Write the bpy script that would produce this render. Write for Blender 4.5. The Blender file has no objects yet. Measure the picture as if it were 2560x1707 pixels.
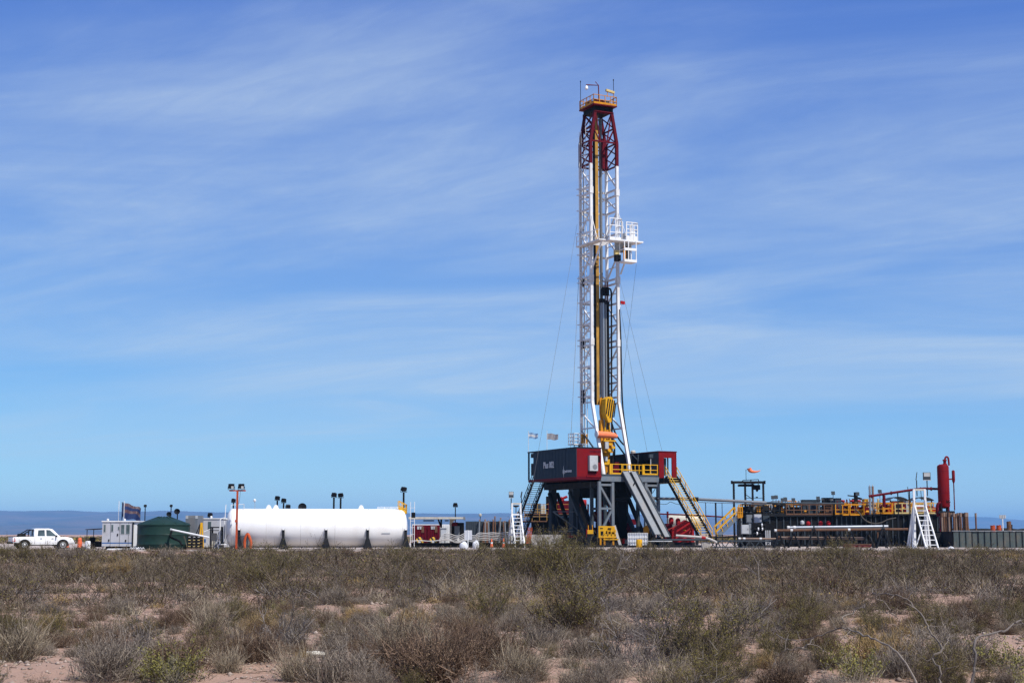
import bpy, bmesh, math, random
import numpy as np
from mathutils import Vector, Matrix

# ------------------------------------------------------------------ camera
F = 3813.0; W, H = 2560.0, 1707.0; EYE = 1.6
PITCH = math.atan((1335 - H / 2) / F)
CP, SP = math.cos(PITCH), math.sin(PITCH)
scene = bpy.context.scene
COL = scene.collection
cam_data = bpy.data.cameras.new('camera')
cam = bpy.data.objects.new('camera', cam_data); COL.objects.link(cam)
cam_data.sensor_width = 36; cam_data.lens = F / W * 36
cam_data.clip_start = 0.5; cam_data.clip_end = 60000
cam.location = (0, 0, EYE); cam.rotation_euler = (math.pi / 2 + PITCH, 0, 0)
scene.camera = cam

# ------------------------------------------------------------------ sky and sun
SUN_EL, SUN_AZ = math.radians(54), math.radians(42)      # azimuth measured from straight behind the camera towards the right
world = bpy.data.worlds.new('World'); scene.world = world; world.use_nodes = True
nt = world.node_tree; nt.nodes.clear()
def N(tree, t, **kw):
    n = tree.nodes.new(t)
    for k, v in kw.items():
        if hasattr(n, k): setattr(n, k, v)
    return n
def mth(tree, op, a, b=None, c=None, clamp=False):
    n = tree.nodes.new('ShaderNodeMath'); n.operation = op; n.use_clamp = clamp
    for i, v in enumerate((a, b, c)):
        if v is None: continue
        if isinstance(v, (int, float)): n.inputs[i].default_value = v
        else: tree.links.new(v, n.inputs[i])
    return n.outputs[0]
CL_OFF = 90.2
SKY_GRADE = ((1.30, 1.10), (1.25, .98), (1.06, .50))
def build_sky():
    L = nt.links
    sky = N(nt, 'ShaderNodeTexSky'); sky.sky_type = 'NISHITA'; sky.sun_disc = False
    sky.sun_elevation = SUN_EL; sky.sun_rotation = math.pi - SUN_AZ
    sky.altitude = 300; sky.air_density = .7; sky.dust_density = 0.0; sky.ozone_density = 10.0
    srgb = N(nt, 'ShaderNodeSeparateColor'); L.new(sky.outputs[0], srgb.inputs[0]); crgb = N(nt, 'ShaderNodeCombineColor')   # one grade for the whole sky
    for i, (k_, g_) in enumerate(SKY_GRADE): L.new(mth(nt, 'MULTIPLY', mth(nt, 'POWER', mth(nt, 'MULTIPLY', srgb.outputs[i], .1), g_), k_ * 10), crgb.inputs[i])
    tc = N(nt, 'ShaderNodeTexCoord')
    sep = N(nt, 'ShaderNodeSeparateXYZ'); L.new(tc.outputs['Generated'], sep.inputs[0])
    zc = mth(nt, 'ADD', mth(nt, 'MAXIMUM', sep.outputs[2], 0.0), 0.10)
    u = mth(nt, 'DIVIDE', sep.outputs[0], zc); v = mth(nt, 'DIVIDE', sep.outputs[1], zc)
    def plane(rot, sx, sy, off):
        cb = N(nt, 'ShaderNodeCombineXYZ'); L.new(u, cb.inputs[0]); L.new(v, cb.inputs[1])
        mp = N(nt, 'ShaderNodeMapping'); mp.vector_type = 'TEXTURE'
        mp.inputs['Rotation'].default_value = (0, 0, math.radians(rot))
        mp.inputs['Scale'].default_value = (sx, sy, 1); mp.inputs['Location'].default_value = (off, off * .37, 0)
        L.new(cb.outputs[0], mp.inputs[0]); return mp.outputs[0]
    def noise(vec, scale, detail, rough, dist):
        n = N(nt, 'ShaderNodeTexNoise'); n.inputs['Scale'].default_value = scale; n.inputs['Detail'].default_value = detail
        n.inputs['Roughness'].default_value = rough; n.inputs['Distortion'].default_value = dist
        L.new(vec, n.inputs['Vector']); return n.outputs[0]
    def ramp(fac, a, b):
        r = N(nt, 'ShaderNodeMapRange'); r.interpolation_type = 'SMOOTHSTEP'
        r.inputs[1].default_value = a; r.inputs[2].default_value = b; L.new(fac, r.inputs[0]); return r.outputs[0]
    wisps = ramp(noise(plane(-26, 2.0, 1.0, 3.1), 1.35, 12, .60, .8), .33, .78)      # drawn-out cirrus
    fine = ramp(noise(plane(-36, 1.0, 0.30, 9.7), 3.2, 10, .66, 1.1), .32, .80)
    bank = ramp(noise(plane(-14, 2.8, 1.5, CL_OFF), .55, 2.5, .5, .5), .34, .62)       # where the cirrus lies thick
    low = ramp(noise(plane(3, 7.0, 1.4, 27.3), .9, 4, .5, .3), .47, .62)             # flat far bands
    f = mth(nt, 'ADD', mth(nt, 'MULTIPLY', wisps, .70), mth(nt, 'MULTIPLY', mth(nt, 'MULTIPLY', fine, wisps), .40))
    f = mth(nt, 'MULTIPLY', f, mth(nt, 'MULTIPLY_ADD', bank, .74, .26))
    f = mth(nt, 'MULTIPLY_ADD', bank, .30, f)
    f = mth(nt, 'MULTIPLY', mth(nt, 'MULTIPLY_ADD', mth(nt, 'MULTIPLY', low, bank), .30, f), .58, clamp=True)
    f = mth(nt, 'MULTIPLY', f, ramp(sep.outputs[2], .0, .07))
    mix = N(nt, 'ShaderNodeMix'); mix.data_type = 'RGBA'
    L.new(f, mix.inputs['Factor']); L.new(crgb.outputs[0], mix.inputs['A']); mix.inputs['B'].default_value = (5.7, 7.0, 8.4, 1)
    bg = N(nt, 'ShaderNodeBackground'); bg.inputs['Strength'].default_value = 0.084
    L.new(mix.outputs['Result'], bg.inputs['Color'])
    out = N(nt, 'ShaderNodeOutputWorld'); L.new(bg.outputs[0], out.inputs[0])
build_sky()
sun_data = bpy.data.lights.new('sun', 'SUN'); sun_data.energy = 5.0; sun_data.angle = math.radians(.53); sun_data.color = (1, .95, .87)
sun = bpy.data.objects.new('sun', sun_data); COL.objects.link(sun)
SUN_DIR = Vector((math.cos(SUN_EL) * math.sin(SUN_AZ), -math.cos(SUN_EL) * math.cos(SUN_AZ), math.sin(SUN_EL)))
sun.rotation_euler = SUN_DIR.to_track_quat('Z', 'Y').to_euler()
sun.location = SUN_DIR * 80
scene.view_settings.view_transform = 'Standard'; scene.view_settings.look = 'None'
scene.view_settings.exposure = 0.25; scene.view_settings.gamma = 1.0
scene.view_settings.use_curve_mapping = False
scene.render.engine = 'CYCLES'
scene.cycles.max_bounces = 6; scene.cycles.diffuse_bounces = 3; scene.cycles.glossy_bounces = 3
scene.cycles.transmission_bounces = 4; scene.cycles.transparent_max_bounces = 8; scene.cycles.volume_bounces = 0
scene.cycles.sample_clamp_indirect = 4.0
scene.cycles.use_denoising = True; scene.cycles.denoiser = 'OPENIMAGEDENOISE'; scene.cycles.denoising_input_passes = 'RGB_ALBEDO_NORMAL'; scene.cycles.denoising_prefilter = 'NONE'

# ------------------------------------------------------------------ helpers
PZ = 0.30                                                # level of the gravel pad
def ray(sx, sy):
    a, b = (sx - W / 2) / F, (H / 2 - sy) / F
    return Vector((a, CP - b * SP, SP + b * CP))
def P(sx, sy, Y):                                        # world point on the vertical plane at distance Y
    d = ray(sx, sy); return Vector((0, 0, EYE)) + d * (Y / d.y)
def Xat(sx, Y, z):
    return (sx - W / 2) / F * (Y * CP + (z - EYE) * SP)
def V(*a): return Vector(a)

class MB:
    def __init__(s): s.v = []; s.f = []
    def quad_ring(s, rings, close=True, caps=True):
        n = len(rings[0]); b = len(s.v)
        for r in rings: s.v.extend([tuple(p) for p in r])
        for i in range(len(rings) - 1):
            for j in range(n if close else n - 1):
                k = (j + 1) % n
                s.f.append((b + i * n + j, b + i * n + k, b + (i + 1) * n + k, b + (i + 1) * n + j))
        if caps and close:
            s.f.append(tuple(b + j for j in reversed(range(n))))
            s.f.append(tuple(b + (len(rings) - 1) * n + j for j in range(n)))
        return s
    def box(s, c, d, rz=0):
        x, y, z = d[0] / 2, d[1] / 2, d[2] / 2; cz, sz = math.cos(rz), math.sin(rz)
        def q(a, b, e): return (c[0] + a * cz - b * sz, c[1] + a * sz + b * cz, c[2] + e)
        return s.quad_ring([[q(-x, -y, -z), q(x, -y, -z), q(x, y, -z), q(-x, y, -z)], [q(-x, -y, z), q(x, -y, z), q(x, y, z), q(-x, y, z)]])
    def mm(s, a, b):
        return s.box([(a[i] + b[i]) / 2 for i in range(3)], [abs(b[i] - a[i]) for i in range(3)])
    def _basis(s, d):
        d = d.normalized(); up = Vector((0, 0, 1)) if abs(d.z) < .93 else Vector((0, 1, 0))
        a = d.cross(up).normalized(); return a, a.cross(d).normalized()
    def bar(s, p0, p1, w, h=None):
        p0, p1 = Vector(p0), Vector(p1); h = h or w; a, b = s._basis(p1 - p0); a = a * w / 2; b = b * h / 2
        return s.quad_ring([[p + a + b, p - a + b, p - a - b, p + a - b][::-1] for p in (p0, p1)])
    def tube(s, p0, p1, r, r1=None, n=10, caps=True):
        return s.path([p0, p1], [r, r if r1 is None else r1], n, caps)
    def path(s, pts, r, n=6, caps=True):
        pts = [Vector(p) for p in pts]; rr = r if isinstance(r, (list, tuple)) else [r] * len(pts); rings = []; a = None
        for i, p in enumerate(pts):
            d = (pts[min(i + 1, len(pts) - 1)] - pts[max(i - 1, 0)])
            if d.length < 1e-9: d = Vector((0, 0, 1))
            if a is None: a, b = s._basis(d)
            else:
                dn = d.normalized(); a = (a - dn * a.dot(dn))
                a = a.normalized() if a.length > 1e-6 else s._basis(d)[0]; b = a.cross(dn)
            rings.append([p + (a * math.cos(t) + b * math.sin(t)) * rr[i] for t in [2 * math.pi * j / n for j in range(n)]])
        return s.quad_ring(rings, True, caps)
    def lathe(s, prof, n=20, c=(0, 0, 0), axis='z', ph=0):
        rings = []
        for r, z in prof:
            ring = []
            for j in range(n):
                t = 2 * math.pi * j / n + ph; a, b = r * math.cos(t), r * math.sin(t)
                q = {'z': (a, b, z), 'x': (z, a, b), 'y': (b, z, a)}[axis]
                ring.append((c[0] + q[0], c[1] + q[1], c[2] + q[2]))
            rings.append(ring)
        return s.quad_ring(rings)
    def prism(s, poly, y0, y1):                          # poly in x,z drawn through y
        return s.quad_ring([[(x, y0, z) for x, z in poly], [(x, y1, z) for x, z in poly]])
    def prismx(s, poly, x0, x1):                         # poly in y,z drawn through x
        return s.quad_ring([[(x0, y, z) for y, z in poly], [(x1, y, z) for y, z in poly]])
    def mesh(s, name):
        me = bpy.data.meshes.new(name); me.from_pydata(s.v, [], s.f)
        bm = bmesh.new(); bm.from_mesh(me); bmesh.ops.recalc_face_normals(bm, faces=bm.faces); bm.to_mesh(me); bm.free()
        return me
def smooth_mesh(me, ang=38):
    me.shade_smooth(); me.set_sharp_from_angle(angle=math.radians(ang))
def link_mesh(name, me, mat, parent=None, smooth=False):
    o = bpy.data.objects.new(name, me); COL.objects.link(o)
    if mat is not None: me.materials.append(mat)
    if smooth: smooth_mesh(me)
    if parent is not None: o.parent = parent
    return o

class Thing:
    def __init__(s, name, label, cat, sx=None, Y=None, z=PZ, rot=0, group=None, loc=None):
        s.rot = math.radians(rot)
        s.loc = Vector(loc) if loc is not None else Vector((Xat(sx, Y, z), Y, z))
        s.o = bpy.data.objects.new(name, None); COL.objects.link(s.o); s.o.empty_display_size = .3
        s.o.location = s.loc; s.o.rotation_euler = (0, 0, s.rot); s.o['label'] = label; s.o['category'] = cat
        if group: s.o['group'] = group
    def loc2(s, p): return Matrix.Rotation(-s.rot, 3, 'Z') @ (Vector(p) - s.loc)
    def at(s, sx, sy, ly=0.0):                           # local point on the local plane y = ly seen at that pixel
        o = s.loc2((0, 0, EYE)); d = Matrix.Rotation(-s.rot, 3, 'Z') @ ray(sx, sy)
        return o + d * ((ly - o.y) / d.y)
    def atx(s, sx, sy, lx=0.0):
        o = s.loc2((0, 0, EYE)); d = Matrix.Rotation(-s.rot, 3, 'Z') @ ray(sx, sy)
        return o + d * ((lx - o.x) / d.x)
    def zat(s, sy, lx=0.0, ly=0.0):
        w = s.loc + Matrix.Rotation(s.rot, 3, 'Z') @ Vector((lx, ly, 0)); t = (H / 2 - sy) / F
        return w.y * (t * CP + SP) / (CP - t * SP) + EYE - s.loc.z
    def part(s, name, mb, mat, parent=None, smooth=False, label=None, kind=None):
        o = link_mesh(name, mb.mesh(name), mat, parent or s.o, smooth)
        if label: o['label'] = label
        if kind: o['kind'] = kind
        return o
    def box(s, name, c, d, mat, parent=None, rz=0): return s.part(name, MB().box(c, d, rz), mat, parent)
    def mm(s, name, a, b, mat, parent=None): return s.part(name, MB().mm(a, b), mat, parent)
    def bar(s, name, p0, p1, w, mat, h=None, parent=None): return s.part(name, MB().bar(p0, p1, w, h), mat, parent)
    def tube(s, name, p0, p1, r, mat, r1=None, n=10, parent=None): return s.part(name, MB().tube(p0, p1, r, r1, n), mat, parent, True)
    def path(s, name, pts, r, mat, n=6, parent=None): return s.part(name, MB().path(pts, r, n), mat, parent, True)
def single(name, mb, mat, label, cat, group=None, smooth=False, loc=(0, 0, 0), rot=0, kind=None):
    o = link_mesh(name, mb.mesh(name), mat, None, smooth); o.location = loc; o.rotation_euler = (0, 0, math.radians(rot))
    if label: o['label'] = label
    if cat: o['category'] = cat
    if group: o['group'] = group
    if kind: o['kind'] = kind
    return o
def smooth_pts(pts, k=4):                                # Catmull-Rom through the given points
    pts = [Vector(p) for p in pts]; out = []
    for i in range(len(pts) - 1):
        a, b, c, d = pts[max(i - 1, 0)], pts[i], pts[i + 1], pts[min(i + 2, len(pts) - 1)]
        for j in range(k):
            t = j / k
            out.append(.5 * ((2 * b) + (c - a) * t + (2 * a - 5 * b + 4 * c - d) * t * t + (3 * b - a - 3 * c + d) * t ** 3))
    return out + [pts[-1]]
def railing(T, pts, h, mat, posts=1.2, r=.03, rails=2, toe=0.0, parent=None, name='railing'):
    """posts and rails round a run of points: one part, its toe board a second one"""
    m = MB(); pts = [Vector(p) for p in pts]
    for a, b in zip(pts[:-1], pts[1:]):
        n = max(1, round((b - a).length / posts))
        for i in range(n + 1):
            q = a.lerp(b, i / n); m.bar(q, q + V(0, 0, h), r * 2)
        for k in range(rails):
            z = h * (1 - k / rails) - r; m.bar(a + V(0, 0, z), b + V(0, 0, z), r * 1.8)
    o = T.part(name, m, mat, parent)
    if toe:
        m = MB()
        for a, b in zip(pts[:-1], pts[1:]): m.bar(a + V(0, 0, toe / 2 + .01), b + V(0, 0, toe / 2 + .01), .035, toe)
        T.part('toe_board', m, mat, o if parent is None else parent)
    return o

# ------------------------------------------------------------------ materials
def new_mat(name):
    m = bpy.data.materials.new(name); m.use_nodes = True; t = m.node_tree; t.nodes.clear()
    out = N(t, 'ShaderNodeOutputMaterial'); b = N(t, 'ShaderNodeBsdfPrincipled'); t.links.new(b.outputs[0], out.inputs[0])
    return m, t, b
def noise_fac(t, scale, a, b, detail=5, coord='Object', rough=.6, stretch=None):
    tc = N(t, 'ShaderNodeTexCoord'); src = tc.outputs[coord] if coord != 'World' else N(t, 'ShaderNodeNewGeometry').outputs['Position']
    if stretch:
        mp = N(t, 'ShaderNodeMapping'); mp.inputs['Scale'].default_value = stretch; t.links.new(src, mp.inputs[0]); src = mp.outputs[0]
    n = N(t, 'ShaderNodeTexNoise'); n.inputs['Scale'].default_value = scale; n.inputs['Detail'].default_value = detail; n.inputs['Roughness'].default_value = rough
    t.links.new(src, n.inputs['Vector'])
    r = N(t, 'ShaderNodeMapRange'); r.inputs[1].default_value = a; r.inputs[2].default_value = b; t.links.new(n.outputs[0], r.inputs[0])
    return r.outputs[0]
def mix_col(t, fac, a, b):
    m = N(t, 'ShaderNodeMix'); m.data_type = 'RGBA'
    if isinstance(fac, (int, float)): m.inputs['Factor'].default_value = fac
    else: t.links.new(fac, m.inputs['Factor'])
    for k, v in (('A', a), ('B', b)):
        if isinstance(v, tuple): m.inputs[k].default_value = (*v, 1)
        else: t.links.new(v, m.inputs[k])
    return m.outputs['Result']
def paint(name, col, rough=.5, metal=0.0, dirt=.35, dirtcol=(.24, .18, .13), scale=1.3, var=.25, bump=.0):
    m, t, b = new_mat(name)
    dark = tuple(c * (1 - var) for c in col)
    c1 = mix_col(t, noise_fac(t, scale * 3, .3, .7), dark, col)
    if dirt > 0:
        f = mth(t, 'MULTIPLY', noise_fac(t, scale, .48, .78, stretch=(1, 1, .45)), dirt)
        c1 = mix_col(t, f, c1, dirtcol)
    t.links.new(c1, b.inputs['Base Color'])
    r = noise_fac(t, scale * 2, .2, .8); t.links.new(mth(t, 'MULTIPLY_ADD', r, .25, rough - .1), b.inputs['Roughness'])
    b.inputs['Metallic'].default_value = metal; b.inputs['Specular IOR Level'].default_value = .10 if min(col) < .12 else .4
    if bump:
        bp = N(t, 'ShaderNodeBump'); bp.inputs['Strength'].default_value = bump; bp.inputs['Distance'].default_value = .02
        t.links.new(noise_fac(t, scale * 12, 0, 1), bp.inputs['Height']); t.links.new(bp.outputs[0], b.inputs['Normal'])
    return m
M = {}
M['white'] = paint('white_paint', (.72, .73, .74), .42, dirt=.3, dirtcol=(.42, .36, .30), var=.08)
M['mast_white'] = paint('mast_white_paint', (.70, .70, .70), .45, dirt=.55, dirtcol=(.30, .25, .21), scale=.9, var=.14)
M['tank_white'] = paint('tank_white_paint', (.76, .76, .76), .35, dirt=.35, dirtcol=(.50, .44, .38), scale=.5, var=.06)
M['truck_white'] = paint('car_white_paint', (.80, .81, .82), .22, dirt=.35, dirtcol=(.45, .38, .32), scale=2.2, var=.05)
M['cream'] = paint('cream_paint', (.55, .52, .44), .5, dirt=.4)
M['grey'] = paint('grey_paint', (.17, .19, .215), .5, dirt=.4, var=.2)
M['ltgrey'] = paint('light_grey_paint', (.42, .44, .46), .5, dirt=.35, var=.15)
M['cabin'] = paint('cabin_grey_paint', (.43, .44, .48), .45, dirt=.25, var=.08)
M['slate'] = paint('slate_steel_paint', (.045, .058, .072), .55, dirt=.25, dirtcol=(.10, .085, .07), var=.25)
M['steel_grey'] = paint('blue_grey_steel', (.135, .165, .20), .5, dirt=.4, var=.2)
M['black'] = paint('black_steel', (.007, .0075, .009), .6, dirt=.2, dirtcol=(.04, .034, .03))
M['dark'] = paint('dark_steel', (.014, .016, .020), .6, dirt=.3, dirtcol=(.06, .05, .042))
M['navy'] = paint('navy_paint', (.013, .027, .045), .5, dirt=.2, dirtcol=(.05, .05, .05), var=.15)
M['red'] = paint('red_paint', (.175, .005, .009), .55, dirt=.3, dirtcol=(.09, .012, .012), var=.2)
M['dkred'] = paint('dark_red_paint', (.115, .004, .013), .55, dirt=.2, dirtcol=(.05, .015, .015), var=.3)
M['bright_red'] = paint('bright_red_paint', (.34, .015, .02), .45, dirt=.3, dirtcol=(.2, .06, .04), var=.25)
M['yellow'] = paint('yellow_paint', (.68, .36, .018), .45, dirt=.4, dirtcol=(.26, .14, .03), var=.2)
M['amber'] = paint('amber_paint', (.62, .26, .015), .45, dirt=.45, dirtcol=(.20, .10, .03), var=.25)
M['pale_yellow'] = paint('faded_yellow_paint', (.60, .46, .18), .5, dirt=.5, dirtcol=(.3, .24, .14))
M['orange'] = paint('orange_paint', (.42, .075, .028), .5, dirt=.25, dirtcol=(.3, .1, .05))
M['cone'] = paint('cone_orange', (.80, .16, .07), .55, dirt=.2)
M['sock'] = paint('windsock_cloth', (.80, .21, .10), .8, dirt=.1, var=.12)
M['hose_orange'] = paint('orange_hose_rubber', (.52, .095, .03), .55, dirt=.3)
M['ochre'] = paint('ochre_beam_paint', (.46, .255, .055), .5, dirt=.7, dirtcol=(.09, .06, .035), scale=.6, var=.35)
M['green'] = paint('green_tank_plastic', (.014, .036, .030), .42, dirt=.25, dirtcol=(.05, .065, .06), scale=.8, var=.15)
M['rust'] = paint('rusty_steel', (.17, .085, .05), .75, dirt=.8, dirtcol=(.09, .075, .07), scale=2.5, var=.45)
M['rust2'] = paint('pale_rust_steel', (.24, .16, .12), .7, dirt=.7, dirtcol=(.12, .10, .09), scale=2, var=.3)
M['pipe'] = paint('galvanised_pipe', (.34, .37, .41), .32, metal=.6, dirt=.3, var=.15)
M['rubber'] = paint('black_rubber', (.010, .010, .011), .7, dirt=.35, dirtcol=(.12, .10, .085))
M['hose_grey'] = paint('grey_hose', (.46, .44, .42), .6, dirt=.4)
M['concrete'] = paint('concrete', (.36, .34, .32), .85, dirt=.4, scale=.7)
M['lens'] = paint('lamp_glass', (.45, .46, .46), .15, dirt=.1)
M['sacking'] = paint('white_sacking', (.66, .68, .72), .8, dirt=.2)
M['sign'] = paint('sign_back_paint', (.56, .58, .63), .5, dirt=.25)
M['blue'] = paint('blue_paint', (.05, .13, .32), .5, dirt=.2)
M['ltblue'] = paint('light_blue_cloth', (.22, .36, .55), .8, dirt=.1)
M['flag_blue'] = paint('navy_cloth', (.035, .06, .16), .8, dirt=.0)
M['flag_red'] = paint('red_cloth', (.40, .06, .05), .8, dirt=.0)
M['flag_white'] = paint('white_cloth', (.62, .62, .62), .8, dirt=.0)
M['flag_grey'] = paint('faded_grey_cloth', (.30, .29, .31), .8, dirt=.1)
M['wire'] = paint('wire_rope', (.10, .10, .11), .5, metal=.5, dirt=.0)
M['red_lamp'] = paint('red_plastic', (.45, .015, .02), .3, dirt=.0)
m, t, b = new_mat('window_glass'); b.inputs['Base Color'].default_value = (.05, .07, .08, 1); b.inputs['Roughness'].default_value = .08
t.links.new(mix_col(t, noise_fac(t, .8, .3, .7), (.03, .045, .05), (.10, .14, .15)), b.inputs['Base Color']); M['glass'] = m
M['tyre'] = paint('tyre_rubber', (.018, .017, .016), .8, dirt=.6, dirtcol=(.17, .14, .11))
M['alu'] = paint('wheel_alloy', (.52, .53, .54), .35, metal=.5, dirt=.3)
def stripes(name, c1, c2, period, ang, base_rough=.5):
    m, t, b = new_mat(name)
    tc = N(t, 'ShaderNodeTexCoord'); sp = N(t, 'ShaderNodeSeparateXYZ'); t.links.new(tc.outputs['Object'], sp.inputs[0])
    a = math.radians(ang)
    w = mth(t, 'ADD', mth(t, 'MULTIPLY', sp.outputs[0], math.cos(a) / period), mth(t, 'MULTIPLY', sp.outputs[2], math.sin(a) / period))
    f = mth(t, 'GREATER_THAN', mth(t, 'FRACT', w), .5)
    t.links.new(mix_col(t, f, c1, c2), b.inputs['Base Color']); b.inputs['Roughness'].default_value = base_rough; return m
M['hazard'] = stripes('black_yellow_stripes', (.02, .02, .02), (.66, .38, .03), .34, 35)
M['mesh_orange'] = stripes('orange_mesh', (.55, .10, .03), (.16, .05, .03), .3, 60)
HAZE_D = 0.66e-4
# ------------------------------------------------------------------ ground
rng = np.random.default_rng(7); random.seed(11)
def vnoise(x, y, seed=0):
    """smooth value noise on numpy arrays, 0..1"""
    xi, yi = np.floor(x).astype(np.int64), np.floor(y).astype(np.int64); fx, fy = x - xi, y - yi
    def h(a, b):
        n = (a * 374761393 + b * 668265263 + seed * 974711) & 0x7fffffff
        n = ((n ^ (n >> 13)) * 1274126177) & 0x7fffffff; return ((n ^ (n >> 16)) & 0xffff) / 65535.0
    sx, sy = fx * fx * (3 - 2 * fx), fy * fy * (3 - 2 * fy)
    return (h(xi, yi) * (1 - sx) + h(xi + 1, yi) * sx) * (1 - sy) + (h(xi, yi + 1) * (1 - sx) + h(xi + 1, yi + 1) * sx) * sy
def sstep(a, b, x):
    t = np.clip((x - a) / (b - a), 0, 1); return t * t * (3 - 2 * t)
PAD_Y0, PAD_Y1, PAD_X = 123.0, 222.0, 72.0
def gz(x, y):
    x, y = np.asarray(x, float), np.asarray(y, float)
    z = (vnoise(x * .28, y * .28, 1) - .5) * .22 + (vnoise(x * .09, y * .09, 2) - .5) * .30 + (vnoise(x * 1.1, y * 1.1, 3) - .5) * .07
    z = z * (1 - .6 * sstep(60, 118, y)) + .10 * sstep(50, 120, y)
    pad = sstep(117, 123, y) * (1 - sstep(216, 240, y)) * (1 - sstep(70, 82, np.abs(x)))
    far = sstep(300, 1500, y)
    z = z * (1 - far) + far * ((vnoise(x * .004, y * .004, 5) - .6) * 2.0)
    return z * (1 - pad) + pad * (PZ - .05)
def grid_axis(parts):
    out = []
    for a, b, n in parts: out += list(np.linspace(a, b, n, endpoint=False))
    return np.array(out + [parts[-1][1]])
gx = grid_axis([(20, 90, 70)]); pos = np.concatenate([np.arange(0, 20, .28), gx, np.geomspace(95, 26000, 27)])
xs = np.concatenate([-pos[:0:-1], pos]); ys = np.concatenate([np.array([-60., -20., 0., 8.]), np.arange(12, 55, .28), np.arange(55, 130, .9), np.arange(130, 245, 3), np.geomspace(250, 26800, 43)])
XX, YY = np.meshgrid(xs, ys); ZZ = gz(XX, YY)
nx, ny = len(xs), len(ys)
def big_mesh(name, verts, faces, mats, matidx=None):
    me = bpy.data.meshes.new(name); verts = np.asarray(verts, np.float32); faces = np.asarray(faces, np.int32); k = faces.shape[1]
    me.vertices.add(len(verts)); me.vertices.foreach_set('co', verts.ravel())
    me.loops.add(faces.size); me.loops.foreach_set('vertex_index', faces.ravel())
    me.polygons.add(len(faces)); me.polygons.foreach_set('loop_start', np.arange(0, faces.size, k, dtype=np.int32))
    if matidx is not None: me.polygons.foreach_set('material_index', np.asarray(matidx, np.int32))
    for m_ in mats: me.materials.append(m_)
    me.update(calc_edges=True); return me
ids = np.arange(nx * ny).reshape(ny, nx)
gf = np.stack([ids[:-1, :-1], ids[:-1, 1:], ids[1:, 1:], ids[1:, :-1]], -1).reshape(-1, 4)
def soil_mat():
    m, t, b = new_mat('sandy_soil')
    big = noise_fac(t, .35, .35, .7, coord='World'); mid = noise_fac(t, 3.0, .35, .7, coord='World'); fine = noise_fac(t, 40, .3, .75, 3, coord='World')
    c = mix_col(t, big, (.265, .160, .110), (.34, .213, .153)); c = mix_col(t, mth(t, 'MULTIPLY', mid, .55), c, (.235, .15, .11))
    c = mix_col(t, mth(t, 'MULTIPLY', fine, .45), c, (.44, .31, .24)); t.links.new(c, b.inputs['Base Color']); b.inputs['Roughness'].default_value = .95
    bp = N(t, 'ShaderNodeBump'); bp.inputs['Strength'].default_value = .8; bp.inputs['Distance'].default_value = .03
    t.links.new(mth(t, 'ADD', noise_fac(t, 25, 0, 1, 6, coord='World'), mth(t, 'MULTIPLY', noise_fac(t, 4, 0, 1, coord='World'), 1.5)), bp.inputs['Height']); t.links.new(bp.outputs[0], b.inputs['Normal'])
    return m
M['soil'] = soil_mat()
gme = big_mesh('ground', np.stack([XX, YY, ZZ], -1).reshape(-1, 3), gf, [M['soil']]); gme.shade_smooth()
ground = bpy.data.objects.new('ground', gme); COL.objects.link(ground); ground['kind'] = 'structure'; ground['label'] = 'pinkish sandy steppe soil stretching to the hills'
# gravel pad of the drilling site, worn and uneven along its edge
m, t, b = new_mat('pad_gravel')
c = mix_col(t, noise_fac(t, .25, .35, .7, coord='World'), (.33, .275, .24), (.42, .36, .32)); c = mix_col(t, mth(t, 'MULTIPLY', noise_fac(t, 9, .4, .7, coord='World'), .5), c, (.25, .20, .17))
t.links.new(c, b.inputs['Base Color']); b.inputs['Roughness'].default_value = .95
bp = N(t, 'ShaderNodeBump'); bp.inputs['Strength'].default_value = .7; bp.inputs['Distance'].default_value = .03; t.links.new(noise_fac(t, 14, 0, 1, coord='World'), bp.inputs['Height']); t.links.new(bp.outputs[0], b.inputs['Normal'])
M['gravel'] = m
px_ = np.arange(-74, 74.1, 1.0); py_ = np.concatenate([np.arange(121.5, 126, .5), np.arange(126, 226, 4)])
PX, PY = np.meshgrid(px_, py_); edge = 122.4 + 1.6 * vnoise(PX * .22, PX * 0 + 3, 9)
PY2 = np.maximum(PY, edge); pzz = gz(PX, PY2) + .05 * sstep(0, 2.2, PY2 - edge) * (1 - sstep(216, 220, PY2)) + (vnoise(PX * .5, PY2 * .5, 8) - .5) * .04 + .004
pid = np.arange(PX.size).reshape(PX.shape); pf = np.stack([pid[:-1, :-1], pid[:-1, 1:], pid[1:, 1:], pid[1:, :-1]], -1).reshape(-1, 4)
pme = big_mesh('gravel_pad', np.stack([PX, PY2, pzz], -1).reshape(-1, 3), pf, [M['gravel']]); pme.shade_smooth()
pad = bpy.data.objects.new('gravel_pad', pme); COL.objects.link(pad); pad['kind'] = 'structure'; pad['label'] = 'flat pale gravel pad under the drilling site'

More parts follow.
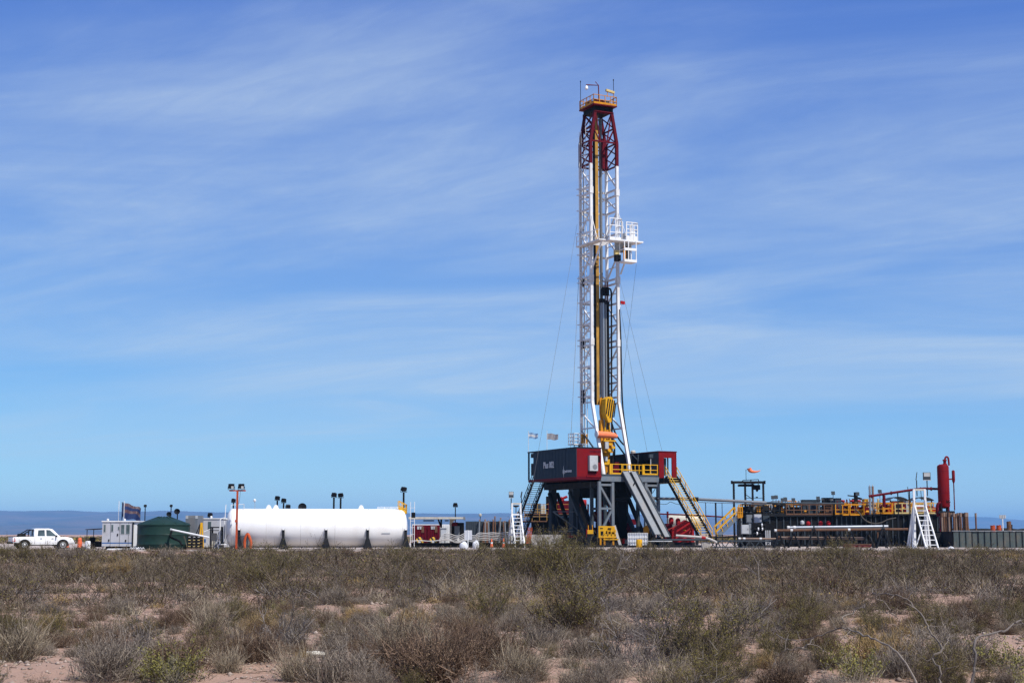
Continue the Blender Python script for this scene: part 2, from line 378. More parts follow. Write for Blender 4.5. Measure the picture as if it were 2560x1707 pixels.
# ------------------------------------------------------------------ far hills (table land) and the air in front of them
def ridge(name, prof, Y0, depth, base, mat, seed, label):
    """prof: (pixel x, pixel y of the crest); a table land with gullied slopes"""
    pxs = np.array([p[0] for p in prof], float); pys = np.array([p[1] for p in prof], float)
    sx = np.linspace(pxs[0], pxs[-1], 420); crest = np.interp(sx, pxs, pys)
    crest = crest + (vnoise(sx * .02, sx * 0, seed) - .5) * 2.0 + (vnoise(sx * .08, sx * 0, seed + 1) - .5) * .8
    X = (sx - W / 2) / F * Y0; Zc = np.array([P(a, c_, Y0).z for a, c_ in zip(sx, crest)])
    rows = []; K = 26
    for k in range(K):
        s_ = k / (K - 1)                                   # 0 foot .. 1 crest
        gully = (vnoise(X * .0014, X * 0 + s_ * 1.5, seed + 3) - .5) * 2200 * (1 - s_) + (vnoise(X * .005, X * 0 + s_ * 4, seed + 4) - .5) * 800 * (1 - .6 * s_)
        zz = base + (Zc - base) * (s_ ** 1.25) * (1 if k == K - 1 else .94 + .12 * vnoise(X * .004, X * 0 + s_ * 6, seed + 6))
        rows.append(np.stack([X, Y0 - depth * (1 - s_) + gully, np.minimum(zz, Zc)], -1))
    rows.append(np.stack([X, X * 0 + Y0 + 2500, Zc * .96], -1)); rows.append(np.stack([X, X * 0 + Y0 + 3500, X * 0 + base], -1))
    A = np.stack(rows); r, c_ = A.shape[:2]; i = np.arange(r * c_).reshape(r, c_)
    f = np.stack([i[:-1, :-1], i[:-1, 1:], i[1:, 1:], i[1:, :-1]], -1).reshape(-1, 4)
    me = big_mesh(name, A.reshape(-1, 3), f, [mat]); me.shade_smooth(); o = bpy.data.objects.new(name, me); COL.objects.link(o)
    o['kind'] = 'structure'; o['label'] = label; return o
m, t, b = new_mat('hill_scrub')
c = mix_col(t, noise_fac(t, .0011, .4, .65, 6, coord='World'), (.030, .030, .028), (.11, .072, .06)); c = mix_col(t, mth(t, 'MULTIPLY', noise_fac(t, .0036, .55, .7, 5, coord='World'), .6), c, (.20, .125, .105))
t.links.new(c, b.inputs['Base Color']); b.inputs['Roughness'].default_value = 1.0; M['hill'] = m
ridge('hills', [(-3200, 1290), (-1500, 1281), (-500, 1278), (0, 1276), (80, 1277), (180, 1275), (260, 1280), (420, 1277), (560, 1280), (760, 1282), (1040, 1283), (1300, 1282), (1550, 1284), (1750, 1292), (2000, 1296)], 16000, 6500, -1.5, M['hill'], 21, 'long flat-topped blue hills along the horizon')
ridge('hills', [(1400, 1310), (1700, 1306), (2100, 1299), (2330, 1295), (2430, 1291), (2500, 1296), (2600, 1301), (2900, 1302), (3600, 1296), (4600, 1304), (5200,1312)], 22500, 4200, -1.5, M['hill'], 33, 'low pale blue rise on the horizon behind the waste pit')
hz = MB().mm((-26200, -100, -2.8), (26200, 27000, 305)); ho = link_mesh('haze', hz.mesh('haze'), None)
ho['kind'] = 'stuff'; ho['label'] = 'thin blue haze in the air'
m = bpy.data.materials.new('haze_air'); m.use_nodes = True; t = m.node_tree; t.nodes.clear(); out = N(t, 'ShaderNodeOutputMaterial'); pv = N(t, 'ShaderNodeVolumePrincipled')
pv.inputs['Color'].default_value = (.25, .56, 1.0, 1); pv.inputs['Density'].default_value = HAZE_D; pv.inputs['Anisotropy'].default_value = 0.0
t.links.new(pv.outputs[0], out.inputs['Volume']); ho.data.materials.append(m)
# ------------------------------------------------------------------ steppe shrubs
def ribbons(pts, w, rg):
    """pts (n,k,3), w (n,k): flat twigs, quads"""
    n, k = pts.shape[:2]
    d = pts[:, -1] - pts[:, 0]; rnd = rg.normal(size=(n, 3)); side = np.cross(d, rnd); side /= np.linalg.norm(side, axis=1, keepdims=True) + 1e-9
    off = side[:, None, :] * w[..., None] * .5
    v = np.stack([pts - off, pts + off], 2).reshape(-1, 3)
    i = np.arange(n)[:, None] * (2 * k) + np.arange(k - 1)[None] * 2
    f = np.stack([i, i + 1, i + 3, i + 2], -1).reshape(-1, 4); return v, f
def tubes3(pts, w, rg):
    """three-sided limbs for the thicker wood"""
    n, k = pts.shape[:2]; d = pts[:, -1] - pts[:, 0]; a = np.cross(d, rg.normal(size=(n, 3))); a /= np.linalg.norm(a, axis=1, keepdims=True) + 1e-9
    b = np.cross(d, a); b /= np.linalg.norm(b, axis=1, keepdims=True) + 1e-9
    vs = [pts + (a[:, None] * math.cos(q) + b[:, None] * math.sin(q)) * w[..., None] * .5 for q in (0, 2.094, 4.189)]
    v = np.stack(vs, 2).reshape(-1, 3); fs = []
    base = np.arange(n)[:, None] * (3 * k) + np.arange(k - 1)[None] * 3
    for j in range(3):
        q = (j + 1) % 3; fs.append(np.stack([base + j, base + q, base + 3 + q, base + 3 + j], -1).reshape(-1, 4))
    return v, np.concatenate(fs)
def unit(a): return a / (np.linalg.norm(a, axis=-1, keepdims=True) + 1e-9)
def grow(starts, dirs, lens, k, wig, lift, rg):
    n = len(starts); t = np.linspace(0, 1, k)[None, :, None]
    p = starts[:, None] + dirs[:, None] * t * lens[:, None, None]
    bend = rg.normal(size=(n, 1, 3)) * wig; p = p + bend * lens[:, None, None] * (t ** 2)
    p = p + rg.normal(size=(n, k, 3)) * (wig * .22) * lens[:, None, None] * (t > 0)
    p[..., 2] += lift * lens[:, None] * (t[..., 0] ** 2); p[..., 2] = np.maximum(p[..., 2], -.01); return p
def along(paths, rg, m, lo, hi):
    n, k = paths.shape[:2]; i = np.repeat(np.arange(n), m); u = rg.uniform(lo, hi, n * m) * (k - 1); a = np.minimum(u.astype(int), k - 2); fr = (u - a)[:, None]
    p = paths[i, a] * (1 - fr) + paths[i, a + 1] * fr; d = unit(paths[i, a + 1] - paths[i, a]); return i, p, d
KIND = {  # height, base radius, stems, tilt, twigs per stem, sub twigs, leaves per twig, leaf size, wiggle, lift
    'olive':  dict(h=1.0, rb=.10, n=26, tilt=50, m=9, s=4, lv=5, ls=.024, wig=.16, lift=.10, w=.011),
    'grey':   dict(h=.50, rb=.13, n=80, tilt=60, m=7, s=3, lv=1, ls=.011, wig=.10, lift=.16, w=.006),
    'brown':  dict(h=.50, rb=.12, n=60, tilt=70, m=8, s=4, lv=1, ls=.013, wig=.18, lift=.10, w=.006),
    'tussock':dict(h=.52, rb=.15, n=230, tilt=50, m=1, s=1, lv=0, ls=.010, wig=.20, lift=.02, w=.006),
    'dead':   dict(h=.75, rb=.10, n=13, tilt=66, m=6, s=5, lv=0, ls=.010, wig=.34, lift=.05, w=.017),
    'sprig':  dict(h=.34, rb=.16, n=22, tilt=55, m=5, s=2, lv=5, ls=.026, wig=.2, lift=.05, w=.007),
    'gold':   dict(h=.45, rb=.12, n=120, tilt=55, m=2, s=2, lv=2, ls=.016, wig=.16, lift=.08, w=.006),
}
def shrub_arrays(kind, rg, q=1.0, thick=1.0):
    """q: how much of the wood is drawn; thick: how much wider each piece is then"""
    K = KIND[kind]; n = max(6, int(K['n'] * q)); h = K['h']
    az = rg.uniform(0, 6.283, n); tl = np.radians(K['tilt']) * np.sqrt(rg.uniform(0, 1, n)); rb = K['rb'] * np.sqrt(rg.uniform(0, 1, n))
    st = np.stack([np.cos(az) * rb, np.sin(az) * rb, np.zeros(n)], 1)
    az2 = az + rg.normal(0, .5, n)
    dr = np.stack([np.sin(tl) * np.cos(az2), np.sin(tl) * np.sin(az2), np.cos(tl)], 1)
    ln = h * rg.uniform(.62, 1.08, n) * (1 - .12 * (tl / 1.2)); k = 5 if q > .5 else 3
    stems = grow(st, dr, ln, k, K['wig'], K['lift'], rg)
    Vs, Fs, Ms = [], [], []; cnt = 0
    def add(v, f, mi):
        nonlocal cnt
        Vs.append(v); Fs.append(f + cnt); Ms.append(np.full(len(f), mi)); cnt += len(v)
    wst = K['w'] * thick * np.linspace(1, .45, k)[None] * rg.uniform(.7, 1.3, (n, 1))
    if kind in ('olive', 'dead') and q > .5: add(*tubes3(stems, wst, rg), 0)
    else: add(*ribbons(stems, wst, rg), 0)
    m = max(1, round(K['m'] * (q ** .5))); i, p, d = along(stems, rg, m, .18, .98)
    td = unit(d * .75 + unit(rg.normal(size=p.shape)) * .62 + np.array([0, 0, .22])); tl_ = ln[i] * rg.uniform(.18, .42, len(i))
    kk = 3 if q > .5 else 2
    tw = grow(p, td, tl_, kk, K['wig'] * .9, .04, rg)
    add(*ribbons(tw, K['w'] * thick * .62 * np.linspace(1, .5, kk)[None] * np.ones((len(tw), 1)), rg), 0)
    s = max(1, round(K['s'] * (q ** .5))); i2, p2, d2 = along(tw, rg, s, .25, 1.0)
    sd = unit(d2 * .7 + unit(rg.normal(size=p2.shape)) * .7 + np.array([0, 0, .2])); sl = tl_[i2] * rg.uniform(.25, .55, len(i2))
    sw = grow(p2, sd, sl, 2, K['wig'], 0, rg)
    add(*ribbons(sw, K['w'] * thick * .46 * np.ones((len(sw), 2)), rg), 0)
    if K['lv']:
        lvn = max(1, round(K['lv'] * (q ** .35)))
        _, p3, d3 = along(sw, rg, lvn, .1, 1.05); nn = len(p3)
        p3 = p3 + rg.normal(size=(nn, 3)) * K['ls'] * .7
        a = unit(d3 + rg.normal(size=(nn, 3)) * .8) * K['ls'] * thick ** .7 * rg.uniform(.7, 1.4, (nn, 1)); bb = unit(np.cross(a, rg.normal(size=(nn, 3)))) * K['ls'] * thick ** .7 * .42
        v = np.stack([p3 - a * .5, p3 + bb * .5, p3 + a * .5, p3 - bb * .5], 1).reshape(-1, 3); add(v, np.arange(nn * 4).reshape(-1, 4), 1)
    return np.concatenate(Vs), np.concatenate(Fs), np.concatenate(Ms)
CUSH = {'olive': (.62, .62, .55, 60), 'grey': (.44, .40, .62, 95), 'brown': (.44, .38, .6, 95), 'tussock': (.30, .40, .9, 40), 'dead': (.45, .5, .4, 25), 'sprig': (.3, .26, .5, 20), 'gold': (.36, .38, .7, 60)}
def cushion(kind, rg, n_tw, n_lf, width):
    """a rounded mass of short twigs standing out from the middle of the plant"""
    K = KIND[kind]; R0, Hh, up, _ = CUSH[kind]; Vs, Fs, Ms = [], [], []; c = 0
    lob = rg.uniform(-.45, .45, (5, 2)) * R0 * 1.3; lr = rg.uniform(.45, .85, 5)
    def pts(n, lo):
        j = rg.integers(0, 5, n); d = unit(rg.normal(size=(n, 3))); d[:, 2] = np.abs(d[:, 2]); r = rg.uniform(lo, 1, n) ** .6
        p = d * r[:, None] * np.stack([lr[j] * R0, lr[j] * R0, lr[j] * Hh * 1.15], 1); p[:, :2] += lob[j]; return p, d
    p, d = pts(n_tw, .15); td = unit(d * .8 + rg.normal(size=(n_tw, 3)) * .55 + np.array([0, 0, up])); ln = rg.uniform(.10, .26, n_tw) * Hh / .45
    tw = grow(p - td * ln[:, None] * .4, td, ln, 2, .1, 0, rg); v, f = ribbons(tw, width * np.stack([np.ones(n_tw), np.full(n_tw, .5)], 1) * rg.uniform(.6, 1.4, (n_tw, 1)), rg); Vs.append(v); Fs.append(f); Ms.append(np.zeros(len(f), int)); c += len(v)
    if n_lf and K['lv'] and kind != 'grey':
        p, d = pts(n_lf, .45); a = unit(d + rg.normal(size=(n_lf, 3)) * .9) * width * 3.2 * rg.uniform(.6, 1.4, (n_lf, 1)); b = unit(np.cross(a, rg.normal(size=(n_lf, 3)))) * width * 1.7
        v = np.stack([p - a * .5, p + b * .5, p + a * .5, p - b * .5], 1).reshape(-1, 3); Vs.append(v); Fs.append(np.arange(n_lf * 4).reshape(-1, 4) + c); Ms.append(np.ones(n_lf, int))
    v = np.concatenate(Vs); v[:, 2] = np.maximum(v[:, 2], -.01); return v, np.concatenate(Fs), np.concatenate(Ms)
def merge(a, b): return np.concatenate([a[0], b[0]]), np.concatenate([a[1], b[1] + len(a[0])]), np.concatenate([a[2], b[2]])
def plant_mat(name, c1, c2, c3=None, transl=.0):
    m, t, b = new_mat(name); g = N(t, 'ShaderNodeNewGeometry'); oi = N(t, 'ShaderNodeObjectInfo')
    c = mix_col(t, g.outputs['Random Per Island'], c1, c2)
    if c3: c = mix_col(t, mth(t, 'MULTIPLY', noise_fac(t, .9, .4, .7, 3, coord='World'), .7), c, c3)
    h_ = N(t, 'ShaderNodeHueSaturation'); t.links.new(c, h_.inputs['Color'])
    t.links.new(mth(t, 'MULTIPLY_ADD', oi.outputs['Random'], .35, .82), h_.inputs['Value'])
    t.links.new(h_.outputs[0], b.inputs['Base Color']); b.inputs['Roughness'].default_value = .8
    b.inputs['Specular IOR Level'].default_value = .2
    return m
WOOD = {
    'olive': plant_mat('jarilla_wood', (.036, .029, .022), (.145, .112, .082)),
    'grey': plant_mat('grey_twigs', (.038, .030, .024), (.35, .29, .235), (.125, .096, .07)),
    'brown': plant_mat('brown_twigs', (.027, .018, .013), (.20, .132, .09), (.075, .048, .032)),
    'tussock': plant_mat('straw_blades', (.075, .06, .043), (.44, .365, .265), (.165, .13, .095)),
    'dead': plant_mat('charred_wood', (.05, .043, .04), (.19, .165, .15)),
    'sprig': plant_mat('sprig_stems', (.12, .105, .07), (.26, .23, .17)),
    'gold': plant_mat('golden_stems', (.20, .13, .055), (.36, .25, .12), (.19, .14, .08))}
LEAF = {
    'olive': plant_mat('jarilla_leaf', (.072, .064, .015), (.205, .175, .042), (.145, .112, .036)),
    'grey': plant_mat('pale_dry_leaf', (.20, .175, .15), (.52, .47, .41)), 'brown': plant_mat('dry_leaf', (.14, .09, .06), (.24, .17, .11)), 'tussock': WOOD['tussock'], 'dead': WOOD['dead'],
    'sprig': plant_mat('sprig_leaf', (.12, .115, .03), (.24, .215, .06)),
    'gold': plant_mat('golden_leaf', (.24, .16, .05), (.36, .27, .09))}
NEAR_LABEL = {
    'olive': ('olive_shrub', 'tall olive-green broom-like shrub with tiny leaves on dark stems', 'shrub', 'olive shrubs in the steppe'),
    'grey': ('grey_shrub', 'low rounded shrub of leafless pale grey twigs', 'shrub', 'grey shrubs in the steppe'),
    'brown': ('brown_shrub', 'low dense dome-shaped shrub of fine brown twigs', 'shrub', 'brown shrubs in the steppe'),
    'tussock': ('grass_tussock', 'dry straw-grey tussock of upright grass blades', 'grass', 'dry grass tussocks in the steppe'),
    'dead': ('bare_shrub', 'bare dead shrub of dark crooked branches', 'shrub', 'bare dead shrubs in the steppe'),
    'sprig': ('leafy_sprig', 'small yellow-green plant with loose leafy stems', 'plant', 'yellow-green plants in the steppe'),
    'gold': ('golden_tussock', 'golden-brown bushy tussock of fine stems', 'grass', 'golden tussocks in the steppe')}
PROTO = {}
for kd, cnt_ in (('olive', 5), ('grey', 6), ('brown', 5), ('tussock', 5), ('dead', 4), ('sprig', 3), ('gold', 3)):
    PROTO[kd] = []
    for i in range(cnt_):
        rg = np.random.default_rng(hash((len(kd), i, ord(kd[0]))) % 99991 + i)
        v, f, mi = merge(shrub_arrays(kd, rg, 1.0, 1.0), cushion(kd, rg, CUSH[kd][3] * 17, CUSH[kd][3] * 15, .0065 if kd != 'olive' else .0075))
        PROTO[kd].append(big_mesh(NEAR_LABEL[kd][0], v, f, [WOOD[kd], LEAF[kd]], mi))
# where they grow: jittered, clumped, with bare sand between
def visible(x, y, margin=.6): return abs(x) < y * .3357 + margin
spots = []
tries = rng.uniform(0, 1, (60000, 4))
cells = {}
def free(x, y, r):
    cx, cy = int(x // .8), int(y // .8)
    for a in (-1, 0, 1):
        for b_ in (-1, 0, 1):
            for (qx, qy, qr) in cells.get((cx + a, cy + b_), ()):
                if (qx - x) ** 2 + (qy - y) ** 2 < ((1.05 if y < 31 else .80) * (r + qr)) ** 2: return False
    return True
KN = ['olive', 'grey', 'brown', 'tussock', 'dead', 'sprig', 'gold']
def pick(x, y, u):
    """which plant, by patch of ground and distance"""
    a = float(vnoise(np.array(x * .16), np.array(y * .11), 41)); far = min(1, max(0, (y - 26) / 30))
    wts = np.array([.12 + .55 * far + .35 * (a > .58), .26 - .05 * far, .20, .20 - .10 * far + .15 * (a < .35), .07 - .03 * far, .022 - .01 * far, .05])
    c_ = np.cumsum(wts / wts.sum()); return KN[int(np.searchsorted(c_, u))]
def place(y0, y1, dens, smin, smax, minr):
    n = int(dens * .34 * (y1 ** 2 - y0 ** 2)); out = []
    for _ in range(n):
        y = math.sqrt(random.uniform(y0 ** 2, y1 ** 2)); x = random.uniform(-1, 1) * (y * .3357 + .8)
        cover = float(vnoise(np.array(x * .75), np.array(y * .75), 51)) * .75 + float(vnoise(np.array(x * .2), np.array(y * .2), 52)) * .25
        if cover < .36 - .20 * min(1, max(0, (y - 26) / 34)): continue
        kd = pick(x, y, random.random()); s = (smin + (smax - smin) * random.random() ** 1.4) * (.68 if kd == 'olive' and y < 36 else 1); r = s * (.42 if y < 34 else .34)
        if y < 60:
            if not free(x, y, r): continue
            cells.setdefault((int(x // .8), int(y // .8)), []).append((x, y, r))
        out.append((x, y, kd, s))
    return out
# a few plants that can be told apart in the photograph: pixel of the foot, kind, scale
for sx, sy, kd, s in ((45, 1652, 'tussock', 1.15), (140, 1612, 'tussock', .62), (130, 1590, 'gold', .9), (275, 1700, 'grey', 1.05), (262, 1630, 'brown', .8), (365, 1622, 'dead', .62),
                      (455, 1668, 'brown', 1.0), (620, 1655, 'brown', .95), (720, 1628, 'dead', .9), (520, 1585, 'tussock', 1.1), (430, 1570, 'brown', .8), (880, 1622, 'grey', 1.0), (1010, 1618, 'tussock', 1.15),
                      (1190, 1655, 'brown', 1.15), (1090, 1700, 'brown', 1.2), (1290, 1685, 'tussock', .9), (1560, 1672, 'dead', .95), (1500, 1500, 'dead', 1.5), (1390, 1455, 'olive', 1.75), (1345, 1450, 'olive', 1.55), (1430, 1448, 'olive', 1.4), (1300, 1440, 'olive', 1.3), (1365, 1446, 'brown', 1.6), (1410, 1440, 'olive', 1.5), (1620, 1402, 'olive', 1.0), (1690, 1400, 'brown', 1.3), (1660, 1404, 'olive', .95), (2300, 1404, 'olive', 1.15), (2270, 1400, 'olive', 1.0), (2335, 1400, 'brown', 1.2), (2050, 1395, 'olive', .9), (2120, 1392, 'grey', 1.5), (185, 1398, 'grey', 1.7), (165, 1396, 'dead', 1.2), (60, 1400, 'olive', 1.0), (20, 1402, 'olive', 1.1), (110, 1398, 'olive', .9), (420, 1396, 'grey', 1.5), (390, 1394, 'brown', 1.3), (620, 1392, 'olive', .9), (870, 1392, 'brown', 1.3), (2440, 1398, 'olive', 1.0), (2520, 1400, 'gold', 1.4), (1210, 1392, 'olive', 1.0), (1260, 1396, 'olive', 1.1),
                      (300, 1440, 'gold', 1.6), (225, 1440, 'gold', 1.4), (1230, 1560, 'olive', .9), (1420, 1590, 'olive', 1.0), (1640, 1600, 'dead', .8), (1860, 1605, 'dead', 1.05), (1960, 1540, 'brown', 1.0),
                      (2210, 1650, 'gold', 1.15), (2330, 1640, 'grey', 1.0), (2400, 1660, 'grey', .95), (2500, 1640, 'sprig', 1.3), (2060, 1470, 'brown', 1.3), (2100, 1410, 'olive', 1.6), (2420, 1560, 'brown', 1.0),
                      (1320, 1690, 'tussock', .8), (380, 1700, 'sprig', 1.2), (440, 1703, 'sprig', 1.1), (2150, 1700, 'sprig', 1.2), (1760, 1655, 'olive', .9), (1690, 1650, 'dead', .8), (860, 1700, 'grey', .9), (740, 1700, 'tussock', .9),
                      (1000, 1425, 'olive', 1.2), (640, 1470, 'olive', 1.3), (700, 1440, 'olive', 1.4)):
    d = ray(sx, sy); yy = 1.6 * d.y / -d.z; xx = yy * d.x / d.y
    for _ in range(3):
        zz = float(gz(xx, yy)); tt = (EYE - zz) / -d.z; xx, yy = d.x * tt, d.y * tt
    spots.append((xx, yy, kd, s)); cells.setdefault((int(xx // .8), int(yy // .8)), []).append((xx, yy, s * .33))
near = place(14.5, 33, 9.0, .26, .84, .1)
near.sort(key=lambda q: q[1])
fixed = len(spots); cap = {'olive': 110, 'grey': 150, 'brown': 130, 'tussock': 130, 'dead': 50, 'sprig': 45, 'gold': 40}; have = dict.fromkeys(KN, 0); rest = []
put = []
for (x, y, kd, s) in spots + near:
    if have[kd] >= cap[kd]: rest.append((x, y, kd, s)); continue
    have[kd] += 1; put.append((x, y, kd, s))
NOUN = {'olive': 'olive-green broom-like shrub with tiny leaves', 'grey': 'rounded shrub of pale grey twigs', 'brown': 'dome-shaped shrub of fine brown twigs', 'tussock': 'tussock of dry straw-grey grass', 'dead': 'bare dead shrub', 'sprig': 'leafy yellow-green plant', 'gold': 'golden-brown tussock of fine stems'}
SHORT = {'olive': 'an olive shrub', 'grey': 'a grey shrub', 'brown': 'a brown shrub', 'tussock': 'a straw tussock', 'dead': 'a bare dead shrub', 'sprig': 'a yellow-green plant', 'gold': 'a golden tussock'}
for (x, y, kd, s) in put:
    o = bpy.data.objects.new(NEAR_LABEL[kd][0], random.choice(PROTO[kd])); COL.objects.link(o)
    o.location = (x, y, float(gz(x, y)) - .01); o.rotation_euler = (random.gauss(0, .05), random.gauss(0, .05), random.uniform(0, 6.28)); o.scale = (s * random.uniform(.85, 1.15), s * random.uniform(.85, 1.15), s * random.uniform(.85, 1.1))
    ht = s * KIND[kd]['h']; near2 = sorted((((q[0] - x) ** 2 + (q[1] - y) ** 2), q[2]) for q in put if q[:2] != (x, y) and abs(q[1] - y) < 3)[:2]
    size = 'tiny' if ht < .2 else 'low' if ht < .32 else 'knee-high' if ht < .55 else 'tall'
    by = 'on open sand' if not near2 or near2[0][0] > .8 else 'beside ' + SHORT[near2[0][1]] if near2[0][1] == near2[1][1] else 'between %s and %s' % (SHORT[near2[0][1]], SHORT[near2[1][1]])
    if y > 33:
        px_s = W / 2 + x / (y * CP) * F; k_ = [n_ for lim, n_ in ((250, 'pickup'), (345, 'grey cabin'), (480, 'green tank'), (1030, 'white tank'), (1200, 'sign board'), (1320, 'white light tower'), (1470, 'doghouse'), (1560, 'yellow machine'), (1660, 'pipe ramp'), (1780, 'yellow staircase'), (1950, 'gantry'), (2200, 'pipe racks'), (2290, 'mud tanks'), (2380, 'ladder tower'), (9999, 'pit wall')) if px_s < lim][0]
        by = ('close to the pad' if y > 85 else 'in mid-scrub') + ' before the ' + k_
    o['label'] = '%s %s %s' % (size, NOUN[kd], by); o['category'] = NEAR_LABEL[kd][2]; o['group'] = NEAR_LABEL[kd][3]
mid = rest + place(33, 62, 3.0, .45, 1.12, .1)
far = [(x, y, k_, s_ * (1 - .30 * (y - 62) / 60) * (1.55 if random.random() < .12 else 1)) for x, y, k_, s_ in place(62, 127, 1.2, .42, 1.1, .1) if y < 121 + 5 * float(vnoise(np.array(x * .15), np.array(0.), 77))]
for _ in range(430):                                     # ragged edge of scrub along the pad
    x = random.uniform(-1, 1) * 44; y = random.uniform(118, 127); y = min(y, 121.0 + 7 * float(vnoise(np.array(x * .25), np.array(1.), 78)))
    far.append((x, y, random.choice(['olive', 'olive', 'brown', 'grey', 'olive', 'tussock']), random.uniform(.45, 1.15)))
farther = []
for _ in range(2100):
    y = math.sqrt(random.uniform(223 ** 2, 560 ** 2)); x = random.uniform(-.36, .36) * y
    farther.append((x, y, random.choice(['olive', 'olive', 'olive', 'grey', 'brown']), random.uniform(1.5, 2.3)))
LOW = {}
for kd in KN:
    for lod, nv, q_, th, n1, n2, wd_ in ((0, 6, .12, 1.6, 125, 85, .016), (1, 6, 0, 3.0, 56, 44, .030), (2, 4, 0, 7.0, 26, 24, .07)):
        LOW[kd, lod] = []
        for i in range(nv):
            rg = np.random.default_rng(500 + 200 * lod + i + ord(kd[0])); cu = cushion(kd, rg, n1, n2, wd_); LOW[kd, lod].append(merge(shrub_arrays(kd, rg, q_, th), cu) if q_ else cu)
def scatter(name, items, label, lods):
    by = {}
    for it, lod in zip(items, lods): by.setdefault(it[2], []).append((it, lod))
    for kd, lst in by.items():
        Vs, Fs, Ms = [], [], []; c_ = 0
        for (x, y, _, s), lod in lst:
            v, f, mi = LOW[kd, lod][random.randrange(len(LOW[kd, lod]))]; a = random.uniform(0, 6.28); ca, sa = math.cos(a), math.sin(a)
            sz = s * random.uniform(.7, 1.05); s = s * random.uniform(1.0, 1.35)
            Vs.append(np.stack([(v[:, 0] * ca - v[:, 1] * sa) * s + x, (v[:, 0] * sa + v[:, 1] * ca) * s + y, v[:, 2] * sz + float(gz(x, y)) - .01], 1)); Fs.append(f + c_); Ms.append(mi); c_ += len(v)
        o = bpy.data.objects.new(NEAR_LABEL[kd][0] + name, big_mesh(NEAR_LABEL[kd][0] + name, np.concatenate(Vs), np.concatenate(Fs), [WOOD[kd], LEAF[kd]], np.concatenate(Ms))); COL.objects.link(o)
        o['kind'] = 'stuff'; o['label'] = label % {'olive': 'olive-green shrubs', 'grey': 'grey twiggy shrubs', 'brown': 'brown twiggy shrubs', 'tussock': 'dry grass tussocks', 'dead': 'bare dead shrubs', 'sprig': 'yellow-green plants', 'gold': 'golden tussocks'}[kd]
scatter('_cover', mid + far, 'scattered %s covering the steppe up to the drilling site', [0] * len(mid) + [0 if q[1] < 74 else 1 for q in far])
scatter('_plain', farther, 'distant %s on the plain behind the drilling site', [2] * len(farther))
# twigs, straw and stones lying on the sand
n = 7000; yy = np.sqrt(rng.uniform(14.5 ** 2, 40 ** 2, n)); xx = rng.uniform(-1, 1, n) * (yy * .336 + .5); a = rng.uniform(0, 6.28, n); ln = rng.uniform(.04, .22, n)
p = np.stack([xx, yy, gz(xx, yy) + .012], 1); dirs = np.stack([np.cos(a), np.sin(a), rng.uniform(-.05, .25, n)], 1)
v, f = ribbons(grow(p, dirs, ln, 3, .15, 0, rng), np.full((n, 3), .008), rng)
lo = bpy.data.objects.new('twig_litter', big_mesh('twig_litter', v, f, [WOOD['tussock'], WOOD['brown']], rng.integers(0, 2, len(f)))); COL.objects.link(lo); lo['kind'] = 'stuff'; lo['label'] = 'broken twigs and straw lying on the sand'
n = 9000; yy = np.sqrt(rng.uniform(14.5 ** 2, 32 ** 2, n)); xx = rng.uniform(-1, 1, n) * (yy * .336 + .5); r_ = rng.gamma(1.6, .008, n) + .006
oct_ = np.array([[1, 0, 0], [-1, 0, 0], [0, 1, 0], [0, -1, 0], [0, 0, .7], [0, 0, -.7]]); of = np.array([[0, 2, 4], [2, 1, 4], [1, 3, 4], [3, 0, 4], [2, 0, 5], [1, 2, 5], [3, 1, 5], [0, 3, 5]])
v = (oct_[None] * r_[:, None, None] * rng.uniform(.6, 1.4, (n, 6, 1)) + np.stack([xx, yy, gz(xx, yy) + r_ * .2], 1)[:, None]).reshape(-1, 3)
f = (of[None] + np.arange(n)[:, None, None] * 6).reshape(-1, 3)
so = bpy.data.objects.new('pebbles', big_mesh('pebbles', v, f, [plant_mat('pebble_stone', (.20, .15, .12), (.42, .34, .29))])); COL.objects.link(so); so['kind'] = 'stuff'; so['label'] = 'small stones scattered on the sand'
# bleached dead limbs that arch over the sand
M['limb'] = plant_mat('bleached_limb', (.15, .125, .105), (.20, .17, .145), (.075, .062, .052)); M['limb_dark'] = plant_mat('grey_limb', (.12, .105, .095), (.14, .12, .11), (.08, .07, .065))
def zr(pts): return [(1660 + .38265 * a, 1350 + .38265 * b) for a, b in pts]
def limbs(label, Y0, runs, mat):
    first = zr(runs[0][1])[0]; base = P(first[0], first[1], Y0); T = Thing('dead_branch', label, 'branch', loc=(base.x, base.y, float(gz(base.x, base.y))))
    for name, pts, r0, r1, y0, y1 in runs:
        z = zr(pts); q = smooth_pts([P(a, b, y0 + (y1 - y0) * i / (len(z) - 1)) - T.loc + V(0, random.gauss(0, .03), 0) for i, (a, b) in enumerate(z)], 4)
        q = [p_ + V(random.gauss(0, .006), random.gauss(0, .01), random.gauss(0, .007)) for p_ in q]
        lm = T.part(name, MB().path(q, [(r0 + (r1 - r0) * i / (len(q) - 1)) * random.uniform(.8, 1.2) for i in range(len(q))], 6), mat, smooth=True)
        for i in range(3, len(q) - 1, 3):
            d_ = V(random.gauss(0, 1), random.gauss(0, .8), random.gauss(.3, .8)).normalized(); L_ = random.uniform(.05, .22)
            T.part('twig', MB().path([q[i], q[i] + d_ * L_ * .5 + V(0, 0, random.gauss(0, .015)), q[i] + d_ * L_ + V(random.gauss(0, .03), 0, random.gauss(0, .03))], [.0045, .0035, .002], 4), mat, lm)
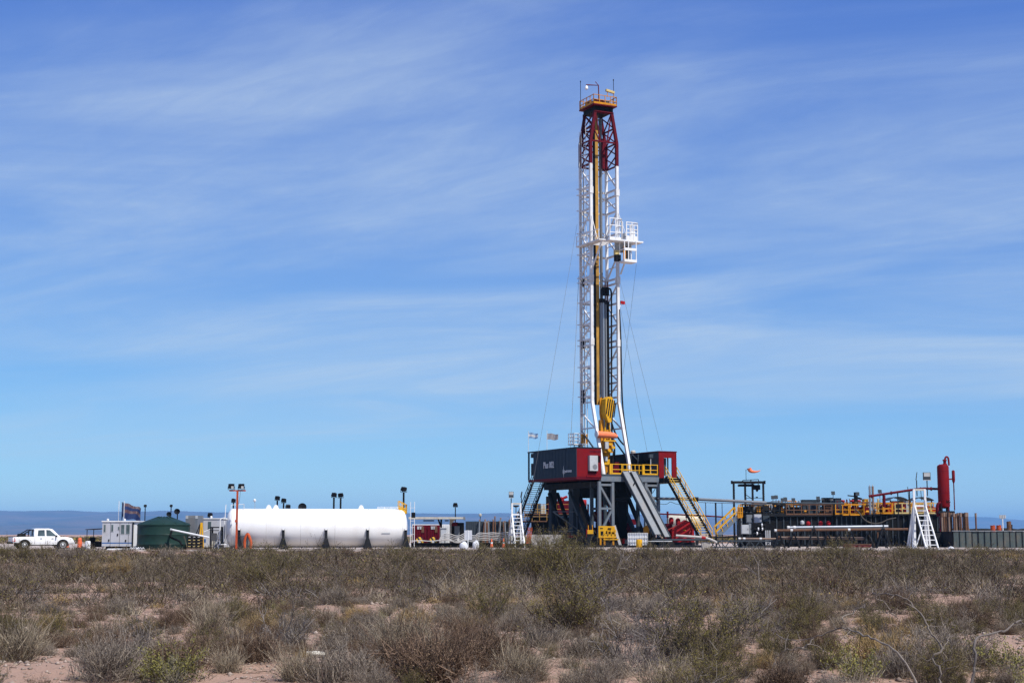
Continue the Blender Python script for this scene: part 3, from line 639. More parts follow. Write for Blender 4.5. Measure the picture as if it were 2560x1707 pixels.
limbs('long pale dead branch arching low over bare sand, forked at its tip', 15.2, [
    ('limb', [(1700, 1060), (1650, 933), (1545, 760), (1440, 675), (1330, 625), (1240, 592), (1170, 570), (1100, 590), (980, 635), (900, 655), (800, 650), (730, 615)], .0115, .004, 15.2, 17.6),
    ('side_limb', [(980, 635), (930, 680), (860, 710), (790, 715), (740, 770), (700, 840), (660, 880)], .008, .004, 16.9, 17.0),
    ('side_limb', [(1180, 545), (1170, 500), (1240, 470), (1290, 432), (1300, 425)], .008, .004, 17.5, 17.6)], M['limb'])
limbs('pale crooked dead branch rising to a looped twig tip', 15.8, [
    ('limb', [(1815, 1030), (1810, 930), (1805, 840), (1760, 770), (1815, 715), (1770, 630), (1720, 560), (1690, 500), (1620, 410), (1560, 370), (1490, 360), (1450, 345), (1390, 355), (1360, 340), (1370, 315), (1385, 335)], .012, .005, 15.8, 17.4),
    ('side_limb', [(1385, 335), (1395, 380), (1440, 400), (1470, 455), (1530, 510)], .008, .004, 17.4, 17.5), ('side_limb', [(1450, 345), (1480, 328), (1495, 345), (1470, 350)], .007, .004, 17.3, 17.3),
    ('side_limb', [(1815, 715), (1850, 650), (1870, 610)], .006, .003, 16.2, 16.4)], M['limb'])
limbs('dark dead branch bent sharply to one side', 15.5, [
    ('limb', [(2000, 1060), (2010, 933), (2030, 780), (2030, 650), (2130, 610), (2220, 590), (2290, 535), (2352, 545), (2420, 580)], .014, .008, 15.5, 16.2)], M['limb_dark'])
T = Thing('bleached_stick', 'short cream-coloured fallen stick lying on the sand', 'stick', loc=P(790, 1664, 19.2)); T.loc.z = T.o.location.z = float(gz(T.loc.x, T.loc.y))
T.path('stick', [V(-.12, 0, .05), V(0, .02, .05), V(.10, .05, .045)], [.034, .042, .030], M['cream'], 7); T.path('thin_end', [V(.10, .05, .045), V(.25, .15, .08), V(.36, .2, .16)], [.024, .018, .012], M['limb'], 6)
# ------------------------------------------------------------------ west side of the site: pickup, cabins, tanks
def floodlight(label, sx, Y, y_head, y_base=None, face=0, size=.5, mat='black', post='black', group='floodlights on poles', r=.05, lens=0, tilt=25, z0=PZ):
    T = Thing('floodlight', label, 'floodlight', sx=sx, Y=Y, group=group, z=z0)
    zh = T.zat(y_head); T.tube('pole', V(0, 0, 0), V(0, 0, zh - size * .65), r, M[post], n=8)
    a = math.radians(face); c, s = math.cos(a), math.sin(a); tz = math.radians(tilt)
    def q(x, y, z):                                      # head tilted about its own cross axis, then turned
        y2, z2 = y * math.cos(tz) - z * math.sin(tz), y * math.sin(tz) + z * math.cos(tz)
        return (x * c - y2 * s, x * s + y2 * c, zh + z2)
    m = MB(); h = size / 2
    m.quad_ring([[q(-h, -.12, -h * .85), q(h, -.12, -h * .85), q(h, -.12, h * .85), q(-h, -.12, h * .85)], [q(-h * .75, .18, -h * .6), q(h * .75, .18, -h * .6), q(h * .75, .18, h * .6), q(-h * .75, .18, h * .6)]])
    hd = T.part('lamp_head', m, M[mat])
    T.part('lens', MB().quad_ring([[q(-h * .86, -.135, -h * .7), q(h * .86, -.135, -h * .7), q(h * .86, -.135, h * .7), q(-h * .86, -.135, h * .7)], [q(-h * .86, -.122, -h * .7), q(h * .86, -.122, -h * .7), q(h * .86, -.122, h * .7), q(-h * .86, -.122, h * .7)]]), M['lens'] if lens else M['dark'], hd)
    m = MB(); m.bar((-h * 1.12, 0, zh - h * 1.2), (h * 1.12, 0, zh - h * 1.2), .04)
    for k in (-1, 1): m.bar((k * h * 1.1, 0, zh - h * 1.2), (k * h * 1.1, 0, zh + .04), .035)
    T.part('bracket', m, M[post]); return T

# --- pickup
def pickup():
    T = Thing('pickup_truck', 'muddy white double-cab pickup with black roll bar parked on the gravel', 'pickup', loc=(0, 0, 0), rot=30)
    c = P(103, 1371, 133.5); T.loc = T.o.location = V(c.x, c.y, PZ)
    T.loc = V(*T.loc)
    # side profile, x forward; body sides as swept section rings so that they bulge and tuck in
    L0, L1 = -2.65, 2.62; wm = .92
    def ring(x, z0, zb, z1, w, tuck):                    # a cross section: sill, waist, top
        return [(x, -w * .90, z0), (x, -w, z0 + (zb - z0) * .45), (x, -w * .985, zb), (x, -w * tuck, z1), (x, w * tuck, z1), (x, w * .985, zb), (x, w, z0 + (zb - z0) * .45), (x, w * .90, z0)]
    m = MB(); m.quad_ring([ring(x, z0, zb, z1, w, tk) for x, z0, zb, z1, w, tk in (
        (-2.62, .66, 1.02, 1.06, .84, .97), (-2.56, .60, 1.04, 1.09, .89, .97), (-2.0, .56, 1.05, 1.10, .91, .97), (-.86, .42, 1.05, 1.10, .92, .97), (-.80, .42, 1.05, 1.10, .92, .97), (1.25, .42, 1.02, 1.08, .92, .95),
        (1.55, .42, 1.0, 1.07, .91, .90), (2.1, .50, .97, 1.05, .90, .88), (2.45, .52, .90, .97, .85, .82), (2.62, .52, .72, .76, .74, .78))])
    body = T.part('body', m, M['truck_white'], smooth=True)
    m = MB(); m.quad_ring([[(x, -w0, z0), (x2, -w1, z1), (x2, w1, z1), (x, w0, z0)] for x, z0, x2, z1, w0, w1 in ((-.83, 1.08, -.80, 1.77, .87, .70), (-.70, 1.08, -.62, 1.80, .88, .70), (.75, 1.07, .42, 1.80, .88, .70), (1.42, 1.06, .74, 1.74, .87, .70))])
    T.part('cab', m, M['truck_white'], smooth=True)
    for s in (-1, 1):
        for nm, pl in (('rear_window', [(-.55, 1.14), (-.48, 1.66), (.06, 1.68), (.08, 1.14)]), ('front_window', [(.20, 1.14), (.20, 1.69), (.52, 1.66), (1.10, 1.14)])):
            r0 = []; r1 = []
            for x, z in pl:
                w = .88 - (.18) * (z - 1.07) / .72; r0.append((x, s * (w + .008), z)); r1.append((x, s * (w - .03), z))
            wn = T.part(nm, MB().quad_ring([r0, r1]), M['glass'], body)
        for x in (-.25, .72): T.box('door_handle', (x, s * .935, .94), (.20, .03, .04), M['dark'], body)
        for x in (-.78, .14, 1.16): T.box('door_seam', (x, s * .914, .78), (.014, .02, .62), M['dark'], body)
        T.box('wing_mirror', (1.02, s * 1.04, 1.14), (.12, .20, .16), M['dark'])
        T.part('tail_light', MB().quad_ring([[(-2.635, s * .80, .70), (-2.635, s * .80, 1.0), (-2.46, s * .915, 1.0), (-2.40, s * .935, .70)], [(-2.5, s * .7, .70), (-2.5, s * .7, 1.0), (-2.42, s * .8, 1.0), (-2.38, s * .8, .70)]]), M['red_lamp'])
        T.part('headlight', MB().quad_ring([[(2.56, s * .55, .80), (2.56, s * .55, .92), (2.28, s * .895, .93), (2.26, s * .905, .82)], [(2.4, s * .5, .80), (2.4, s * .5, .92), (2.2, s * .8, .93), (2.2, s * .8, .82)]]), M['lens'])
        for x in (-1.62, 1.62):
            arch = [(x + .50 * math.cos(t), .40 + .48 * math.sin(t)) for t in np.linspace(-.25, math.pi + .25, 12)]
            T.part('wheel_arch', MB().prism(arch, s * .80, s * .935), M['black'], body)
            tw = T.part('wheel', MB().lathe([(.26, -.12), (.36, -.13), (.39, -.07), (.39, .07), (.36, .13), (.26, .12)], 24, (x, s * .83, .39), 'y'), M['tyre'], smooth=True)
            T.part('rim', MB().lathe([(.04, -.135), (.10, -.13), (.14, -.10), (.22, -.125), (.235, -.12), (.235, .12), (.05, .12)], 18, (x, s * .835, .39), 'y'), M['alu'], tw, smooth=True)
    T.part('windscreen', MB().quad_ring([[(1.38, -.74, 1.11), (.80, -.62, 1.71), (.80, .62, 1.71), (1.38, .74, 1.11)], [(1.32, -.74, 1.08), (.74, -.62, 1.68), (.74, .62, 1.68), (1.32, .74, 1.08)]]), M['glass'])
    T.part('tailgate', MB().box((-2.63, 0, .86), (.04, 1.44, .40)), M['truck_white']); T.box('rear_bumper', (-2.66, 0, .56), (.18, 1.6, .14), M['dark']); T.box('front_bumper', (2.60, 0, .56), (.16, 1.5, .20), M['ltgrey'])
    T.box('bed_rim', (-1.72, 0, 1.11), (1.82, 1.78, .04), M['black']); T.box('badge', (-2.655, .15, .88), (.01, .22, .05), M['dark'])
    for s in (-1, 1): T.path('roll_bar', [V(-.98, s * .74, 1.12), V(-.95, s * .68, 1.68), V(-1.05, s * .66, 1.70), V(-1.95, s * .74, 1.15)], .045, M['black'])
    T.bar('cross_bar', V(-.96, -.68, 1.68), V(-.96, .68, 1.68), .08, M['black']); T.box('spare_tyre', (-1.75, -.2, 1.24), (.6, .55, .22), M['tyre'])
    T.box('chassis', (0, 0, .42), (4.4, 1.1, .16), M['black']); return T
pickup()
# --- barrels / cones
def cone(label, sx, Y, y_top, cat='cone', w=.42, group='traffic cones on the pad', col='cone'):
    T = Thing('traffic_cone', label, cat, sx=sx, Y=Y, group=group); h = max(.4, T.zat(y_top)); T.box('base', (0, 0, .025), (w, w, .05), M['dark'])
    b_ = T.part('cone', MB().lathe([(w * .38, .05), (w * .10, h * .96), (w * .07, h)], 12), M[col], smooth=True); T.part('band', MB().lathe([(w * .27, h * .45), (w * .21, h * .65)], 12), M['white'], b_)
T = Thing('traffic_barrel', 'tall ribbed orange traffic barrel standing between pickup and cabin', 'barrel', sx=199, Y=140)
T.part('body', MB().lathe([(.22, .08), (.24, .10), (.20, .42), (.22, .44), (.17, .74), (.19, .76), (.13, .98), (.11, 1.0)], 16), M['cone'], smooth=True); T.part('base', MB().lathe([(.34, 0), (.34, .08), (.22, .09)], 14), M['rubber'])
T = Thing('traffic_barrel', 'orange traffic barrel half hidden behind the bonnet of the pickup', 'barrel', sx=166, Y=143)
T.part('body', MB().lathe([(.22, .08), (.24, .10), (.20, .42), (.22, .44), (.17, .74), (.19, .76), (.13, 1.06), (.11, 1.08)], 16), M['cone'], smooth=True); T.part('base', MB().lathe([(.34, 0), (.34, .08), (.22, .09)], 14), M['rubber'])
cone('small orange cone beside the white light tower, closer to the dirt bags', 1229, 149, 1346, group=None); cone('small orange cone at the foot of the white light tower', 1259, 149.5, 1345, group=None)
# --- dark lean-to with clutter
T = Thing('shade_shelter', 'small dark frame shelter with flat roof beside the grey cabin', 'shelter', sx=238, Y=139)
for x in (-.62, .85):
    for y in (-.6, 1.6): T.tube('post', V(x, y, 0), V(x, y, 1.72), .035, M['dark'])
T.part('roof', MB().quad_ring([[(-.75, -.75, 1.70), (1.2, -.75, 1.83), (1.2, 1.8, 1.83), (-.75, 1.8, 1.70)], [(-.75, -.75, 1.75), (1.2, -.75, 1.88), (1.2, 1.8, 1.88), (-.75, 1.8, 1.75)]]), M['dark'])
T.box('screen', (-.55, .3, .45), (.05, 1.6, .8), M['dark']); T.box('cupboard', (.95, .6, .82), (.42, .5, 1.6), M['cream']); T.box('shelf', (.95, .33, .75), (.42, .04, .06), M['black'], None); T.box('bench', (.2, .8, .4), (.9, .5, .5), M['dark'])
single('rubbish_bin', MB().lathe([(.20, 0), (.26, .7), (.30, .95), (.28, 1.0), (.05, 1.05)], 12), M['black'], 'dark wheelless bin in the shelter beside the grey cabin', 'bin', loc=(Xat(231, 139.3, 1), 139.3, PZ), smooth=True)
single('plastic_drum', MB().lathe([(.22, 0), (.24, .05), (.24, .62), (.2, .7), (.06, .72)], 14), M['sacking'], 'pale plastic drum outside the dark shelter', 'drum', loc=(Xat(220, 138.5, 1), 138.5, PZ), smooth=True)
# --- grey cabin
T = Thing('site_cabin', 'grey site cabin with narrow windows and blue stripe, raised on a skid', 'cabin', sx=298, Y=136.2)
xl, xr = T.at(255, 1340, -1.2).x, T.at(331, 1340, -1.2).x; zt, zb = T.zat(1304, 0, -1.2), T.zat(1365, 0, -1.2)
wall = T.mm('walls', (xl, -1.2, zb), (xr, 1.3, zt), M['cabin']); T.mm('roof', (xl - .06, -1.27, zt), (xr + .55, 1.36, zt + .10), M['white'])
T.mm('end_wall', (xr + .02, -1.14, zb), (xr + .50, 1.3, zt - .01), M['white']); T.box('drainpipe', (xr + .04, -1.24, (zb + zt) / 2), (.09, .08, zt - zb - .05), M['black'])  # end wall coloured white for the sun on it, long walls grey
T.mm('stripe', (xl + .02, -1.208, zb + .24), (xr - .02, -1.202, zb + .34), M['blue']); T.mm('skid', (xl + .3, -1.0, zb - .18), (xr + .2, 1.2, zb - .002), M['black'])
for k in (xl + .35, xr - .25): T.mm('support_block', (k - .15, -.9, 0), (k + .15, 1.1, zb - .18), M['dark'])
for sx, w, y0, y1 in ((262, .10, 1310, 1330), (281, .11, 1310, 1329), (297, .08, 1315, 1325), (307, .17, 1310, 1335), (320, .18, 1310, 1335)):
    x = T.at(sx, 1320, -1.2).x; wd = T.mm('window', (x - w, -1.225, T.zat(y1, 0, -1.2)), (x + w, -1.19, T.zat(y0, 0, -1.2)), M['ltgrey'], wall); T.mm('pane', (x - w + .03, -1.232, T.zat(y1, 0, -1.2) + .04), (x + w - .03, -1.222, T.zat(y0, 0, -1.2) - .04), M['glass'], wall)
for sx in (276, 299, 321): x = T.at(sx, 1340, -1.2).x; T.mm('panel_seam', (x - .012, -1.21, zb + .02), (x + .012, -1.198, zt - .03), M['dark'], wall)
for sx, sy in ((272, 1350), (314, 1351), (294, 1336)): q = T.at(sx, sy, -1.23); T.box('latch', (q.x, -1.23, q.z), (.10, .05, .18), M['dark'], wall)
for sx in (269, 311): q = T.at(sx, 1304, -1.2); T.part('roof_lamp', MB().lathe([(.09, 0), (.11, .05), (.10, .16), (.03, .2)], 10, (q.x, -1.15, zt + .09)), M['white'], smooth=True)
M['flag_mix'] = paint('dull_red_white_cloth', (.16, .10, .11), .8, dirt=.6, dirtcol=(.5, .48, .48), scale=3, var=.3)
# flags behind the cabin
def flag(label, sx, Y, y_top, y0, y1, sx1, bands, droop=0, group=None, pole='white', z=PZ, ybase=None, rp=.03, name='flagpole', cloth_x0=None):
    T = Thing(name, label, 'flag', sx=sx, Y=Y, group=group, z=z); zt = T.zat(y_top); T.tube('pole', V(0, 0, 0), V(0, 0, zt), rp, M[pole], n=8)
    if bands:
        w = (sx1 - sx) / F * Y; za, zc = T.zat(y0), T.zat(y1); n = 14; nb = len(bands); cl = None
        for bi, mt in enumerate(bands):
            rows = []
            for j in (bi / nb, (bi + 1) / nb):
                row = []
                for i in range(n + 1):
                    u = i / n; x = w * u; y = .26 * math.sin(u * 10 + j * 2.2) * (.25 + u) * (w / 1.6); z = za + (zc - za) * j * (1 - .22 * u) - droop * u ** 1.6 + .11 * math.sin(u * 9 + 3 * j) * u
                    row.append((x, y, z))
                rows.append(row)
            m = MB(); b0 = len(m.v)
            for r in rows: m.v.extend(r)
            m.v.extend([(p[0], p[1] + .012, p[2]) for r in rows for p in r]); k = n + 1
            for i in range(n): m.f.append((i, i + 1, k + i + 1, k + i)); m.f.append((2 * k + i, 3 * k + i, 3 * k + i + 1, 2 * k + i + 1))
            o_ = T.part('cloth' if cl is None else 'cloth_band', m, M[mt], cl, smooth=True); cl = cl or o_
    return T
flag('bare white flagpole behind the grey cabin', 294, 141, 1252, 0, 0, 0, None, group=None)
flag('white flagpole with torn dark blue, red and white flag behind the grey cabin', 307, 140, 1252, 1257, 1298, 350, ['flag_mix', 'flag_blue', 'flag_mix', 'flag_blue', 'flag_blue'], droop=.55)
flag('narrow dark blue banner on a pole behind the grey cabin', 302, 140.6, 1254, 1256, 1297, 306.5, ['flag_blue'], pole='slate')
for sx, yh, Y, lb in ((360, 1263, 143, 'thin dark lamp pole between flags and green tank'), (425, 1263, 146, 'thin dark lamp pole above the green tank, next to two dishes')):
    floodlight(lb, sx, Y, yh, size=.22, group=None, r=.045, tilt=10, face=20)
# --- green water tank
T = Thing('water_tank', 'round dark green plastic water tank with shallow conical roof', 'tank', sx=408, Y=133)
R = 64 / F * 133; zr_, zt = T.zat(1311, 0, -R), T.zat(1291, 0, 0)
T.part('body', MB().lathe([(R * .985, 0), (R, .05), (R, .42), (R * 1.012, .46), (R, .5), (R, 1.22), (R * 1.012, 1.27), (R, 1.32), (R, zr_ - .08), (R * 1.02, zr_ - .05), (R * 1.02, zr_)], 56), M['green'], smooth=True)
rf = T.part('roof', MB().lathe([(R * 1.015, zr_ - .003), (R * .99, zr_ + .05), (R * .62, zr_ + (zt - zr_) * .58), (R * .18, zt - .02), (.05, zt)], 56), M['green'], smooth=True)
for k in range(12):
    a = 2 * math.pi * k / 12 + .2; T.bar('roof_rib', V(math.cos(a) * R * .98, math.sin(a) * R * .98, zr_ + .075), V(math.cos(a) * R * .2, math.sin(a) * R * .2, zt + .01), .07, M['green'], .05, parent=rf)
T.part('hatch', MB().lathe([(.24, 0), (.26, .08), (.2, .12)], 16, (-.75, -1.25, zr_ + .18)), M['black'], rf)
T.path('outlet_bracket', smooth_pts([T.at(430, 1325, -R - .05), T.at(426, 1340, -R - .12), T.at(436, 1347, -R - .25), T.at(448, 1352, -R - .5), T.at(455, 1362, -R - .8)]), .09, M['black'], 8)
T2 = Thing('drain_pipe', 'white plastic pipe slanting from the green tank towards the ladder', 'pipe', sx=475, Y=130)
T2.path('pipe', [T2.at(428, 1323, .2), T2.at(523, 1343, -.4)], .075, M['white'], 10); T2.tube('collar', T2.at(426, 1322.6, .21), T2.at(432, 1323.9, .18), .095, M['ltgrey'])
# dishes, dome
def dish(label, sx, sy, Y, r, face, z0=PZ, group=None):
    T = Thing('satellite_dish', label, 'dish', sx=sx, Y=Y, group=group, z=z0); zc = T.zat(sy); a = math.radians(face)
    n = V(math.sin(a), -math.cos(a), .35).normalized(); u = n.cross(V(0, 0, 1)).normalized(); w = u.cross(n); m = MB(); rings = []
    for t, o in ((0.02, .20), (.5, .14), (.85, .05), (1.0, 0), (1.0, -.02), (.5, .17), (.02, .24)): rings.append([V(0, 0, zc) - n * o + (u * math.cos(q) + w * math.sin(q)) * r * t for q in np.linspace(0, 6.283, 21)[:-1]])
    T.part('reflector', m.quad_ring(rings), M['dark'], smooth=True); T.tube('mast', V(0, .25, 0), V(0, .2, zc - r * .2), .05, M['dark']); T.tube('feed_arm', V(0, 0, zc - r * .8), V(0, 0, zc) + n * r * .7, .025, M['dark'])
dish('small dark satellite dish behind the green tank roof', 420, 1285, 139, .23, 20); dish('dark satellite dish above the green tank roof', 440, 1278, 140, .27, 10); dish('large black satellite dish showing above the white storage tank', 754, 1267, 146, .40, 5)
T = Thing('supply_truck', 'white vehicle roof with blue lettering band behind the green tank', 'vehicle', sx=450, Y=142)
T.mm('body', (-1.1, -1, .4), (1.1, 1.6, 1.6), M['white']); T.part('cab', MB().prism([(-1.0, 1.6), (-.8, 1.95), (-.3, 2.08), (.5, 2.08), (.9, 1.95), (1.05, 1.6)], -.9, 1.5), M['white'], smooth=True); T.mm('blue_band', (-.7, -.93, 1.72), (.85, -.905, 1.9), M['blue'])
for x in (-.7, .7): T.part('wheel', MB().lathe([(.38, -.12), (.42, -.08), (.42, .08), (.38, .12)], 18, (x, -.9, .42), 'y'), M['tyre'])
# grey container cabins between green and white tank
T = Thing('container_cabin', 'plain grey container cabin standing between green tank and yellow ladder', 'cabin', sx=480, Y=137)
a, b_ = T.at(463, 1330, -1.2), T.at(494, 1330, -1.2); zt = T.zat(1288, 0, -1.2); T.mm('walls', (a.x, -1.2, .15), (b_.x, 1.2, zt), M['grey']); T.mm('skid', (a.x + .1, -1.0, 0), (b_.x - .1, 1.0, .15), M['black'])
for q in ((a.x + .12, zt - .15), (b_.x - .12, zt - .15)): T.box('corner_casting', (q[0], -1.21, q[1]), (.22, .06, .28), M['ltgrey'])
for k in range(9): x = a.x + .1 + (b_.x - a.x - .2) * k / 8; T.box('wall_rib', (x, -1.215, zt / 2 + .1), (.035, .03, zt - .5), M['grey'])
T = Thing('container_cabin', 'long low grey container cabin behind the yellow ladder, with dark doorway', 'cabin', sx=535, Y=139.5)
a, b_ = T.at(495, 1330, -1.2), T.at(572, 1330, -1.2); zt = T.zat(1297, 0, -1.2); wl = T.mm('walls', (a.x, -1.2, .15), (b_.x, 1.2, zt), M['cabin']); T.mm('roof', (a.x - .05, -1.26, zt), (b_.x + .05, 1.26, zt + .09), M['white']); T.mm('skid', (a.x + .1, -1.0, 0), (b_.x - .1, 1.0, .15), M['black'])
for sx in (497, 524): q = T.at(sx, 1313, -1.21); T.box('window', (q.x, -1.215, q.z), (.28, .04, .7), M['glass'], wl)
q = T.at(505, 1351, -1.2); T.box('blue_panel', (q.x, -1.212, q.z), (.7, .02, .3), M['blue'], wl); q = T.at(528, 1297, -1.1); T.part('roof_lamp', MB().lathe([(.09, 0), (.11, .05), (.10, .16), (.03, .2)], 10, (q.x, -1.1, zt + .09)), M['white'])
floodlight('short black floodlight on the long low grey cabin', 523, 138.6, 1286, size=.38, group=None, face=30)
T = Thing('ladder', 'yellow A-frame step ladder in front of the grey cabin', 'ladder', sx=504, Y=135)
for sx0, sx1 in ((503, 498), (505, 509)):
    T.bar('rail', T.at(sx0, 1306, 0), T.at(sx1, 1378, -.35), .11, M['yellow'])
for k in range(1, 9): t_ = k / 9; T.bar('rung', T.at(503 - 5 * t_, 1306 + 72 * t_, -.35 * t_), T.at(505 + 4 * t_, 1306 + 72 * t_, -.35 * t_), .04, M['yellow'])
T.bar('back_leg', T.at(502, 1308, .05), T.at(489, 1365, .9), .06, M['slate']); T.bar('back_leg', T.at(500, 1310, .05), T.at(480, 1362, .9), .06, M['slate'])
T = Thing('crate_stack', 'stack of black plastic crates with yellow clips on a pallet', 'crates', sx=487.5, Y=131.5)
zp = .12; T.box('pallet', (0, 0, .06), (1.25, 1.0, .12), M['rust2'])
for r in range(4):
    for c_ in range(3): cr = T.box('crate', ((c_ - 1) * .39, 0, zp + .13 + r * .265), (.375, .9, .25), M['black']); T.box('clip', ((c_ - 1) * .39, -.46, zp + .16 + r * .265), (.19, .03, .06), M['pale_yellow'] if r < 3 else M['ltgrey'], cr)
T = Thing('shelf_rack', 'dark open steel rack with leaning boards beside the white storage tank', 'rack', sx=541, Y=135.6)
zt = T.zat(1316); xa, xb = T.at(529, 1330, 0).x, T.at(554, 1330, 0).x
for x in (xa, xb):
    for y in (-.4, .4): T.bar('upright', V(x, y, 0), V(x, y, zt), .12, M['dark'])
T.box('top_beam', ((xa + xb) / 2, -.4, zt - .06), (xb - xa, .10, .10), M['dark']); T.box('shelf', ((xa + xb) / 2, 0, zt - .33), (xb - xa, .8, .06), M['dark'])
T.box('panel', (xa + .25, .1, .7), (.42, .04, 1.4), M['cream'])
for k in range(3): T.bar('board', V(xa + .35 + k * .13, -.25, 0), V(xa + .62 + k * .13, .15, 1.5), .06, M['ltgrey'])
T.bar('side_pole', V(xa - .05, -.5, zt - .2), V(xa - .55, -.7, zt - .45), .04, M['white'])
# --- white storage tank
M['seam'] = paint('weld_seam_paint', (.60, .59, .57), .5, dirt=.5, dirtcol=(.42, .36, .30))
def big_tank():
    T = Thing('storage_tank', 'long white horizontal cylindrical storage tank on dark saddles', 'tank', sx=806, Y=136, rot=9)
    xl, xr = T.at(579, 1320, -1.2).x, T.at(1006, 1320, -1.2).x; r = 1.70; zc = r + .14
    prof = [(.02, xl - .52), (r * .45, xl - .48), (r * .75, xl - .36), (r * .93, xl - .18), (r, xl), (r, xr), (r * .93, xr + .18), (r * .75, xr + .36), (r * .45, xr + .48), (.02, xr + .52)]
    T.part('shell', MB().lathe(prof, 64, (0, 0, zc), 'x'), M['tank_white'], smooth=True)
    for sx in (597.5, 708, 815, 919, 1021):
        x = T.at(sx, 1340, -1.75).x; x = min(x, xr + .25); m = MB()
        m.prismx([(-1.0, 0), (-1.86, 0), (-1.86, .4), (-1.80, 1.0), (-1.79, 1.78), (-1.70, 1.78), (-1.60, 1.1), (-1.2, .55), (-.6, .16), (0, .10), (0, 0)], x - .12, x + .12)
        m.prismx([(1.0, 0), (1.86, 0), (1.86, .4), (1.80, 1.0), (1.79, 1.78), (1.70, 1.78), (1.60, 1.1), (1.2, .55), (.6, .16), (0, .10), (0, 0)], x - .09, x + .09)
        sd = T.part('saddle', m, M['dark']); T.part('foot', MB().prism([(x - .52, 0), (x + .52, 0), (x + .38, .14), (x + .14, .95), (x - .14, .95), (x - .38, .14)], -1.95, -1.80), M['dark'], sd); T.box('bolt_plate', (x, -1.84, 1.74), (.20, .10, .14), M['tank_white'], sd)
    for sx in (672, 690, 903):
        x = T.at(sx, 1270, 0).x; T.part('lifting_lug', MB().prism([(x - .28, zc + r - .04), (x + .28, zc + r - .04), (x + .14, zc + r + .28), (x, zc + r + .36), (x - .14, zc + r + .28)], -.05, .05), M['tank_white'])
    for i in range(6): T.part('seam', MB().lathe([(r + .002, xl + (xr - xl) * i / 5 - .02), (r + .008, xl + (xr - xl) * i / 5), (r + .002, xl + (xr - xl) * i / 5 + .02)], 64, (0, 0, zc), 'x'), M['seam'], smooth=True)
    # handrail and fittings on the west head
    railing(T, [V(xl - .1, -.5, zc + r - .08), V(xl + 1.0, -.5, zc + r - .02), V(xl + 1.0, .5, zc + r - .02)], .42, M['white'], 1.0, .022, 1, name='top_railing')
    m = MB()
    for y in (-.35, .05): m.bar((xl - .75, y, .05), (xl - .55, y, zc + r + .35), .05)
    T.part('ladder_rail', m, M['white'])
    for k in range(11): T.bar('ladder_rung', V(xl - .75 + .2 * k / 11, -.35, .3 + k * .32), V(xl - .75 + .2 * k / 11, .05, .3 + k * .32), .035, M['white'])
    T.path('head_pipe', smooth_pts([V(xl - .35, -.9, 2.6), V(xl - .95, -.9, 2.62), V(xl - 1.0, -.9, 1.9), V(xl - 1.0, -.9, .4)]), .055, M['white'], 8)
    T.part('valve', MB().lathe([(.05, -.14), (.14, -.12), (.14, .12), (.05, .14)], 12, (xl - .62, -.95, 2.62), 'x'), M['ltgrey']); T.path('drain_line', [V(xl - .3, -1.0, .42), V(xl - 1.1, -1.1, .42), V(xl - 1.1, -1.1, .05)], .045, M['white'], 8)
    T.box('gauge_board', (xl - .62, .35, 1.5), (.06, .5, 1.2), M['ltgrey']); T.box('pump_box', (xl - .9, -.4, .35), (.5, .5, .6), M['slate'])
    # yellow cage at the east end
    railing(T, [V(xr - .25, -.6, zc + r - .12), V(xr + .42, -.6, zc + r - .45), V(xr + .42, .6, zc + r - .45), V(xr - .25, .6, zc + r - .12)], .85, M['yellow'], .45, .03, 2, .25, name='yellow_cage')
    railing(T, [V(xr - 2.1, .3, zc + r - .02), V(xr - .3, .3, zc + r - .02)], .22, M['white'], .6, .02, 2, name='top_railing')
    T.box('nameplate', (T.at(965, 1340, -1.7).x, -1.665, zc - .42), (.75, .02, .06), M['ltgrey'])
    hs = [(T.at(618, 1330, -1.95), 612, 1368), (T.at(620, 1330, -1.95), 628, 1368)]
    T.bar('hose_post', V(T.at(619, 1333, -2).x, -2.0, 0), V(T.at(619, 1331, -2).x, -2.0, T.zat(1331, 0, -2)), .16, M['slate']); T.bar('hose_bar', T.at(597, 1340, -1.9), T.at(619, 1340, -2), .05, M['slate'])
    return T
TK = big_tank()
T = Thing('orange_hose', 'orange hose hung in a loop over a post at the end of the white tank', 'hose', sx=619, Y=133.2)
m = MB(); m.path(smooth_pts([T.at(613, 1371, -.2), T.at(611.5, 1356, -.2), T.at(614, 1343, -.2), T.at(619, 1334, -.2), T.at(624, 1343, -.25), T.at(627.5, 1356, -.25), T.at(626, 1371, -.25)]), .12, 8); T.part('hose', m, M['hose_orange'], smooth=True)
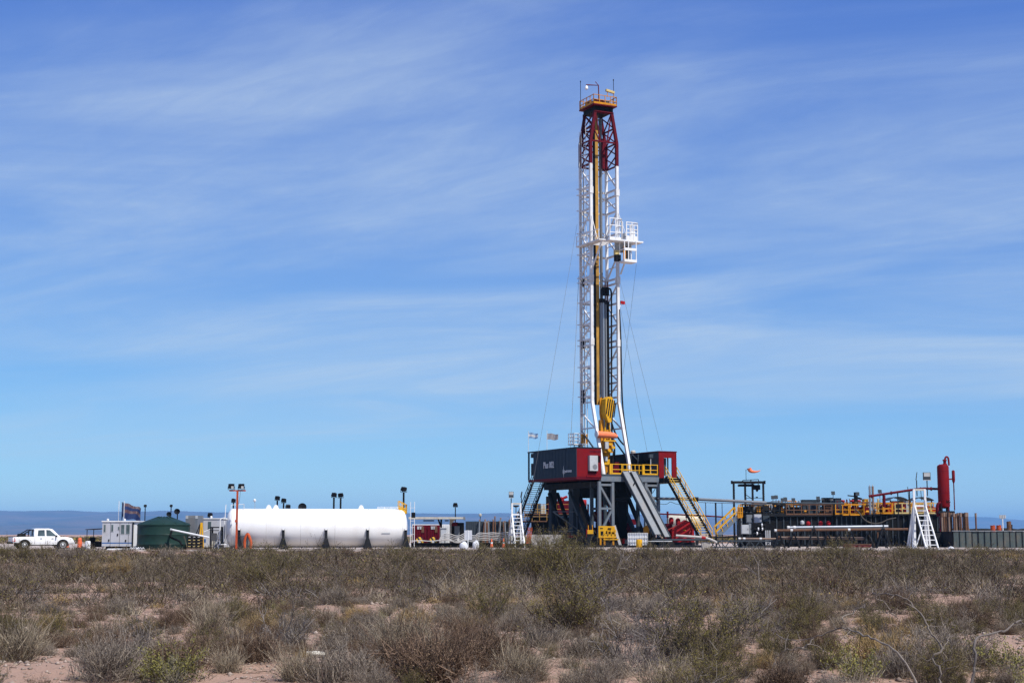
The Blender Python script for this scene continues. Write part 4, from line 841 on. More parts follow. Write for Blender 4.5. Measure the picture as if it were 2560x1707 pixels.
# --- orange twin floodlight mast
T = Thing('light_tower', 'orange T-shaped light mast with two black floodlights in front of the white tank', 'light tower', sx=590.5, Y=131.5)
zt = T.zat(1226); T.bar('mast', V(0, 0, 0), V(0, 0, zt), .155, M['orange']); T.bar('cross_arm', V(-.70, 0, zt), V(.70, 0, zt), .11, M['orange']); T.box('junction_box', (-.02, -.12, T.zat(1302)), (.22, .14, .22), M['orange'])
for sx in (579, 604):
    x = T.at(sx, 1216, 0).x; zc = T.zat(1215.5); m = MB(); m.quad_ring([[(x - .26, -.16, zc - .18), (x + .22, -.16, zc - .22), (x + .22, -.16, zc + .17), (x - .26, -.16, zc + .2)], [(x - .22, .22, zc - .12), (x + .2, .22, zc - .12), (x + .2, .22, zc + .24), (x - .22, .22, zc + .24)]])
    hd = T.part('floodlight', m, M['black']); T.part('lens', MB().quad_ring([[(x + .0, -.175, zc - .19), (x + .2, -.175, zc - .2), (x + .2, -.175, zc + .02), (x + .0, -.175, zc + .03)], [(x + .0, -.15, zc - .19), (x + .2, -.15, zc - .2), (x + .2, -.15, zc + .02), (x + .0, -.15, zc + .03)]]), M['lens'], hd)
    m = MB(); m.bar((x - .3, 0, zt + .06), (x - .3, 0, zc), .035); m.bar((x + .27, 0, zt + .06), (x + .27, 0, zc), .035); m.bar((x - .3, 0, zt + .09), (x + .27, 0, zt + .09), .035); T.part('bracket', m, M['dark'])
T.path('cable', [V(.25, 0, zt - .02), V(.22, 0, zt - .5), V(.02, -.09, zt - 1.6)], .012, M['dark'])
# --- lamps showing over the white tank
floodlight('black floodlight behind the west head of the white tank', 581, 141, 1250, size=.34, group=None, face=35, r=.06)
floodlight('black floodlight over the white tank, taller of the pair near its lifting lugs', 691, 143, 1244, size=.40, group=None, face=40, r=.075); floodlight('black floodlight over the white tank, shorter of the pair near its lifting lugs', 707, 143, 1250, size=.40, group=None, face=40, r=.075)
floodlight('small grey lamp low above the white tank beside the round dish', 718, 143.5, 1265, size=.40, group=None, face=30, mat='slate', r=.06)
floodlight('left one of twin black floodlights over the middle of the white tank', 833, 143, 1236, size=.44, group=None, face=25, r=.085); floodlight('right one of twin black floodlights over the middle of the white tank', 850, 143.6, 1237, size=.44, group=None, face=-35, r=.085)
floodlight('tall black floodlight above the yellow cage of the white tank', 1008, 142, 1222, size=.50, group=None, face=50, r=.09); floodlight('dark round floodlight on a slim pole above the flat white canopy', 1138, 158, 1261, size=.42, group=None, face=0, r=.05)
T = Thing('antenna', 'thin grey antenna with white tip behind the white tank', 'antenna', sx=635, Y=144); zt = T.zat(1253); T.tube('rod', V(0, 0, 0), V(0, 0, zt), .02, M['ltgrey'], n=6); T.part('tip', MB().lathe([(.03, 0), (.13, .08), (.13, .22), (.03, .3)], 12, (-.03, 0, zt - .05)), M['white'], smooth=True)
# ------------------------------------------------------------------ the drilling rig (local x runs right and away, local y left and away)
RIG_LOC = V(Xat(1503, 166, PZ), 166, PZ); RA = 26
def rig_thing(name, label, cat, group=None): return Thing(name, label, cat, loc=RIG_LOC, rot=RA, group=group)
FLOOR = 7.5
# --- mast
MT = rig_thing('drilling_mast', 'tall white lattice drilling mast with dark red top section', 'mast')
MX, MY = 1.66, 1.2
def ml(sx_sy, x=0, y=0): return MT.zat(sx_sy, x, y)
zRed, zTap, zTop, zBend = ml(418), ml(361), ml(287), ml(1008)
TX = MX - .62                                             # half width at the crown
def mw(z): return MX if z <= zTap else MX + (TX - MX) * (z - zTap) / (zTop - zTap)
for sx_, sy_ in ((-1, 1), (-1, -1), (1, -1), (1, 1)):
    w = .30 if sy_ < 0 else .26
    z0 = zBend if sy_ < 0 else FLOOR
    MT.bar('leg', V(sx_ * MX, sy_ * MY, z0), V(sx_ * MX, sy_ * MY, zRed), w, M['mast_white'])
    MT.bar('leg', V(sx_ * MX, sy_ * MY, zRed), V(sx_ * MX, sy_ * MY, zTap), w + .02, M['dkred']); MT.bar('leg', V(sx_ * MX, sy_ * MY, zTap), V(sx_ * TX, sy_ * MY, zTop), w + .01, M['dkred'])
    if sy_ < 0:
        MT.bar('foot_leg', V(sx_ * MX, -MY, zBend + .05), V(sx_ * MX, -3.35, FLOOR + .9), .30, M['white']); MT.tube('foot', V(sx_ * MX, -3.3, FLOOR + 1.05), V(sx_ * MX, -3.55, FLOOR + .02), .24, M['white'])
        for k, sy0 in enumerate((484, 702, 859)): MT.box('leg_joint', (sx_ * MX, sy_ * MY, ml(sy0)), (.42, .42, .75), M['mast_white'])
lev = [475, 490, 529, 586, 639, 697, 709, 759, 813, 852, 866, 919, 956, 993]
zl = [ml(v) for v in lev]
for i, z in enumerate(zl):                                # girts: both sides and the back, the front stays open
    mt = M['mast_white']
    for s in (-1, 1): MT.bar('girt', V(s * MX, -MY, z), V(s * MX, MY, z), .19, mt)
    MT.bar('back_girt', V(-MX, MY, z), V(MX, MY, z), .20, mt)
allz = [zRed] + zl
for i in range(len(allz) - 1):
    a, b_ = allz[i], allz[i + 1]
    if a - b_ < 1.0: continue
    f = 1 if i % 2 else -1
    for s in (-1, 1):
        MT.bar('brace', V(s * MX, -MY * f, a - .05), V(s * MX, MY * f, b_ + .05), .14, M['mast_white'])
        MT.bar('half_girt', V(s * MX, -MY, (a + b_) / 2), V(s * MX, MY, (a + b_) / 2), .09, M['mast_white'])
    MT.bar('brace', V(-MX * f, MY, a - .05), V(MX * f, MY, b_ + .05), .12, M['mast_white'])
zb = [ml(1030), ml(1072)]
for s in (-1, 1):                                         # lower sides, splayed to the front foot
    MT.bar('brace', V(s * MX, MY, zb[0]), V(s * MX, -MY - .9, zb[1] - .3), .12, M['mast_white']); MT.bar('girt', V(s * MX, MY, zb[1]), V(s * MX, -2.25, zb[1]), .14, M['mast_white'])
    MT.bar('brace', V(s * MX, MY, zb[1] - .2), V(s * MX, -2.9, FLOOR + 1.9), .13, M['slate']); MT.bar('brace', V(s * MX, MY, zBend), V(s * MX, -MY, zBend), .14, M['mast_white'])
    MT.bar('raising_strut', V(s * (MX - .1), MY + .1, zb[1] - 1.0), V(s * (MX - .1), MY + 2.6, FLOOR), .18, M['slate'])
# dark red top: X bracing on sides and back
zr3 = [zRed, ml(390), zTap, ml(325), zTop]
for a, b_ in zip(zr3[:-1], zr3[1:]):
    for s in (-1, 1):
        MT.bar('top_brace', V(s * mw(a), -MY, a), V(s * mw(b_), MY, b_), .11, M['dkred']); MT.bar('top_brace', V(s * mw(a), MY, a), V(s * mw(b_), -MY, b_), .11, M['dkred'])
    MT.bar('top_brace', V(-mw(a), MY, a), V(mw(b_), MY, b_), .11, M['dkred']); MT.bar('top_brace', V(mw(a), MY, a), V(-mw(b_), MY, b_), .11, M['dkred'])
for z in (zRed + .02, zTap, ml(325)):
    for s in (-1, 1): MT.bar('top_girt', V(s * mw(z), -MY, z), V(s * mw(z), MY, z), .15, M['dkred'])
    MT.bar('top_girt', V(-mw(z), MY, z), V(mw(z), MY, z), .17, M['dkred'])
for z in (zTap, zTop - .1): MT.bar('top_girt', V(-mw(z), -MY, z), V(mw(z), -MY, z), .17, M['dkred'])
for s in (-1, 1): MT.bar('top_brace', V(s * mw(zTop), -MY, zTop), V(s * mw(zTap) * .25, -MY, zTap), .11, M['dkred']); MT.bar('top_brace', V(s * mw(ml(325)), -MY, ml(325)), V(s * mw(zTap) * .3, -MY, zTap), .10, M['dkred'])
# ladder, pipes and cables up the west side
m = MB()
for y in (.55, .95): m.bar((-MX - .22, y, FLOOR + 2), (-MX - .22, y, zRed + 4), .045)
MT.part('ladder_rail', m, M['mast_white'])
m = MB()
for k in range(90):
    z = FLOOR + 2.2 + k * .36
    if z < zRed + 4: m.bar((-MX - .22, .55, z), (-MX - .22, .95, z), .03)
MT.part('ladder_rungs', m, M['mast_white'], kind='stuff')
for x, y, r, mt, za, zc in ((-MX + .16, .75, .055, 'black', FLOOR, zTop), (-MX + .2, .25, .04, 'dark', FLOOR, zTap), (-MX - .05, -.2, .035, 'mast_white', FLOOR + 6, zRed + 5), (-MX + .05, .45, .05, 'mast_white', FLOOR, zRed + 3), (-MX + .3, -.5, .025, 'dark', FLOOR + 8, zTop)): MT.tube('riser_pipe', V(x, y, za), V(x, y, zc), r, M[mt], n=6)
for i, z in enumerate(zl): MT.part('ladder_hoops', MB().path([V(-MX - .22, .5, z), V(-MX - .6, .55, z), V(-MX - .7, .75, z), V(-MX - .6, .98, z), V(-MX - .22, 1.0, z)], .03, 5), M['mast_white'])
for sy0 in (706, 862, 985, 1000): MT.box('cable_clamp', (-MX + .05, .75, ml(sy0)), (.3, .5, .8), M['black'])
MT.bar('guide_beam', V(-.32, .05, ml(1012)), V(-.32, .05, zTop - .2), .40, M['ochre'], .42)
MT.bar('guide_beam_shade', V(-.535, .05, ml(1012)), V(-.535, .05, zTop - .3), .06, M['black'], .46)  # black strip painting the shade on the beam's west face
MT.tube('standpipe', V(.55, .5, FLOOR), V(.55, .5, zTop - .3), .17, M['grey'], n=12); MT.tube('standpipe', V(1.15, .75, FLOOR), V(1.15, .75, ml(700)), .06, M['dkred'], n=8); MT.tube('standpipe', V(1.35, .55, FLOOR), V(1.35, .55, ml(700)), .06, M['dkred'], n=8)
MT.part('drill_lines', MB().tube((-.05, -.1, ml(985)), (-.15, -.1, zTop), .02, n=5).tube((.1, -.1, ml(985)), (.0, -.1, zTop), .02, n=5).tube((.28, -.1, ml(985)), (.2, -.1, zTop), .02, n=5), M['wire'])
MT.box('counterweight', (.55, -.1, ml(360) - 1.1), (.32, .32, 3.4), M['dkred'])
MT.box('service_loop_box', (.7, -.1, ml(728)), (.7, .5, .9), M['black'])
MT.path('service_loop', smooth_pts([V(.3, -.3, ml(722)), V(-.05, -.5, ml(726)), V(-.12, -.5, ml(745)), V(.0, -.5, ml(757))]), .07, M['rubber'])
MT.path('service_loop', smooth_pts([V(.9, -.4, ml(722)), V(1.2, -.5, ml(728)), V(1.22, -.5, ml(780)), V(1.15, -.5, ml(1000)), V(1.1, -.6, ml(1130))]), .10, M['rubber'])
MT.path('rotary_hose', smooth_pts([V(MX + .1, -MY - .1, ml(775)), V(MX + .22, -MY - .15, ml(850)), V(MX + .25, -MY - .3, ml(1000)), V(MX + .25, -2.2, ml(1080)), V(MX + .2, -3.0, ml(1140)), V(MX, -3.2, FLOOR + 1)]), .09, M['rubber'], 8)
MT.path('rotary_hose', smooth_pts([V(MX - .5, -.2, ml(1045)), V(MX + .2, .2, ml(1075)), V(MX + 1.0, .3, ml(1100)), V(MX + 1.9, .2, ml(1122)), V(MX + 2.0, .1, FLOOR + 1.5)]), .09, M['rubber'], 8)
for k, (dx, dz) in enumerate(((.28, .0), (.55, -.03))): MT.box('warning_lamp', (MX + .1 + dx, -MY - .1, ml(757) + dz), (.2, .25, .34), M['red_lamp'])
MT.bar('lamp_bracket', V(MX, -MY, ml(772)), V(MX + .45, -MY - .1, ml(762)), .06, M['mast_white'])
# crown
zc_ = ml(275)
CR = rig_thing('crown_block', 'crown platform with faded orange railings on top of the mast', 'platform')
CR.mm('crown_beam', (-1.15, -1.35, zTop), (1.15, 1.3, zTop + .55), M['black']); CR.mm('crown_beam_flange', (-1.2, -1.42, zTop - .08), (1.2, -1.30, zTop + .02), M['dkred'])
zd = zTop + .58; pl = CR.mm('deck', (-1.55, -1.75, zd), (1.45, 1.6, zd + .12), M['dkred'])
railing(CR, [V(-1.5, -1.7, zd + .12), V(1.4, -1.7, zd + .12), V(1.4, 1.5, zd + .12), V(-1.5, 1.5, zd + .12), V(-1.5, -1.7, zd + .12)], 1.05, M['amber'], .75, .035, 2, .22)
for x in (-.35, .1, .5): CR.part('sheave', MB().lathe([(.08, -.07), (.55, -.07), (.5, 0), (.55, .07), (.08, .07)], 20, (x, 0, zd + .62), 'x'), M['dkred'])
CR.box('sheave_guard', (.8, -.4, zd + .5), (.5, .5, .8), M['slate']); CR.box('locker', (-1.0, .2, zd + .5), (.5, .9, .7), M['rust'])
CR.path('gin_pole', [V(-.55, -1.2, zd + .1), V(-.60, -1.2, ml(214, -.6, -1.2)), V(-2.0, -.9, ml(213, -1.9, -.9))], .075, M['dkred'], 6); CR.bar('gin_pole_brace', V(-.62, -1.2, ml(222)), V(-.95, -1.1, ml(214)), .06, M['dkred'])
CR.part('gin_lamp', MB().lathe([(.03, .38), (.16, .2), (.19, -.05), (.05, -.16)], 14, (-1.95, -.9, ml(222, -1.9, -.9))), M['white'], smooth=True)
for x, y, yt in ((-1.5, 1.3, 205), (1.32, -1.2, 201)): CR.tube('lightning_rod', V(x, y, zd), V(x, y, ml(yt, x, y)), .035, M['black'], n=6); CR.part('rod_tip', MB().lathe([(.03, 0), (.075, .1), (.03, .22)], 8, (x, y, ml(yt, x, y) - .1)), M['black'])
zs = ml(231, .7, -1.6); CR.part('beacon_frame', MB().bar((.25, -1.7, zd + 1.0), (.25, -1.7, zs), .05).bar((1.05, -1.7, zd + 1.0), (1.05, -1.7, zs - .12), .05), M['amber']); CR.part('beacon_board', MB().bar((.05, -1.72, zs + .12), (1.1, -1.72, zs - .05), .26, .24), M['pale_yellow'])
# racking board
MB_ = rig_thing('racking_board', 'white racking platform with railings and hanging basket half way up the mast', 'platform')
zp = ml(606, 0, -2.5)
MB_.mm('west_walkway', (-MX - .55, -3.9, zp - .12), (-MX + .35, 1.3, zp), M['mast_white']); MB_.mm('front_deck', (-1.2, -4.5, zp - .16), (3.0, -3.2, zp), M['white']); MB_.mm('east_walkway', (MX + .2, -3.2, zp - .12), (MX + 1.1, -.6, zp), M['mast_white'])
for k in range(7): MB_.bar('finger', V(-MX + .35, -3.0 + k * .36, zp - .05), V(.1, -3.0 + k * .36, zp - .05), .09, M['mast_white'])
MB_.part('wind_panel', MB().prism([(.15, zp - .1), (2.2, zp - .1), (2.2, zp - 1.0), (.15, zp - 1.35)], -3.25, -3.18), M['ltgrey'])
for s, x in ((-1, -MX - .1), (1, MX + .3)): MB_.bar('strut', V(x, -1.3, zp - 3.2), V(x, -3.8, zp - .15), .13, M['mast_white'])
railing(MB_, [V(-MX - .5, -3.8, zp), V(-MX - .5, 1.2, zp)], 1.1, M['mast_white'], .9, .03, 2)
MB_.bar('hanger', V(-MX, -1.2, zp + 3.4), V(-MX - .2, -3.0, zp), .05, M['mast_white']); MB_.bar('hanger', V(MX, -1.2, zp + 4), V(MX + .4, -3.0, zp), .05, M['mast_white'])
railing(MB_, [V(-1.15, -4.45, zp), V(.3, -4.45, zp), V(.3, -3.4, zp)], 2.3, M['white'], .6, .045, 3, .2); railing(MB_, [V(.35, -3.4, zp), V(1.1, -3.3, zp)], 2.25, M['white'], 1, .045, 2)
railing(MB_, [V(1.6, -3.3, zp), V(2.95, -3.3, zp), V(2.95, -2.0, zp)], 2.3, M['white'], .9, .045, 3, .2); railing(MB_, [V(.9, -4.45, zp), V(2.3, -4.45, zp)], 1.75, M['white'], .5, .045, 2, .45)
MB_.box('winch', (1.75, -4.3, zp + .6), (.5, .3, .9), M['white']); MB_.box('winch', (.95, -4.0, zp + .5), (.35, .3, .6), M['ltgrey'])
bk = MB_.mm('basket_floor', (.45, -4.75, zp - 2.45), (2.0, -3.6, zp - 2.32), M['white'])
for x in (.5, 1.0, 1.95):
    for y in ((-4.7, -3.65) if x != 1.0 else (-4.7,)): MB_.bar('basket_post', V(x, y, zp - 2.4), V(x, y, zp - .1), .09, M['white'])
for z in (zp - 1.05, zp - 2.3): MB_.bar('basket_rail', V(.45, -4.72, z), V(2.0, -4.72, z), .12, M['white'], .28); MB_.bar('basket_rail', V(.45, -4.72, z), V(.45, -3.65, z), .08, M['white'])
MB_.box('basket_back', (1.45, -3.8, zp - 1.4), (.5, .06, 1.7), M['black']); MB_.box('basket_door', (1.0, -3.85, zp - 1.4), (.3, .05, 1.7), M['amber']); MB_.box('reel', (.25, -3.6, zp - 1.9), (.6, .5, .7), M['black']); MB_.box('tool_box', (.2, -3.5, zp - 1.3), (.5, .4, .5), M['pale_yellow'])
# small cage round the west rear leg
CG = rig_thing('mast_cage', 'small white railed landing round the rear mast leg above the doghouse', 'platform'); z0 = ml(1110, -1.7, 1.2)
CG.mm('deck', (-3.0, .5, z0 - .1), (-1.2, 1.9, z0), M['white']); railing(CG, [V(-1.25, .55, z0), V(-2.95, .55, z0), V(-2.95, 1.85, z0), V(-1.25, 1.85, z0)], 1.15, M['white'], .5, .03, 3)
CG.box('reel', (-1.7, .62, z0 + .55), (.7, .2, 1.0), M['amber']); CG.bar('post', V(-2.7, 1.0, FLOOR + 3), V(-2.7, 1.0, z0 - .1), .06, M['slate']); CG.bar('post', V(-2.3, .8, FLOOR + 3), V(-2.3, .8, z0 - .1), .06, M['slate'])
# racked drill pipe
for i in range(9):
    x, y = .10 + (i % 3) * .30, -.7 + (i // 3) * .32
    zt = ml(757 + (i % 3) * 4, x, y); tp = rig_thing('drill_pipe', 'stand of drill pipe racked upright inside the mast', 'pipe', 'stands of drill pipe racked in the mast')
    tp.tube('pipe', V(x, y, FLOOR + .02), V(x, y, zt), .12 if i % 3 == 0 else .10, M['pipe' if i % 3 == 0 else ('grey' if i % 3 == 1 else 'black')], n=10); tp.tube('tool_joint', V(x, y, zt), V(x, y, zt + .45), .16, M['dark'], n=10)  # tones step pale to black across rows, painting lit and shaded pipes
# travelling block, links and top drive
TB = rig_thing('travelling_block', 'yellow travelling block with black diagonal stripes hanging in the mast', 'pulley block')
zt, zb = ml(992, .2, -1.2), ml(1056, .2, -1.2); h = zt - zb; cx = .33
pol = [(cx - .48, zt - .25), (cx - .2, zt), (cx + .28, zt), (cx + .62, zt - .55), (cx + .66, zt - 1.1), (cx + .25, zb + .2), (cx + .15, zb), (cx - .15, zb), (cx - .3, zb + .35), (cx - .52, zb + 1.0)]
bd = TB.part('housing', MB().prism(pol, -1.5, -.55), M['yellow'])
for k in range(5):
    x0 = cx - .50 + k * .235; za = zt - .22 - (.45 if k == 4 else .05 * k); zz = zb + (.9 - .2 * k if k < 3 else .30 + .28 * (k - 3)); sh = (za - zz) * .16
    TB.part('stripe', MB().quad_ring([[(x0 + sh, -1.53, za), (x0 + sh + .14, -1.53, za), (x0 + .14, -1.53, zz), (x0, -1.53, zz)], [(x0 + sh, -1.498, za), (x0 + sh + .14, -1.498, za), (x0 + .14, -1.498, zz), (x0, -1.498, zz)]]), M['black'], bd)
TB.part('cheek_plate', MB().prism([(p[0] * .55 + cx * .4 - .35, p[1]) for p in pol], -.5, -.35), M['amber'], bd)
TD = rig_thing('top_drive', 'yellow top drive hanging under the striped block', 'top drive'); z1, z2 = ml(1100, .2, -1.2), ml(1152, .2, -1.2)
for x in (-.02, .62): TD.path('bail', [V(cx + (x - .3) * .6, -1.0, zb + .05), V(x, -1.0, zb - 1.0), V(x + .02, -1.0, z1)], .10, M['yellow'], 8)
TD.box('gooseneck', (-.25, -.6, (zb + z1) / 2), (.35, .5, zb - z1 + .6), M['amber']); TD.box('swivel', (.32, -.8, (zb + z1) / 2 - .3), (.3, .4, 1.0), M['amber'])
TD.mm('motor', (-.35, -1.4, z1 - 1.35), (.75, -.4, z1 - .05), M['amber']); TD.mm('frame', (-.45, -1.55, z1 - .15), (1.05, -1.42, z1), M['yellow']); TD.mm('control_box', (-.3, -1.6, z1 - .95), (.12, -1.42, z1 - .2), M['ltgrey'])
for x, zz in ((.35, .45), (.7, .8), (.2, 1.15)): TD.box('manifold', (x, -1.5, z1 - zz), (.42, .25, .25), M['yellow'])
TD.tube('gearbox', V(.2, -.9, z1 - 1.35), V(.2, -.9, z1 - 1.9), .42, M['amber'], .30, 12); TD.tube('quill', V(.2, -.9, z1 - 1.9), V(.2, -.9, z2 - 1.2), .13, M['amber']); TD.box('grabber', (.15, -.9, z2 - .1), (.7, .5, .6), M['yellow']); TD.box('link_tilt', (.0, -1.15, z2 + .25), (.35, .2, .5), M['ltgrey'])
for x in (-.1, .5): TD.path('elevator_link', [V(x, -1.0, z2), V(x * .7 + .1, -1.1, z2 - 1.2), V(x * .5 + .1, -1.1, z2 - 2.0)], .06, M['amber'])
TD.path('hydraulic_hose', smooth_pts([V(.9, -1.0, z1), V(1.15, -1.1, z1 - .8), V(1.0, -1.0, z1 - 1.6), V(.9, -1.0, z2 - 1.5)]), .09, M['rubber']); TD.path('hydraulic_hose', smooth_pts([V(1.0, -.7, z1 + .5), V(1.3, -.8, z1 - .8), V(1.2, -.8, z2 - .5)]), .10, M['rubber'])
# windsocks
def windsock(label, pts, rr, T, ringmat='white'):
    m = MB(); m.path(pts, rr, 14); sk = T.part('sock', m, M['sock'], smooth=True); T.part('hoop', MB().path([pts[0] - V(.03, 0, 0), pts[0] + V(.05, 0, 0)], rr[0] * 1.03, 14), M[ringmat], sk)
WS = rig_thing('windsock', 'full orange windsock blown level in front of the top drive', 'windsock')
wp = [WS.at(sx, sy, -2.9) for sx, sy in ((1491, 1085), (1500, 1086), (1513, 1086.5), (1526, 1087.5), (1536, 1089), (1542, 1091))]
windsock('', wp, [.36, .37, .36, .33, .29, .20], WS); WS.bar('arm', V(-MX, -2.4, wp[0].z), wp[0] + V(-.02, 0, 0), .05, M['slate'])
# --- drill floor and substructure
SB = rig_thing('rig_substructure', 'dark blue-grey steel substructure carrying the drill floor', 'substructure')
SB.mm('drill_floor', (-3.5, -6.4, FLOOR - .22), (3.4, 6.2, FLOOR), M['slate'])
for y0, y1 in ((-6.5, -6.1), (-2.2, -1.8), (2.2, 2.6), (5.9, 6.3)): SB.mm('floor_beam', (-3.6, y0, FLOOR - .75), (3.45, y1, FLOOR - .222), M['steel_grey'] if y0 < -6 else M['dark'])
for x0 in (-4.0, 2.2):
    SB.mm('base_box', (x0, -6.9, 0), (x0 + 1.8, 7.4, .95), M['dark']); SB.mm('upper_box', (x0 + .15, -5.9, FLOOR - 1.35), (x0 + 1.65, 6.0, FLOOR - .76), M['dark'])
for x in (-3.0, 3.0):
    SB.mm('column', (x - .42, .0, .95), (x + .42, 1.0, FLOOR - 1.35), M['slate']); SB.mm('column', (x - .32, 5.2, .95), (x + .32, 5.9, FLOOR - 1.35), M['slate'])
    for dx in (-.5, .5):
        SB.bar('strut', V(x + dx, .6, FLOOR - 1.7), V(x + dx, -3.0, 1.3), .34, M['slate'] if dx < 0 else M['dark']); SB.bar('strut', V(x + dx, 5.4, FLOOR - 1.7), V(x + dx, 2.0, 1.3), .30, M['dark'])
for xa, xb in ((-3.72, -2.15), (1.85, 3.4)):              # front towers
    y = -6.28; z1_, z0_ = FLOOR - .76, .9
    for x in (xa, xb): SB.bar('tower_leg', V(x, y, .02), V(x, y, z1_), .30, M['steel_grey']); SB.bar('tower_leg', V(x, y + 1.6, .02), V(x, y + 1.6, z1_), .30, M['slate'])
    zs = (z1_ - .35, 3.95, 1.5)
    for z in zs[:2]: SB.bar('tower_girt', V(xa + .15, y, z), V(xb - .15, y, z), .22, M['steel_grey']); SB.bar('tower_girt', V(xa, y + .15, z), V(xa, y + 1.45, z), .2, M['slate'])
    SB.bar('tower_brace', V(xa + .1, y, zs[0] - .15), V(xb - .1, y, zs[1] + .15), .20, M['steel_grey']); SB.bar('tower_brace', V(xb - .1, y, zs[1] - .15), V(xa + .1, y, zs[2]), .20, M['steel_grey'])
SB.mm('under_floor_mass', (-1.9, -3.2, FLOOR - 2.3), (2.0, 1.5, FLOOR - .78), M['black']); SB.mm('under_floor_column', (1.2, -1.6, 1.0), (2.3, .2, FLOOR - 2.3), M['black'])  # first block is a plain black mass filling the space below the deck
SB.path('sling_cable', smooth_pts([V(-2.1, -5, FLOOR - 2.2), V(-1, -5, FLOOR - 2.7), V(.4, -4.6, FLOOR - 2.4)]), .03, M['dark']); SB.mm('pipe_through', (-2.2, -3.3, FLOOR - 2.7), (1.5, -2.9, FLOOR - 2.35), M['dark'])
railing(SB, [V(-2.2, -6.35, FLOOR), V(.1, -6.35, FLOOR)], 1.1, M['yellow'], 1.1, .04, 2, .15); railing(SB, [V(1.55, -6.35, FLOOR), V(3.3, -6.35, FLOOR)], 1.1, M['yellow'], .9, .04, 2, .15); railing(SB, [V(.1, -4.6, FLOOR), V(2.6, -4.6, FLOOR)], 1.15, M['yellow'], .5, .04, 2)
SB.box('gate_post', (-2.3, -6.3, FLOOR + .55), (.35, .1, 1.1), M['yellow']); SB.box('gate_post', (1.6, -6.3, FLOOR + .55), (.3, .1, 1.1), M['yellow'])
DW = rig_thing('drawworks', 'dark red drawworks on the drill floor behind the mast', 'winch'); DW.mm('housing', (-1.0, 3.0, FLOOR), (1.9, 5.0, FLOOR + 1.9), M['dkred']); DW.part('drum', MB().lathe([(.8, -1.1), (.8, 1.1)], 20, (.4, 2.6, FLOOR + 1.0), 'x'), M['dark']); DW.mm('motor', (1.95, 3.2, FLOOR), (2.9, 4.6, FLOOR + 1.4), M['black']); DW.mm('guard', (1.0, -.2, FLOOR), (2.2, 1.2, FLOOR + 1.6), M['dkred'])
BP = rig_thing('blowout_preventer', 'dark red blowout preventer stack under the drill floor', 'valve stack')
BP.part('stack', MB().lathe([(.6, .1), (.6, .5), (.42, .55), (.42, 1.2), (.75, 1.25), (.75, 2.0), (.45, 2.05), (.5, 2.6), (.8, 2.7), (.8, 3.7), (.4, 3.9), (.35, 5.0)], 24, (0, 0, 0)), M['dkred'], smooth=True)
BP.tube('ram', V(-1.5, -.2, 1.6), V(3.0, -.2, 1.6), .42, M['dkred'], n=16); BP.tube('ram_bonnet', V(2.2, -1.0, 1.9), V(3.2, -1.0, 1.9), .62, M['dkred'], n=16)
# --- doghouse (west) with its lettering
DG = rig_thing('doghouse', 'dark blue doghouse cabin with red end wall beside the drill floor', 'cabin'); dx0, dx1, dy0, dy1, dz0, dz1 = -6.52, -3.58, -6.5, 4.6, 7.18, 10.12
w = .07
sw = DG.mm('side_wall', (dx0, dy0 + .9, dz0), (dx0 + w, dy1 - 1.3, dz1), M['navy']); DG.mm('side_wall', (dx0, dy0, dz0), (dx0 + w, dy0 + .898, dz1), M['navy'])
DG.mm('rear_post', (dx0, dy1 - .2, dz0 + .002), (dx0 + .12, dy1, dz1 - .002), M['navy']); DG.mm('side_wall', (dx1 - w, dy0, dz0), (dx1, dy1, dz1 - .002), M['dkred']); DG.mm('rear_screen', (dx0, dy1 - 1.299, dz0 + .45), (dx0 + .05, dy1 - .75, dz0 + 1.75), M['dark'])
DG.mm('rear_top_box', (dx0 + .1, dy1 - 1.25, dz1 - .55), (dx0 + .4, dy1 - .5, dz1 - .1), M['dark']); DG.mm('roof', (dx0 - .04, dy0 - .04, dz1), (dx1 + .04, dy1 + .04, dz1 + .12), M['navy']); DG.mm('floor', (dx0 + .02, dy0 + .02, dz0 - .25), (dx1 - .02, dy1 - .02, dz0 - .002), M['dkred'])
for k in range(1, 12): y = dy0 + .9 + (dy1 - 1.3 - dy0 - .9) * k / 12; DG.box('wall_rib', (dx0 - .008, y, (dz0 + dz1) / 2), (.02, .05, dz1 - dz0 - .1), M['navy'], sw)
# end wall: red panels round a recess with the air conditioner
ew = DG.mm('end_wall', (dx0 + w, dy0, dz0), (dx0 + 1.35, dy0 + .08, dz1 - .002), M['red']); DG.mm('end_wall', (dx0 + 1.35, dy0, dz1 - .75), (dx1 - w, dy0 + .08, dz1 - .002), M['red']); DG.mm('end_wall', (dx0 + 2.42, dy0, dz0), (dx1 - w, dy0 + .08, dz0 + 1.5), M['red']); DG.mm('end_wall', (dx0 + 1.35, dy0, dz0), (dx0 + 2.42, dy0 + .08, dz0 + .35), M['red'])
DG.mm('recess', (dx0 + 1.35, dy0 + .35, dz0 + .35), (dx0 + 2.42, dy0 + .42, dz1 - .75), M['dkred']); DG.mm('corner_post', (dx1 - .14, dy0 - .02, dz0 + 1.5), (dx1 + .002, dy0 + .1, dz1 - .75), M['red']); DG.mm('window_bar', (dx0 + 2.40, dy0 - .01, dz0 + 1.5), (dx0 + 2.46, dy0 + .06, dz1 - .75), M['dark'])
DG.mm('bottom_rail', (dx0 + 1.2, dy0 - .06, dz0 - .02), (dx1 + .02, dy0 - .002, dz0 + .13), M['red']); DG.mm('top_step', (dx0 + 1.6, dy0 - .03, dz1 - .38), (dx1, dy0 - .002, dz1 - .20), M['dkred'])
